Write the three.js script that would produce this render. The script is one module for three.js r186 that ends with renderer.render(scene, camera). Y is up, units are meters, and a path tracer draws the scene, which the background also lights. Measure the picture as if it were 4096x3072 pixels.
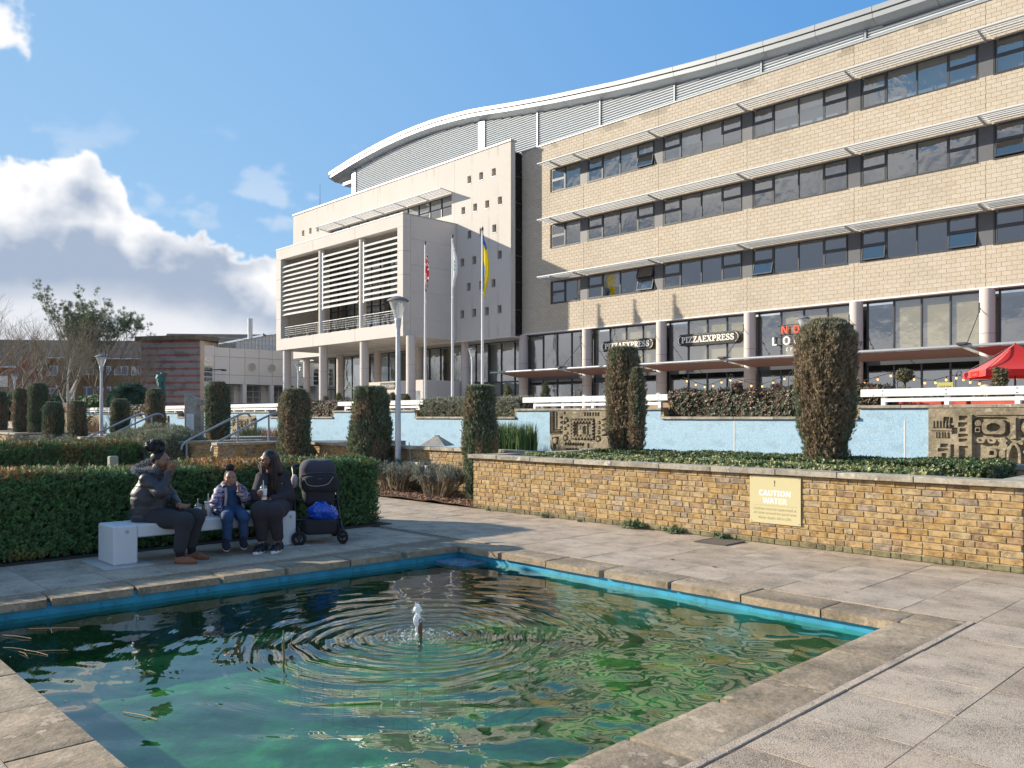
import * as THREE from 'three';
import { mergeGeometries, mergeVertices, toCreasedNormals } from 'three/addons/utils/BufferGeometryUtils.js';

// ---------------------------------------------------------------- camera, sky, sun, exposure
const scene = new THREE.Scene();
const SA = 0.69473, CA = 0.71927;                       // sine and cosine of the turn of the camera against the building's axes
const camera = new THREE.PerspectiveCamera(2 * Math.atan(1536 / 3311) * 180 / Math.PI, 4096 / 3072, 0.1, 3000);
camera.position.set(0, 1.65, 0);
camera.lookAt(-CA * 10, 1.65, -SA * 10);
camera.setViewOffset(4096, 3072, 0, -131, 4096, 3072);   // the shift of the architectural lens keeps verticals upright
camera.updateProjectionMatrix();
const EXPOSURE = 1.75;
const renderer = new THREE.WebGLRenderer({ antialias: true });
renderer.toneMapping = THREE.LinearToneMapping;
renderer.toneMappingExposure = EXPOSURE;
renderer.shadowMap.enabled = true;
renderer.shadowMap.type = THREE.PCFSoftShadowMap;

// seeded random numbers and value noise
let seed = 7;
function srand(s) { seed = s >>> 0; }
function rnd() { seed = (seed + 0x6D2B79F5) >>> 0; let t = seed; t = Math.imul(t ^ (t >>> 15), t | 1); t ^= t + Math.imul(t ^ (t >>> 7), t | 61); return ((t ^ (t >>> 14)) >>> 0) / 4294967296; }
const rr = (a, b) => a + (b - a) * rnd();
const clamp = (x, a = 0, b = 1) => x < a ? a : x > b ? b : x;
const mix = (a, b, t) => a + (b - a) * t;
const sstep = (a, b, x) => { const t = clamp((x - a) / (b - a)); return t * t * (3 - 2 * t); };
function h3(x, y, z) { let h = Math.imul(x, 374761393) + Math.imul(y, 668265263) + Math.imul(z, 1274126177) | 0; h = Math.imul(h ^ (h >>> 13), 1274126177); h ^= h >>> 16; return (h >>> 0) / 4294967296; }
function vnoise(x, y, z) {
  const X = Math.floor(x), Y = Math.floor(y), Z = Math.floor(z); let fx = x - X, fy = y - Y, fz = z - Z;
  fx = fx * fx * (3 - 2 * fx); fy = fy * fy * (3 - 2 * fy); fz = fz * fz * (3 - 2 * fz);
  const a = h3(X, Y, Z), b = h3(X + 1, Y, Z), c = h3(X, Y + 1, Z), d = h3(X + 1, Y + 1, Z), e = h3(X, Y, Z + 1), f = h3(X + 1, Y, Z + 1), g = h3(X, Y + 1, Z + 1), i = h3(X + 1, Y + 1, Z + 1);
  const k0 = a + (b - a) * fx, k1 = c + (d - c) * fx, k2 = e + (f - e) * fx, k3 = g + (i - g) * fx, m0 = k0 + (k1 - k0) * fy, m1 = k2 + (k3 - k2) * fy;
  return m0 + (m1 - m0) * fz;
}
function fbm(x, y, z, o) { let s = 0, a = 0.5, n = 0; for (let i = 0; i < o; i++) { s += a * vnoise(x, y, z); n += a; a *= 0.5; x = x * 2.03 + 11.3; y = y * 2.03 + 5.7; z = z * 2.03 + 3.1; } return s / n; }
function billow(x, y, z, o) { let s = 0, a = 0.5, n = 0; for (let i = 0; i < o; i++) { s += a * (1 - Math.abs(2 * vnoise(x, y, z) - 1)); n += a; a *= 0.55; x = x * 2.07 + 9.1; y = y * 2.07 + 4.3; z = z * 2.07 + 7.7; } return s / n; }

const SUN = new THREE.Vector3(-1.70, 0.78, 1).normalize();
{ // the sky: clear blue air over a bank of cumulus that stands all round the horizon, lit from the sun's side
  const W = 4096, H = 2048, data = new Float32Array(W * H * 4), k = 1.06 / EXPOSURE, D = 180 / Math.PI;
  const topAt = (az) => { // height of the bank's crest in degrees for a bearing from the camera's forward
    const pts = [[-180, 17], [-140, 20], [-100, 16], [-60, 14.5], [-40, 15.2], [-31.7, 15.0], [-29.4, 15.4], [-27.2, 15.6], [-25.6, 14.2], [-24.4, 12.3], [-22, 11.1], [-20, 11.7], [-17, 11.3], [-14, 10.9], [-8, 9], [8, 7.5], [30, 9.5], [60, 15], [100, 21], [140, 19], [180, 17]];
    for (let i = 1; i < pts.length; i++) if (az <= pts[i][0]) { const t = (az - pts[i - 1][0]) / (pts[i][0] - pts[i - 1][0]); return mix(pts[i - 1][1], pts[i][1], t * t * (3 - 2 * t)); }
    return 17;
  };
  for (let j = 0; j < H; j++) {
    const el = ((j + 0.5) / H - 0.5) * 180;
    for (let i = 0; i < W; i++) {
      const o = (j * W + i) * 4;
      if (el < -0.5) { data[o] = 0.30 * k; data[o + 1] = 0.30 * k; data[o + 2] = 0.29 * k; data[o + 3] = 1; continue; }
      const a = ((i + 0.5) / W - 0.5) * 2 * Math.PI, ce = Math.cos(el / D), y = Math.sin(el / D), x = ce * Math.cos(a), z = ce * Math.sin(a);
      const cs = x * SUN.x + y * SUN.y + z * SUN.z;
      // air: deep blue overhead and away from the sun, pale towards the horizon and the sun
      const up = clamp(el / 60), hor = Math.exp(-Math.max(el, 0) / 13), near = sstep(-0.25, 1, cs);
      const pl = Math.min(1, hor * 0.66 + near * 0.44); let r = mix(mix(0.055, 0.05, up), 0.50, pl), g = mix(mix(0.285, 0.24, up), 0.74, pl), b = mix(mix(0.71, 0.62, up), 0.94, pl);
      // clouds
      if (el < 46) {
        let az = Math.atan2(x * SA - z * CA, -x * CA - z * SA) * D;
        const big = fbm(x * 3.1 + 3, y * 6 + 1, z * 3.1, 3), bill = billow(x * 9, y * 12, z * 9, 6), fine = billow(x * 34 + 4, y * 40, z * 34, 5);
        const inView = sstep(-46, -36, az) * (1 - sstep(46, 56, az));
        const crest = topAt(az) + (big - 0.5) * mix(13, 1.6, inView) + (bill - 0.62) * mix(6.2, 3.6, inView) + (fine - 0.6) * 1.5;
        const d = crest - el;
        let cover = sstep(-0.05, 0.28, d), dep = d;
        // loose puffs above the bank, made denser out of view to whiten the skylight, and a few small ones within it
        const pf = fbm(x * 4.2 + 17, y * 8 + 5, z * 4.2 + 9, 6) - mix(0.53, 0.70, inView) - Math.max(0, el - 30) * 0.01;
        const wisp = (Math.hypot((az + 32.2) / 1.6, (el - 21.6) / 1.7) < 1.6 ? 0.55 - Math.hypot((az + 32.2) / 1.6, (el - 21.6) / 1.7) * 0.5 + (fine - 0.6) * 0.9 : 0); if (wisp > 0) { cover = Math.max(cover, sstep(0, 0.3, wisp)); dep = 0.6; }
        const faint = inView * sstep(0.60, 0.72, fbm(x * 15 + 3, y * 26, z * 15, 5)) * sstep(20, 14, el) * 0.30; if (faint > cover) { cover = faint; dep = 0.3; }
        if (pf > 0 && el > 6) { const c2 = sstep(0, 0.05, pf); if (c2 > cover) { cover = mix(cover, c2, 0.9); dep = pf * 26; } }
        if (cover > 0.002) {
          const here = fbm(x * 8 + 2, y * 11, z * 8, 6), shift = fbm(x * 8 + 0.55 * SUN.x + 2, y * 11 + 0.5, z * 8 + 0.55 * SUN.z, 6), lump = billow(x * 17, y * 22, z * 17, 5);
          // bright on the crest and on the side that faces the sun, blue grey in the body and at the flat base
          let lit = clamp(1.14 - dep * 0.27 + (here - shift) * 2.6 + (lump - 0.6) * 1.1 + clamp((cs - 0.66) * 4, -0.2, 0.55));
          lit = Math.max(lit, clamp(1.1 - dep * 1.3));
          const low = sstep(7.3, 4.6, el + (big - 0.5) * 4 + (here - 0.5) * 5);             // under the flat base lies bright haze
          lit = mix(lit, 0.80 + 0.5 * (here - 0.4), low * 0.9);
          const cr = mix(0.385, 0.96, lit), cg = mix(0.465, 0.96, lit), cb = mix(0.60, 0.975, lit);
          r = mix(r, cr, cover); g = mix(g, cg, cover); b = mix(b, cb, cover);
        }
      }
      const hz = Math.exp(-Math.max(el, 0) / 1.6) * 0.55; r = mix(r, 0.74, hz); g = mix(g, 0.80, hz); b = mix(b, 0.86, hz);
      data[o] = r * k; data[o + 1] = g * k; data[o + 2] = b * k; data[o + 3] = 1;
    }
  }
  const sky = new THREE.DataTexture(data, W, H, THREE.RGBAFormat, THREE.FloatType);
  sky.mapping = THREE.EquirectangularReflectionMapping; sky.magFilter = THREE.LinearFilter; sky.minFilter = THREE.LinearFilter; sky.needsUpdate = true;
  scene.background = sky; scene.environment = sky;
}
const sun = new THREE.DirectionalLight(new THREE.Color().setRGB(1, 0.90, 0.74), 4.6);
sun.position.copy(SUN).multiplyScalar(120).add(new THREE.Vector3(-22, 0, -22));
sun.target.position.set(-22, 0, -22);
sun.castShadow = true; sun.shadow.mapSize.set(4096, 4096); sun.shadow.radius = 1.2;
Object.assign(sun.shadow.camera, { left: -70, right: 70, top: 70, bottom: -70, near: 1, far: 300 });
scene.add(sun, sun.target);
// ---------------------------------------------------------------- helpers
const V3 = (x, y, z) => new THREE.Vector3(x, y, z);
const lin = (r, g, b) => new THREE.Color().setRGB(r, g, b);
const used = new Map();
function numbered(n) { const k = used.get(n) ?? 0; used.set(n, k + 1); return k ? `${n}_${String(k).padStart(3, '0')}` : n; }
function flag(o) { o.traverse((c) => { if (c.isMesh) { c.castShadow = true; c.receiveShadow = true; } }); return o; }
function tag(o, label, category, group, kind) { if (label) o.userData.label = label; if (category) o.userData.category = category; if (group) o.userData.group = group; if (kind) o.userData.kind = kind; return o; }
function thing(name, label, category, [x, y, z] = [0, 0, 0], turn = 0, group) { const o = new THREE.Group(); o.name = numbered(name); o.position.set(x, y, z); o.rotation.y = turn; scene.add(o); return tag(o, label, category, group); }
function struct(name, label) { const o = new THREE.Group(); o.name = numbered(name); o.userData = { label, category: name.split('_').slice(-1)[0], kind: 'structure' }; scene.add(o); return o; }
function part(name, geo, m, parent) { const o = new THREE.Mesh(Array.isArray(geo) ? merge(geo) : geo, m); o.name = name; parent.add(o); o.castShadow = o.receiveShadow = true; return o; }
function grp(name, parent, [x, y, z] = [0, 0, 0], turn = 0) { const o = new THREE.Group(); o.name = name; o.position.set(x, y, z); o.rotation.y = turn; parent.add(o); return o; }
function single(name, geo, m, label, category, group) { const o = new THREE.Mesh(Array.isArray(geo) ? merge(geo) : geo, m); o.name = numbered(name); o.castShadow = o.receiveShadow = true; scene.add(o); return tag(o, label, category, group); }
function plain(g) { const q = g.index ? g.toNonIndexed() : g; for (const n of Object.keys(q.attributes)) if (!['position', 'normal', 'uv', 'color'].includes(n)) q.deleteAttribute(n); if (!q.attributes.uv) q.setAttribute('uv', new THREE.BufferAttribute(new Float32Array(q.attributes.position.count * 2), 2)); return q; }
function merge(list) { const any = list.some((g) => g.attributes.color); const l = list.map((g) => { const q = plain(g); if (any && !q.attributes.color) q.setAttribute('color', new THREE.BufferAttribute(new Float32Array(q.attributes.position.count * 3).fill(1), 3)); return q; }); return l.length === 1 ? l[0] : mergeGeometries(l); }
function paint(g, c) { const n = g.attributes.position.count, a = new Float32Array(n * 3); for (let i = 0; i < n; i++) { a[i * 3] = c.r; a[i * 3 + 1] = c.g; a[i * 3 + 2] = c.b; } g.setAttribute('color', new THREE.BufferAttribute(a, 3)); return g; }
// texture coordinates in metres by the side each face looks to
function uvm(g, du = 0, dv = 0) {
  const q = plain(g), p = q.attributes.position, uv = new Float32Array(p.count * 2), A = V3(), B = V3(), C = V3();
  for (let i = 0; i < p.count; i += 3) {
    A.fromBufferAttribute(p, i); B.fromBufferAttribute(p, i + 1).sub(A); C.fromBufferAttribute(p, i + 2).sub(A); B.cross(C);
    const ax = Math.abs(B.x), ay = Math.abs(B.y), az = Math.abs(B.z);
    for (let k = 0; k < 3; k++) { const x = p.getX(i + k), y = p.getY(i + k), z = p.getZ(i + k); const o = (i + k) * 2; if (ay >= ax && ay >= az) { uv[o] = x + du; uv[o + 1] = z + dv; } else if (ax > az) { uv[o] = z + du; uv[o + 1] = y + dv; } else { uv[o] = x + du; uv[o + 1] = y + dv; } }
  }
  q.setAttribute('uv', new THREE.BufferAttribute(uv, 2)); return q;
}
function box(x0, x1, y0, y1, z0, z1) { const g = new THREE.BoxGeometry(Math.abs(x1 - x0), Math.abs(y1 - y0), Math.abs(z1 - z0)); g.translate((x0 + x1) / 2, (y0 + y1) / 2, (z0 + z1) / 2); return uvm(g); }
function tri(pts, faces) { const pos = []; for (const f of faces) for (let i = 1; i < f.length - 1; i++) for (const k of [f[0], f[i], f[i + 1]]) pos.push(...pts[k]); const g = new THREE.BufferGeometry(); g.setAttribute('position', new THREE.Float32BufferAttribute(pos, 3)); g.computeVertexNormals(); return uvm(g); }
// box with chamfered edges, centred, optional unevenness of the corners
function cbox(w, h, d, c, j = 0) {
  const s = [w / 2, h / 2, d / 2], P = [], F = [], id = {};
  const jit = {}; const key = (a, b, e) => a + ',' + b + ',' + e;
  for (const a of [-1, 1]) for (const b of [-1, 1]) for (const e of [-1, 1]) jit[key(a, b, e)] = [rr(-j, j), rr(-j, j), rr(-j, j)];
  const v = (a, b, e, ax) => { const k = key(a, b, e) + ax; if (!(k in id)) { const q = [a * s[0], b * s[1], e * s[2]], q0 = [a, b, e], jj = jit[key(a, b, e)]; for (let i = 0; i < 3; i++) { if (i !== ax) q[i] -= q0[i] * c; q[i] += jj[i]; } id[k] = P.length; P.push(q); } return id[k]; };
  for (const e of [-1, 1]) {
    const q = [[v(-1, -1, e, 2), v(1, -1, e, 2), v(1, 1, e, 2), v(-1, 1, e, 2)], [v(e, -1, -1, 0), v(e, 1, -1, 0), v(e, 1, 1, 0), v(e, -1, 1, 0)], [v(-1, e, -1, 1), v(-1, e, 1, 1), v(1, e, 1, 1), v(1, e, -1, 1)]];
    for (const f of q) F.push(e > 0 ? f : f.slice().reverse());
  }
  if (c > 0) {
    for (const a of [-1, 1]) for (const b of [-1, 1]) {
      let f = [v(a, b, -1, 0), v(a, b, 1, 0), v(a, b, 1, 1), v(a, b, -1, 1)]; F.push(a * b > 0 ? f.reverse() : f);
      f = [v(a, -1, b, 0), v(a, 1, b, 0), v(a, 1, b, 2), v(a, -1, b, 2)]; F.push(a * b > 0 ? f : f.reverse());
      f = [v(-1, a, b, 1), v(1, a, b, 1), v(1, a, b, 2), v(-1, a, b, 2)]; F.push(a * b > 0 ? f.reverse() : f);
    }
    for (const a of [-1, 1]) for (const b of [-1, 1]) for (const e of [-1, 1]) { const f = [v(a, b, e, 0), v(a, b, e, 1), v(a, b, e, 2)]; F.push(a * b * e > 0 ? f : f.reverse()); }
  }
  return tri(P, F);
}
function cb(x0, x1, y0, y1, z0, z1, c = 0.006, j = 0) { const g = cbox(Math.abs(x1 - x0), Math.abs(y1 - y0), Math.abs(z1 - z0), c, j); g.translate((x0 + x1) / 2, (y0 + y1) / 2, (z0 + z1) / 2); return uvm(g); }
function tube(pts, r, rad = 8, seg = 0, closed = false) { const c = pts.length === 2 ? new THREE.LineCurve3(V3(...pts[0]), V3(...pts[1])) : new THREE.CatmullRomCurve3(pts.map((p) => V3(...p)), closed, 'centripetal'); return plain(new THREE.TubeGeometry(c, seg || (pts.length === 2 ? 1 : pts.length * 5), r, rad, closed)); }
function rod(a, b, r0, r1 = r0, rad = 8) { const A = V3(...a), B = V3(...b), d = B.clone().sub(A), L = d.length(); const g = new THREE.CylinderGeometry(r1, r0, L, rad); g.translate(0, L / 2, 0); g.applyQuaternion(new THREE.Quaternion().setFromUnitVectors(V3(0, 1, 0), d.normalize())); g.translate(A.x, A.y, A.z); return plain(g); }
function cyl(x, z, y0, y1, r0, r1 = r0, rad = 20) { const g = new THREE.CylinderGeometry(r1, r0, y1 - y0, rad); g.translate(x, (y0 + y1) / 2, z); return plain(g); }
function lathe(prof, x, y, z, rad = 20) { const g = new THREE.LatheGeometry(prof.map(([r, h]) => new THREE.Vector2(r, h)), rad); g.translate(x, y, z); return plain(g); }
function ball(r, x, y, z, sx = 1, sy = 1, sz = 1, n = 10) { const g = new THREE.SphereGeometry(r, n, Math.max(5, n * 0.7 | 0)); g.scale(sx, sy, sz); g.translate(x, y, z); return plain(g); }
function prism(shape, depth, bevel = 0) { const s = Array.isArray(shape) ? new THREE.Shape(shape.map(([x, y]) => new THREE.Vector2(x, y))) : shape; return uvm(new THREE.ExtrudeGeometry(s, { depth, bevelEnabled: bevel > 0, bevelSize: bevel, bevelThickness: bevel, bevelSegments: 1, steps: 1, curveSegments: 10 })); }

// ---------------------------------------------------------------- textures and materials
function pnoise(N, cells, s) { // tileable value noise
  const L = new Float32Array(cells * cells); for (let i = 0; i < L.length; i++) L[i] = h3(i, s, 77);
  const out = new Float32Array(N * N);
  for (let y = 0; y < N; y++) { const gy = y / N * cells, Y = Math.floor(gy); let fy = gy - Y; fy = fy * fy * (3 - 2 * fy); const r0 = (Y % cells) * cells, r1 = ((Y + 1) % cells) * cells;
    for (let x = 0; x < N; x++) { const gx = x / N * cells, X = Math.floor(gx); let fx = gx - X; fx = fx * fx * (3 - 2 * fx); const a = X % cells, b = (X + 1) % cells; out[y * N + x] = mix(mix(L[r0 + a], L[r0 + b], fx), mix(L[r1 + a], L[r1 + b], fx), fy); } }
  return out;
}
function pfbm(N, cells, s, o, gain = 0.5) { const out = new Float32Array(N * N); let a = 1, n = 0; for (let k = 0; k < o && cells <= N; k++, cells *= 2) { const p = pnoise(N, cells, s + k * 13); for (let i = 0; i < out.length; i++) out[i] += a * p[i]; n += a; a *= gain; } for (let i = 0; i < out.length; i++) out[i] /= n; return out; }
function rgbTex(N, f, metres, srgb = true) { // f(i, u, v) -> linear [r, g, b]; the picture spans `metres`
  const d = new Uint8Array(N * N * 4), c = new THREE.Color();
  for (let i = 0; i < N * N; i++) { const q = f(i, (i % N) / N, Math.floor(i / N) / N); if (srgb) { c.setRGB(clamp(q[0]), clamp(q[1]), clamp(q[2])).convertLinearToSRGB(); d[i * 4] = c.r * 255; d[i * 4 + 1] = c.g * 255; d[i * 4 + 2] = c.b * 255; } else { d[i * 4] = d[i * 4 + 1] = d[i * 4 + 2] = clamp(q) * 255; } d[i * 4 + 3] = 255; }
  const t = new THREE.DataTexture(d, N, N); t.wrapS = t.wrapT = THREE.RepeatWrapping; t.magFilter = THREE.LinearFilter; t.minFilter = THREE.LinearMipmapLinearFilter; t.generateMipmaps = true; if (srgb) t.colorSpace = THREE.SRGBColorSpace; t.repeat.set(1 / metres, 1 / metres); t.needsUpdate = true; return t;
}
const greyTex = (N, f, metres) => rgbTex(N, f, metres, false);
function mat(o) { const { c, ...rest } = o; const m = (rest.transmission || rest.clearcoat || rest.sheen) ? new THREE.MeshPhysicalMaterial({ roughness: 0.8, ...rest }) : new THREE.MeshStandardMaterial({ roughness: 0.8, ...rest }); if (c) m.color.setRGB(...c); return m; }
const F1 = pfbm(512, 4, 1, 7), F2 = pfbm(512, 16, 5, 5), F3 = pfbm(512, 64, 9, 4, 0.7), F4 = pfbm(512, 8, 21, 6, 0.6);
const grain = greyTex(512, (i) => F3[i], 0.5), rough1 = greyTex(512, (i) => F1[i] * 0.5 + F2[i] * 0.5, 1.5);
// a mottled, near-white texture multiplies any base colour
const mottle = (metres, amt, s = 0) => rgbTex(512, (i) => { const v = 1 - amt + amt * 1.6 * (0.55 * F1[(i + s * 977) % F1.length] + 0.25 * F2[i] + 0.2 * F3[i]); return [v, v, v]; }, metres);
const mot2 = mottle(2.2, 0.35), mot08 = mottle(0.8, 0.5, 3), mot6 = mottle(6, 0.3, 8);
function canvasTex(w, h, draw) { const cv = document.createElement('canvas'); cv.width = w; cv.height = h; const x = cv.getContext('2d'); draw(x, w, h); const t = new THREE.CanvasTexture(cv); t.colorSpace = THREE.SRGBColorSpace; t.anisotropy = 8; return t; }
// flat printed board: box with the print on its +z face
function printed(w, h, d, tex, side, rough = 0.5) { const g = new THREE.BoxGeometry(w, h, d); const m = mat({ map: tex, roughness: rough }); return [g, [side, side, side, side, m, side]]; }

const M = {
  whitePaint: mat({ c: [0.80, 0.80, 0.79], map: mottle(1.3, 0.16, 5), roughness: 0.45 }),
  steel: mat({ c: [0.42, 0.43, 0.45], roughness: 0.42, metalness: 0.35, map: mot08 }),
  lampGrey: mat({ c: [0.64, 0.65, 0.66], roughness: 0.5, metalness: 0.2, map: mot08 }),
  darkFrame: mat({ c: [0.055, 0.06, 0.07], roughness: 0.42 }),
  black: mat({ c: [0.012, 0.012, 0.013], roughness: 0.55 }),
  rubber: mat({ c: [0.02, 0.02, 0.02], roughness: 0.85 }),
};
// ---------------------------------------------------------------- ground, pond, paving
const PX0f = -8.36, PX0b = -8.07, PX1 = -2.66, PZ0 = -6.86, PZ1 = -1.41;   // inner edge of the coping; the left side is not quite square
const poolLeft = (z) => mix(PX0b, PX0f, (z - PZ0) / (PZ1 - PZ0));
{
  const g = struct('ground', 'dark bedding under the paving and far lawns round the centre');
  const s = new THREE.Shape([[-700, -700], [700, -700], [700, 700], [-700, 700]].map(([a, b]) => new THREE.Vector2(a, b)));
  s.holes.push(new THREE.Path([[PX0b - 0.2, -(PZ0 - 0.2)], [PX1 + 0.2, -(PZ0 - 0.2)], [PX1 + 0.2, -(PZ1 + 0.2)], [PX0f - 0.2, -(PZ1 + 0.2)]].map(([a, b]) => new THREE.Vector2(a, b))));
  const geo = new THREE.ShapeGeometry(s); geo.rotateX(-Math.PI / 2); geo.translate(0, -0.014, 0);
  part('bedding', uvm(geo), mat({ c: [0.27, 0.22, 0.165], map: mot08, roughness: 1, bumpMap: grain, bumpScale: 0.01 }), g);
}
const slabTones = [[0.475, 0.372, 0.272], [0.44, 0.345, 0.254], [0.49, 0.388, 0.288], [0.465, 0.372, 0.28], [0.41, 0.318, 0.23]];
const exposed = rgbTex(1024, (() => { const n1 = pfbm(1024, 256, 31, 3, 0.8), n2 = pfbm(1024, 4, 33, 6), n3 = pnoise(1024, 340, 35), n4 = pfbm(1024, 10, 37, 5, 0.6); return (i) => { const f = (n1[i] - 0.5) * 1.7 + (n3[i] - 0.5) * 0.55, st = (n2[i] - 0.5) * 0.8 - sstep(0.60, 0.66, n4[i]) * 0.13; const v = 0.84 + f * 0.9 + st, w = n3[i] > 0.88 ? 0.22 : 0; return [v + w, v + w, v + w * 1.1]; }; })(), 1.1);
const exposedB = greyTex(1024, (() => { const n1 = pfbm(1024, 256, 31, 3, 0.8); return (i) => n1[i]; })(), 1.1);
const slabMats = slabTones.map((c) => mat({ c: c.map((v) => v * 1.26), map: exposed, bumpMap: exposedB, bumpScale: 0.005, roughness: 0.95 }));
{
  const g = struct('pavement', 'exposed aggregate concrete paving slabs round the pond');
  srand(11);
  const cells = [];
  const add = (x0, x1, z0, z1) => cells.push([x0, x1, z0, z1]);
  const S = 0.6;
  for (let i = 0; i < 9; i++) for (let k = -18; k < 4; k++) { const x0 = -2.18 + i * S, z0 = -4.93 + k * S; if (z0 + S < -9.95 || z0 > 0.6) continue; add(x0, x0 + S, Math.max(z0, -9.9), z0 + S); }   // to the side of the pond
  for (let i = 0; i < 34; i++) { const off = 0; for (let k = 0; k < 5; k++) { const x1 = -2.18 - i * S, z1 = -7.28 - k * S, z0 = Math.max(z1 - S, -9.9); if (z1 <= -9.9) continue; add(x1 - S, x1, z0, z1 + off); } }      // between pond and brick wall
  for (let i = 0; i < 3; i++) for (let k = 0; k < 12; k++) { const x1 = -8.74 - i * S, z1 = 0.1 - k * S - (i % 2) * 0.0; if (z1 - S < -7.28) { if (z1 > -7.28) add(x1 - S, x1, -7.28, z1); continue; } add(x1 - S, x1, z1 - S, z1); }   // by the bench
  for (let i = 0; i < 11; i++) for (let k = 0; k < 2; k++) { const x1 = -2.18 - i * S, z0 = -1.0 + k * S; if (x1 - S < -8.74) continue; add(x1 - S, x1, z0, z0 + S); }                                                  // this side
  const made = cells.map(([x0, x1, z0, z1]) => { const cx = (x0 + x1) / 2, cz = (z0 + z1) / 2, f = -cx * CA - cz * SA, r = cx * SA - cz * CA; return { x0, x1, z0, z1, cx, cz, f, seen: f > 2.2 && Math.abs(r) < f * 0.66 + 0.5 }; });
  made.sort((a, b) => (b.seen - a.seen) || a.f - b.f);
  const rest = [];
  made.forEach((c, n) => {
    const w = c.x1 - c.x0 - rr(0.004, 0.008), d = c.z1 - c.z0 - rr(0.004, 0.009), geo = cbox(w, 0.05, d, 0.0012, 0.001);
    geo.rotateX(rr(-0.0025, 0.0025)); geo.rotateZ(rr(-0.0025, 0.0025)); geo.translate(c.cx, -0.025 + rr(-0.002, 0.002), c.cz);
    const m = slabMats[Math.floor(rnd() * 5)], q = uvm(geo, rr(0, 5), rr(0, 5));
    if (n < 300 && c.seen) part('paving_slab', q, m, g); else rest.push(q);
  });
  const o = part('paving_slabs', rest, slabMats[1], g); o.userData.kind = 'stuff';
}
// coping stones
const stoneMap = rgbTex(1024, (() => { // warm grey sandstone with lichen and grime of their own outlines
  const a = pfbm(1024, 6, 41, 7, 0.62), b = pfbm(1024, 90, 43, 4, 0.7), c = pfbm(1024, 22, 47, 5, 0.6), l = pfbm(1024, 34, 51, 3, 0.5), l2 = pfbm(1024, 5, 53, 3);
  return (i) => { let v = 0.72 + (a[i] - 0.5) * 0.95 + (b[i] - 0.5) * 0.5, g = clamp((c[i] - 0.55) * 4) * 0.16; let r = v - g, gg = v * 0.985 - g * 0.8, bb = v * 0.95 - g; const li = sstep(0.635, 0.66, l[i]) * sstep(0.46, 0.6, l2[i]) * 0.75; return [mix(r, 1.25, li), mix(gg, 1.3, li), mix(bb, 1.32, li)]; };
})(), 2.1);
const stoneBump = greyTex(1024, (() => { const a = pfbm(1024, 40, 61, 5, 0.7); return (i) => a[i]; })(), 1.6);
const stoneMats = [[0.30, 0.262, 0.205], [0.275, 0.242, 0.192], [0.325, 0.285, 0.225], [0.29, 0.262, 0.212]].map((c) => mat({ c: [c[0] * 1.46, c[1] * 1.29, c[2] * 1.14], map: stoneMap, bumpMap: stoneBump, bumpScale: 0.006, roughness: 0.95 }));
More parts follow.
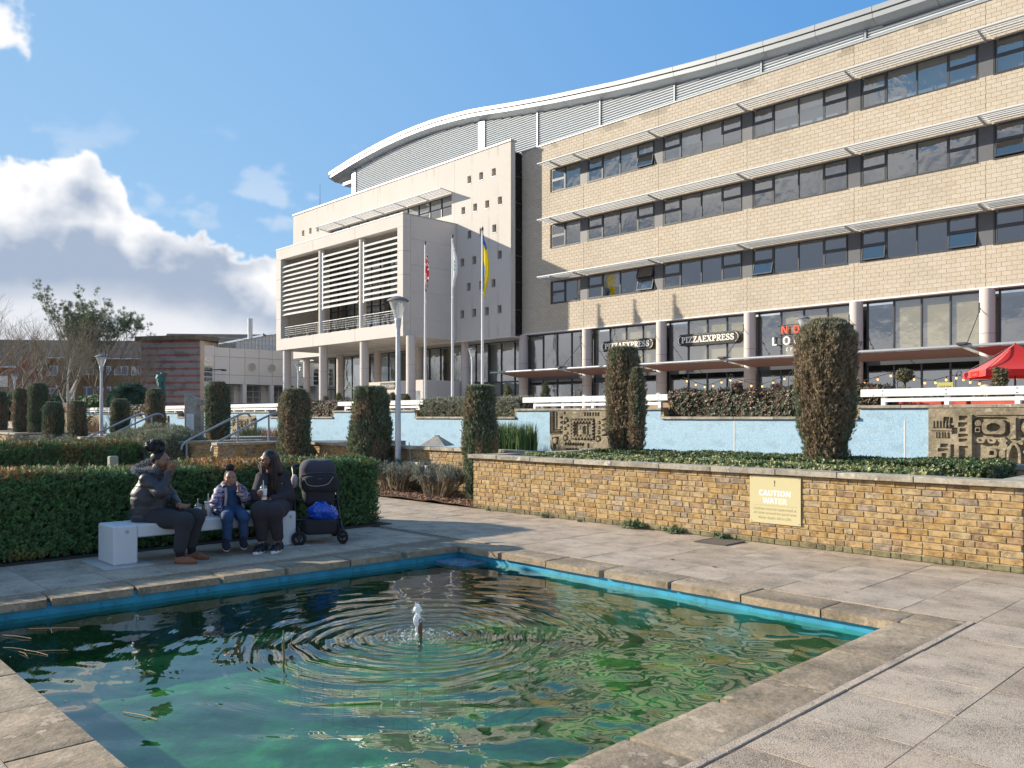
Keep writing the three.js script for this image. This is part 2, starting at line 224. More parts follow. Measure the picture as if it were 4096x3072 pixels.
{
  const g = struct('pond_kerb', 'worn sandstone coping stones laid flat round the pond');
  g.userData.category = 'coping'; srand(5);
  const T = 0.075;
  // worn block: bevelled box whose top rim wanders; chips at some ends
  const stone = (L, Wd) => { const s = new THREE.BoxGeometry(L, T, Wd, 22, 3, 10); const p = s.attributes.position, ph = rr(0, 99), chip = rnd() < 0.6 ? (rnd() < 0.5 ? -1 : 1) : 0; for (let i = 0; i < p.count; i++) { let x = p.getX(i), y = p.getY(i), z = p.getZ(i); const n = (q, w) => fbm(x * 7 + ph + q, y * 9 + q, z * 7 + w, 3) - 0.5; const ex = Math.abs(x) > L / 2 - 1e-4, ez = Math.abs(z) > Wd / 2 - 1e-4, ey = y > T / 2 - 1e-4; if (ex) x -= Math.sign(x) * (0.003 + Math.max(0, n(1, 2)) * 0.012); if (ez) z -= Math.sign(z) * (0.001 + Math.max(0, n(3, 4)) * 0.014); if (ey) y += n(5, 6) * 0.004; if ((ex && ey) || (ez && ey)) y -= 0.004 + Math.max(0, n(7, 8)) * 0.014; if (chip && ex && Math.sign(x) === chip && z > Wd / 2 - 0.09) { x -= chip * (0.03 * (z - Wd / 2 + 0.09) / 0.09); } p.setXYZ(i, x, y, z); } s.computeVertexNormals(); return s; };
  const put = (cx, cz, L, Wd, turn) => { const q = stone(L, Wd); q.rotateY(turn); q.translate(cx, -T / 2 + rr(-0.003, 0.004), cz); part('coping_stone', uvm(q, rr(0, 9), rr(0, 9)), stoneMats[Math.floor(rnd() * 4)], g); };
  // long runs: back, front, left, right
  const Wd = 0.42, gap = 0.009;
  let xs = [-8.50, -7.95, -7.32, -6.55, -5.72, -4.86, -4.05, -3.28, -2.64];
  for (let i = 0; i + 1 < xs.length; i++) put((xs[i] + xs[i + 1]) / 2, PZ0 - Wd / 2, xs[i + 1] - xs[i] - gap, Wd, 0);
  put((-2.64 + -2.245) / 2 , PZ0 - Wd / 2 + 0.0, 0.395, Wd, 0);
  xs = [-8.78, -7.9, -6.95, -6.05, -5.31, -4.53, -4.07, -3.2, -2.25];
  for (let i = 0; i + 1 < xs.length; i++) put((xs[i] + xs[i + 1]) / 2, PZ1 + 0.205, xs[i + 1] - xs[i] - gap, 0.41, Math.PI * 0);
  let zs = [PZ1, -2.22, -2.97, -3.78, -4.5, -5.3, -6.05, PZ0];
  const la = Math.atan2(PX0b - PX0f, -(PZ0 - PZ1));
  for (let i = 0; i + 1 < zs.length; i++) { const zc = (zs[i] + zs[i + 1]) / 2; put(poolLeft(zc) - 0.21, zc, zs[i] - zs[i + 1] - gap, 0.42, Math.PI / 2 - la); }
  zs = [PZ1, -2.0, -2.75, -3.4, -4.22, -4.82, -5.72, PZ0];
  for (let i = 0; i + 1 < zs.length; i++) put(PX1 + 0.205, (zs[i] + zs[i + 1]) / 2, zs[i] - zs[i + 1] - gap, 0.40, -Math.PI / 2);
  // thin edging strip between the coping and the slabs on the right
  for (const [a, b] of [[-7.28, -6.2], [-6.19, -4.95], [-4.94, -3.6], [-3.59, -2.4], [-2.39, -1.0]]) part('edging_strip', uvm(cb(-2.247, -2.192, -0.06, 0.004, a, b, 0.003, 0.0015), rr(0, 4), rr(0, 4)), slabMats[2], g);
}
// basin
const WATER = -0.155, FX = -5.5; // level of the water
{
  const g = struct('pond_basin', 'blue painted pond basin with algae on its floor'); g.userData.category = 'basin';
  const e = 0.05, D = -0.62, xl = (z) => poolLeft(z) - e, x1 = PX1 + e, z0 = PZ0 - e, z1 = PZ1 + e;
  const blue = mat({ c: [0.03, 0.33, 0.52], roughness: 0.55, map: rgbTex(512, (i) => { const s = sstep(0.62, 0.7, F2[i] * 0.6 + F1[i] * 0.4) * 0.6; const v = 0.85 + (F1[i] - 0.5) * 0.5; return [mix(v, 0.5, s), mix(v, 0.42, s), mix(v, 0.3, s)]; }, 0.9) });
  const algae = pfbm(1024, 6, 71, 7, 0.6), al2 = pfbm(1024, 24, 73, 5, 0.62);
  const floorMap = rgbTex(1024, (i, u, v) => { const t = sstep(0.36, 0.64, algae[i]), s = sstep(0.3, 0.7, al2[i]), k = 0.55 + 0.9 * s; const base = [0.007, 0.055, 0.016], hi = [0.018, 0.145, 0.03], mud = [0.028, 0.06, 0.026]; const q = sstep(0.66, 0.74, al2[i] * 0.5 + algae[i] * 0.5); const b2 = base.map((b, n) => mix(b, hi[n], t) * k); return b2.map((b, n) => mix(b, mud[n], q)); }, 5.6);
  const fm = mat({ map: floorMap, roughness: 1, bumpMap: rough1, bumpScale: 0.02 });
  const wallMap = mat({ map: rgbTex(512, (i, u, v) => { const s = sstep(0.36, 0.56, F1[i] * 0.6 + F4[i] * 0.4); return [mix(0.02, 0.012, s), mix(0.14, 0.07, s), mix(0.24, 0.045, s)]; }, 1.1), roughness: 1 });
  const q = (a, b, c, d, m, n) => part(n, tri([a, b, c, d], [[0, 1, 2, 3]]), m, g);
  const ring = (ya, yb, m, n) => { q([xl(z0), ya, z0], [x1, ya, z0], [x1, yb, z0], [xl(z0), yb, z0], m, n); q([x1, ya, z0], [x1, ya, z1], [x1, yb, z1], [x1, yb, z0], m, n); q([x1, ya, z1], [xl(z1), ya, z1], [xl(z1), yb, z1], [x1, yb, z1], m, n); q([xl(z1), ya, z1], [xl(z0), ya, z0], [xl(z0), yb, z0], [xl(z1), yb, z1], m, n); };
  ring(WATER - 0.035, -0.04, blue, 'painted_wall'); ring(D, WATER - 0.035, wallMap, 'mossy_wall');
  const fl = new THREE.PlaneGeometry(6, 5.8, 90, 90); fl.rotateX(-Math.PI / 2); fl.translate(-5.4, D, -4.1); { const p = fl.attributes.position; for (let i = 0; i < p.count; i++) p.setY(i, D + (fbm(p.getX(i) * 1.6, 0, p.getZ(i) * 1.6, 4) - 0.4) * 0.12); fl.computeVertexNormals(); } part('pond_floor', uvm(fl), fm, g);
  // corner ledge with leaf litter, and a grate over the drain in the back wall
  part('ledge', cb(xl(z0) + 0.02, xl(z0) + 0.56, WATER - 0.05, WATER + 0.012, z0 + 0.01, z0 + 0.44, 0.006, 0.004), mat({ c: [0.10, 0.20, 0.28], map: mot08, roughness: 0.9 }), g);
}
// water
const FOUNT = V3(-5.43, WATER, -4.17);
{
  const g = struct('water', 'rippled clear green pond water with a small fountain'); 
  const x0 = PX0f - 0.06, x1 = PX1 + 0.045, z0 = PZ0 - 0.045, z1 = PZ1 + 0.045, N = 560;
  const geo = new THREE.PlaneGeometry(1, 1, N, N); geo.rotateX(-Math.PI / 2); const p = geo.attributes.position;
  const dirs = []; srand(77); for (let i = 0; i < 26; i++) { const L = mix(0.15, 0.95, Math.pow(rnd(), 1.25)), a = rr(0, 6.283); dirs.push([Math.cos(a) / L * 6.283, Math.sin(a) / L * 6.283, rr(0, 6.28), L]); }
  const hgt = (x, z) => {
    const dx = x - FOUNT.x, dz = z - FOUNT.z, r = Math.hypot(dx, dz), wob = (fbm(x * 1.7, 3, z * 1.7, 3) - 0.5);
    const rr2 = r + wob * 0.10; let h = 0;
    const ang = Math.atan2(dz, dx), un = 0.45 + 1.1 * fbm(Math.cos(ang) * 1.8 + r * 0.9, r * 1.3, Math.sin(ang) * 1.8, 3);
    const env = Math.exp(-r * 0.66) * (1 - Math.exp(-r * 8)), lam = 0.10 + 0.036 * r; // rings spread from the jet
    h += 0.0046 * env * un * Math.sin(6.283 * (rr2 + wob * 0.16) / lam * 0.9 - 1) + 0.0017 * env * Math.sin(6.283 * (rr2 + wob * 0.2) / 0.047 + ang * 2) * Math.exp(-r * 0.8) + 0.0009 * env * Math.sin(6.283 * (r * 1.15 + 0.2 * Math.sin(ang * 3 + 1)) / 0.16);
    const right = sstep(-5.2, -3.2, x) * 0.8 + 0.35, lee = sstep(-8.4, -6.6, x) * 0.6 + 0.4;   // breeze ruffles the open right side more
    for (const [kx, kz, ph, L] of dirs) h += 0.00068 * (L / 0.3) * Math.sin(kx * x + kz * z + ph + wob * 2.2) * right * lee * (0.55 + 0.9 * vnoise(x * 1.1 + ph, 0, z * 1.1));
    return h;
  };
  for (let i = 0; i < p.count; i++) { const u = p.getX(i) + 0.5, v = p.getZ(i) + 0.5, z = mix(z0, z1, v), xa = poolLeft(z) - 0.045, x = mix(xa, x1, u); p.setXYZ(i, x, WATER + hgt(x, z), z); }
  const e = 0.002, nn = geo.attributes.normal; for (let i = 0; i < p.count; i++) { const x = p.getX(i), z = p.getZ(i), h0 = hgt(x, z), nx = -(hgt(x + e, z) - h0) / e, nz = -(hgt(x, z + e) - h0) / e, l = 1 / Math.hypot(nx, 1, nz); nn.setXYZ(i, nx * l, l, nz * l); }
  const m = new THREE.MeshPhysicalMaterial({ transmission: 1, thickness: 0, roughness: 0.0, ior: 1.7 }); m.color.setRGB(0.66, 0.94, 0.68);
  part('water_surface', geo, m, g);
}
// ---------------------------------------------------------------- brick walls, tiled wall, fences, steps
const tint = (c, k) => lin(c[0] * k, c[1] * k, c[2] * k);
const brickTones = [[0.55, 0.375, 0.165], [0.53, 0.345, 0.14], [0.56, 0.40, 0.19], [0.51, 0.32, 0.125], [0.55, 0.39, 0.205], [0.51, 0.36, 0.19], [0.53, 0.35, 0.15], [0.55, 0.41, 0.23], [0.44, 0.29, 0.155], [0.42, 0.33, 0.235]];
const brickMap = rgbTex(512, (() => { const a = pfbm(512, 12, 81, 6, 0.62), b = pfbm(512, 60, 83, 3, 0.8), w = pfbm(512, 20, 87, 4); return (i) => { const v = 0.72 + (a[i] - 0.45) * 1.3 + (b[i] - 0.5) * 0.5, s = sstep(0.66, 0.76, w[i]) * 0.32, k = sstep(0.34, 0.22, w[i]) * 0.4; return [mix(v, 1.15, s) * (1 - k), mix(v * 0.98, 1.25, s) * (1 - k), mix(v * 0.95, 1.9, s) * (1 - k * 0.6)]; }; })(), 0.9);
const brickMats = brickTones.map((c) => mat({ c: c.map((v) => v * 0.90), map: brickMap, bumpMap: grain, bumpScale: 0.004, roughness: 0.92 }));
const brickVc = mat({ map: brickMap, bumpMap: grain, bumpScale: 0.004, roughness: 0.92, vertexColors: true });
const mortar = mat({ c: [0.52, 0.44, 0.31], map: mot08, bumpMap: grain, bumpScale: 0.006, roughness: 1 });
const mossyBrick = mat({ c: [0.24, 0.215, 0.115], map: brickMap, bumpMap: grain, bumpScale: 0.004, roughness: 1 });
// a straight brick face from a to b (world x, z), seen from its left-hand normal side n; bricks stand `out` proud of the mortar core
function brickRun(g, ax, az, bx, bz, y0, courses, keepSingle, opt = {}) {
  const L = Math.hypot(bx - ax, bz - az), ux = (bx - ax) / L, uz = (bz - az) / L, nx = -uz, nz = ux, turn = Math.atan2(-uz, ux), C = 0.075; // n = left of a->b in x-z with z towards us
  const list = [];
  for (let r = 0; r < courses; r++) {
    let s = 0, k = 0, first = true; const lead = r % 2 ? rr(0.07, 0.13) : rr(0.16, 0.215);
    while (s < L - 0.02) {
      let w = first ? lead : (k > 1 && rnd() < 0.24 ? 0.1025 : rr(0.208, 0.219)); first = false; k++;
      if (s + w > L) w = L - s; if (w < 0.03) break;
      list.push([s + w / 2, r, w]); s += w + 0.010;
    }
  }
  const rest = []; let n = 0;
  const near = list.map((q) => { const cx = ax + ux * q[0], cz = az + uz * q[0]; return [q, -cx * CA - cz * SA]; }).sort((p, q) => p[1] - q[1]);
  for (const [[s, r, w]] of near) {
    const g0 = cbox(w, 0.064 + rr(-0.0015, 0.0015), 0.1, 0.0045, 0.0022); g0.rotateZ(rr(-0.006, 0.006)); const pr = rr(-0.003, 0.003) - 0.048;
    g0.rotateY(turn); const cx = ax + ux * s + nx * pr, cz = az + uz * s + nz * pr; g0.translate(cx, y0 + (r + 0.5) * C, cz);
    const geo = uvm(g0, rr(0, 7), rr(0, 7)), t = Math.floor(Math.pow(rnd(), 1.25) * brickTones.length), mossy = r === 0 && opt.mossy;
    if (n++ < keepSingle) part('brick', geo, mossy ? mossyBrick : brickMats[t], g); else rest.push(paint(geo, tint(mossy ? [0.24, 0.215, 0.115] : brickTones[t], rr(0.82, 0.97))));
  }
  if (rest.length) part('bricks', rest, brickVc, g).userData.kind = 'stuff';
}
const copeMats = [[0.50, 0.445, 0.36], [0.465, 0.415, 0.34], [0.53, 0.47, 0.385]].map((c) => mat({ c, map: stoneMap, bumpMap: stoneBump, bumpScale: 0.004, roughness: 0.95 }));
// coping slabs along a straight run; width across, centred on the run
function copeRun(g, ax, az, bx, bz, y0, w, len = 0.75, t = 0.07) {
  const L = Math.hypot(bx - ax, bz - az), ux = (bx - ax) / L, uz = (bz - az) / L, turn = Math.atan2(-uz, ux), n = Math.max(1, Math.round(L / len)); let s = 0;
  for (let i = 0; i < n; i++) { const l = i === n - 1 ? L - s : L / n * rr(0.85, 1.15), q = cbox(l - 0.008, t, w, 0.006, 0.002); q.rotateY(turn); q.translate(ax + ux * (s + l / 2), y0 + t / 2 + rr(-0.002, 0.002), az + uz * (s + l / 2)); part('coping_slab', uvm(q, rr(0, 9), rr(0, 9)), copeMats[Math.floor(rnd() * 3)], g); s += l; }
}
srand(21);
{ // the planter wall behind the pond
  const g = thing('planter_wall', 'low yellow brick planter wall with stone coping behind the pond', 'wall');
  part('mortar_core', [box(-11.2, -2.53, 0, 0.9, -10.1, -9.882), box(-11.2, -10.98, 0, 0.9, -12.7, -10.1), box(-2.75, -2.53, 0, 0.9, -12.7, -10.1)], mortar, g);
  brickRun(g, -11.22, -9.87, -2.51, -9.87, 0, 12, 300, { mossy: true });
  brickRun(g, -2.52, -9.9, -2.52, -12.7, 0, 12, 0, { mossy: true });
  copeRun(g, -11.30, -9.95, -2.46, -9.95, 0.902, 0.30, 0.92); copeRun(g, -2.64, -10.12, -2.64, -12.7, 0.902, 0.30); copeRun(g, -11.1, -10.12, -11.1, -12.7, 0.902, 0.3);
}
{
  const g = struct('planter_soil', 'dark soil in the brick planters'); g.userData.category = 'soil';
  const soil = mat({ c: [0.075, 0.055, 0.04], map: mot08, bumpMap: rough1, bumpScale: 0.03, roughness: 1 });
  part('soil', box(-10.98, -2.75, 0.3, 0.86, -12.7, -10.1), soil, g);
  part('upper_soil', box(-19.4, -2, 0.1, 0.40, -21.1, -12.7), soil, g);
  part('upper_soil', box(-19.4, -11.2, 0.1, 0.40, -12.7, -11.35), soil, g);
  part('upper_soil', box(-80, -22.25, 0.1, 0.91, -12.6, -9.05), soil, g); part('upper_soil', box(-80, -22.25, 0.1, 0.42, -21.1, -12.6), soil, g);
  part('upper_soil', box(-22.25, -19.4, 0.1, 0.42, -21.1, -13.4), soil, g);
}
{ // bark bed right of the hedge
  const g = struct('bark_bed', 'bark mulch bed in front of the lower brick wall'); g.userData.category = 'mulch';
  const bark = mat({ c: [0.24, 0.135, 0.085], map: rgbTex(512, (i) => { const v = 0.5 + (F3[i] - 0.45) * 2.4 + (F2[i] - 0.5); return [v, v * 0.95, v * 0.9]; }, 0.35), bumpMap: grain, bumpScale: 0.02, roughness: 1 });
  const b = new THREE.PlaneGeometry(9, 1.3, 90, 20); b.rotateX(-Math.PI / 2); b.translate(-15.6, 0.01, -10.5); const p = b.attributes.position; for (let i = 0; i < p.count; i++) p.setY(i, 0.012 + fbm(p.getX(i) * 3, 1, p.getZ(i) * 3, 3) * 0.07); b.computeVertexNormals(); part('bark_surface', uvm(b), bark, g);
  const chip = new THREE.BoxGeometry(0.05, 0.008, 0.016), n = 2600, im = new THREE.InstancedMesh(chip, mat({ c: [1, 1, 1], roughness: 1 }), n), o = new THREE.Object3D(); im.name = 'bark_chips'; im.userData.kind = 'stuff';
  srand(4); for (let i = 0; i < n; i++) { o.position.set(rr(-16.5, -11.25), 0, rr(-11.0, -9.93)); o.position.y = 0.02 + fbm(o.position.x * 3, 1, o.position.z * 3, 3) * 0.07; o.rotation.set(rr(-0.5, 0.5), rr(0, 6.3), rr(-0.5, 0.5)); o.scale.setScalar(rr(0.6, 1.7)); o.updateMatrix(); im.setMatrixAt(i, o.matrix); const v = rr(0.5, 1.5); im.setColorAt(i, lin(0.26 * v, 0.15 * v, 0.095 * v)); }
  im.castShadow = im.receiveShadow = true; g.add(im);
}
{ // lower retaining wall and the wing walls of the garden steps
  const g = thing('retaining_wall', 'yellow brick retaining wall with stone coping beyond the bark bed', 'wall');
  part('mortar_core', [box(-19.2, -11.0, 0, 0.93, -11.38, -11.162), box(-11.2, -2.5, 0.3, 0.93, -12.98, -12.74)], mortar, g);
  brickRun(g, -19.2, -11.15, -11.2, -11.15, 0.03, 12, 260, { mossy: true });
  copeRun(g, -19.2, -11.25, -10.9, -11.25, 0.93, 0.32, 0.68);
  copeRun(g, -11.2, -12.86, -2.5, -12.86, 0.93, 0.3, 0.7);
  const w = thing('step_wall', 'brick wing wall on the near side of the garden steps', 'wall', [0, 0, 0], 0, 'wing walls of the garden steps');
  part('mortar_core', [box(-20.18, -19.962, 0, 0.93, -11.0, -9.09), box(-20.17, -19.1, 0, 0.93, -11.3, -10.95)], mortar, w);
  brickRun(w, -19.95, -9.08, -19.95, -10.7, 0.03, 12, 110); brickRun(w, -20.19, -9.07, -19.95, -9.07, 0.03, 12, 20); brickRun(w, -19.95, -10.7, -19.15, -11.15, 0.03, 12, 60);
  copeRun(w, -20.07, -9.02, -20.07, -11.1, 0.93, 0.34, 0.8); copeRun(w, -19.95, -10.9, -19.0, -11.25, 0.932, 0.32, 0.6);
  const a = thing('step_wall', 'brick wing wall on the far side of the garden steps below the grey mound', 'wall', [0, 0, 0], 0, 'wing walls of the garden steps');
  part('mortar_core', [box(-22.3, -22.092, 0, 0.93, -11.4, -8.92), box(-27.3, -22.1, 0, 0.93, -9.12, -8.912)], mortar, a);
  brickRun(a, -22.08, -8.9, -22.08, -11.4, 0.03, 12, 140); brickRun(a, -27.3, -8.9, -22.08, -8.9, 0.03, 12, 100);
  copeRun(a, -22.19, -8.84, -22.19, -11.4, 0.93, 0.34, 0.8); copeRun(a, -27.3, -9.0, -22.36, -9.0, 0.93, 0.32, 0.8);
  const b = thing('step_wall', 'low brick end wall of the far flight of garden steps', 'wall', [0, 0, 0], 0, 'wing walls of the garden steps');
  part('mortar_core', [box(-27.5, -27.31, 0, 0.93, -11.4, -8.86), box(-29.3, -29.11, 0, 0.93, -11.4, -8.66), box(-37.3, -29.2, 0, 0.93, -11.6, -11.4)], mortar, b);
  brickRun(b, -27.3, -8.85, -27.3, -11.4, 0.03, 12, 0); brickRun(b, -27.52, -8.85, -27.3, -8.85, 0.03, 12, 24); brickRun(b, -29.1, -8.65, -29.1, -11.4, 0.03, 12, 90); brickRun(b, -29.32, -8.64, -29.1, -8.64, 0.03, 12, 24);
  copeRun(b, -27.41, -8.78, -27.41, -11.4, 0.93, 0.34); copeRun(b, -29.2, -8.58, -29.2, -11.4, 0.93, 0.34);
  const c = thing('planter_wall', 'far brick planter wall under the clipped conifers at the edge', 'wall');
  part('mortar_core', box(-48, -37.42, 0, 0.93, -8.9, -8.69), mortar, c); part('mortar_core', box(-37.6, -37.42, 0, 0.93, -11.5, -8.9), mortar, c);
  brickRun(c, -48, -8.68, -37.4, -8.68, 0.03, 12, 0); brickRun(c, -37.41, -8.69, -37.41, -11.5, 0.03, 12, 120);
  copeRun(c, -48, -8.78, -37.3, -8.78, 0.93, 0.34, 1); copeRun(c, -37.5, -8.95, -37.5, -11.5, 0.93, 0.34, 1);
}
{ // flights of steps and their handrails
  const conc = mat({ c: [0.30, 0.28, 0.25], map: mot08, bumpMap: grain, bumpScale: 0.003 });
  for (const [x0, x1, z0, lab] of [[-22.08, -20.19, -9.05, 'nearer flight of concrete garden steps between brick walls'], [-29.1, -27.52, -8.8, 'farther flight of concrete garden steps between brick walls']]) {
    const g = thing('garden_steps', lab, 'steps', [0, 0, 0], 0, 'garden steps'); for (let i = 0; i < 6; i++) part('step', cb(x0 + 0.01, x1 - 0.01, 0, (i + 1) * 0.155, z0 - 0.34 * (i + 1), z0 - 0.34 * i, 0.008), conc, g);
    part('landing', box(x0 + 0.01, x1 - 0.01, 0, 0.93, z0 - 6, z0 - 0.34 * 6), conc, g);
  }
  const rail = (x, z0, lab) => { const g = thing('handrail', lab, 'handrail', [0, 0, 0], 0, 'grey tube handrails of the steps'); const m = mat({ c: [0.27, 0.31, 0.36], roughness: 0.45, metalness: 0.2, map: mot08 });
    part('rail', tube([[x, 0.78, z0 + 0.02], [x, 0.88, z0 + 0.0], [x, 0.97, z0 - 0.09], [x, 1.30, z0 - 0.75], [x, 1.66, z0 - 1.50], [x, 1.73, z0 - 1.68], [x, 1.73, z0 - 1.86], [x, 1.64, z0 - 1.93]], 0.03, 8, 40), m, g);
    part('post', rod([x, 0, z0 - 0.12], [x, 0.96, z0 - 0.12], 0.027), m, g); part('post', rod([x, 0.5, z0 - 1.55], [x, 1.66, z0 - 1.55], 0.027), m, g); };
  rail(-21.85, -8.95, 'sloping grey handrail at the far side of the nearer steps'); rail(-20.35, -9.1, 'sloping grey handrail at the near side of the nearer steps');
  rail(-28.9, -8.7, 'sloping grey handrail at the far side of the farther steps'); rail(-27.7, -8.8, 'sloping grey handrail at the near side of the farther steps');
}
// terrace behind the tiled wall
const TER = 1.88;
{
  const g = struct('terrace_pavement', 'paved upper terrace in front of the building'); g.userData.category = 'pavement';
  part('terrace_slab', box(-150, 30, 0.5, TER, -90, -21.36), mat({ c: [0.34, 0.30, 0.26], map: mot2, bumpMap: grain, bumpScale: 0.004 }), g);
}
const tileMap = rgbTex(1024, (() => { const N = 1024, T = 64; const tone = new Float32Array(T * T); for (let i = 0; i < T * T; i++) tone[i] = h3(i, 4, 9); return (i, u, v) => { const row = Math.floor(v * T), uu = u * T, col = Math.floor(uu) % T, fx = uu - Math.floor(uu), fy = v * T - row; const grout = fx < 0.1 || fy < 0.1; if (grout) return [0.44, 0.56, 0.63]; const t = tone[row * T + col]; const dirt = 1 - sstep(0.52, 0.7, F4[((Math.floor(v * 512) * 512) + Math.floor(u * 512)) % F4.length]) * 0.16; const c = t < 0.2 ? [0.40, 0.57, 0.68] : t < 0.5 ? [0.32, 0.52, 0.665] : t < 0.8 ? [0.27, 0.475, 0.64] : [0.225, 0.43, 0.615]; return c.map((q) => q * dirt); }; })(), 1.7);
{
  const g = thing('mosaic_wall', 'long light blue mosaic tiled wall below the terrace', 'wall');
  const tm = mat({ map: tileMap, roughness: 0.35, bumpMap: greyTex(512, (i, u, v) => { const a = (u * 32) % 1, b = (v * 32) % 1; return a < 0.1 || b < 0.1 ? 0.2 : 0.8; }, 0.85), bumpScale: 0.002 });
  for (const x of [-50.2, -36.4, -30.7, -24.6, -18.0, -12.6, -7.9]) part('movement_joint', box(x - 0.02, x + 0.02, 0.2, 1.57, -20.999, -20.994), mat({ c: [0.62, 0.63, 0.62], roughness: 0.9 }), g);
  const hi = [[-76.6, -63.5], [-57.8, -52.0], [-46.5, -40.0], [-33.8, -27.55], [-21.5, -15.15], [-9.0, 1]], lo = [[-63.5, -57.8], [-52, -46.5], [-40, -33.8], [-27.55, -21.5], [-15.15, -9.0]];
  for (const [a, b] of hi) { part('tiled_panel', uvm(box(a, b, 0.2, 1.86, -21.3, -21)), tm, g); copeRun(g, a - 0.06, -21.14, b + 0.06, -21.14, 1.862, 0.42, 1.15, 0.075); }
  for (const [a, b] of lo) { part('tiled_panel', uvm(box(a, b, 0.2, 1.575, -21.3, -21)), tm, g); copeRun(g, a + 0.02, -21.14, b - 0.02, -21.14, 1.577, 0.42, 1.15, 0.075); }
  srand(8); for (const [x, s] of [[-33.8, 1], [-27.55, -1], [-21.5, 1], [-15.15, -1], [-9.0, 1], [-40, -1], [-52, -1], [-57.8, 1], [-63.5, -1]]) { const e = x - s * 0.012; for (let r = 0; r < 3; r++) for (let k = 0; k < 2; k++) part('brick', uvm(cb(e - 0.1, e + 0.1, 1.66 + r * 0.07, 1.723 + r * 0.07, -21.28 + k * 0.15, -21.14 + k * 0.13, 0.004), rr(0, 3), rr(0, 3)), brickMats[6 + (r + k) % 3], g); }
}
{ // white timber rails on the high stretches
  const fence = (x0, x1, n, lab) => { const g = thing('timber_fence', lab, 'fence', [0, 0, 0], 0, 'white timber rails along the terrace'); const z = -21.2;
    part('top_board', cb(x0, x1, 2.155, 2.345, z, z + 0.05, 0.006, 0.002), M.whitePaint, g); part('lower_rail', cb(x0 + 0.5, x1 - 0.3, 2.02, 2.11, z - 0.045, z - 0.005, 0.005, 0.002), M.whitePaint, g);
    const a = x0 + 0.55, b = x1 - 0.35; for (let i = 0; i < n; i++) { const x = a + (b - a) * i / (n - 1); const p = part('post', cb(x - 0.055, x + 0.055, 1.93, 2.33, z - 0.125, z - 0.006, 0.005), M.whitePaint, g); for (const y of [2.20, 2.30]) { const bo = rod([0, 0, 0], [0, 0, 0.012], 0.012, 0.012, 8); bo.translate(x, y, z + 0.05); part('bolt', bo, M.darkFrame, p); } } };
  fence(-76.4, -63.4, 9, 'white timber rail at the far end above the blue wall'); fence(-57.6, -51.2, 5, 'white timber rail behind the concrete memorial'); fence(-46.4, -39.3, 6, 'white timber rail above the square face relief'); fence(-33.7, -27.2, 5, 'white timber rail below the entrance sign'); fence(-21.35, -15.0, 5, 'white timber rail above the zigzag relief'); fence(-9.05, 0.8, 7, 'white timber rail above the largest relief beside the red parasol');
}
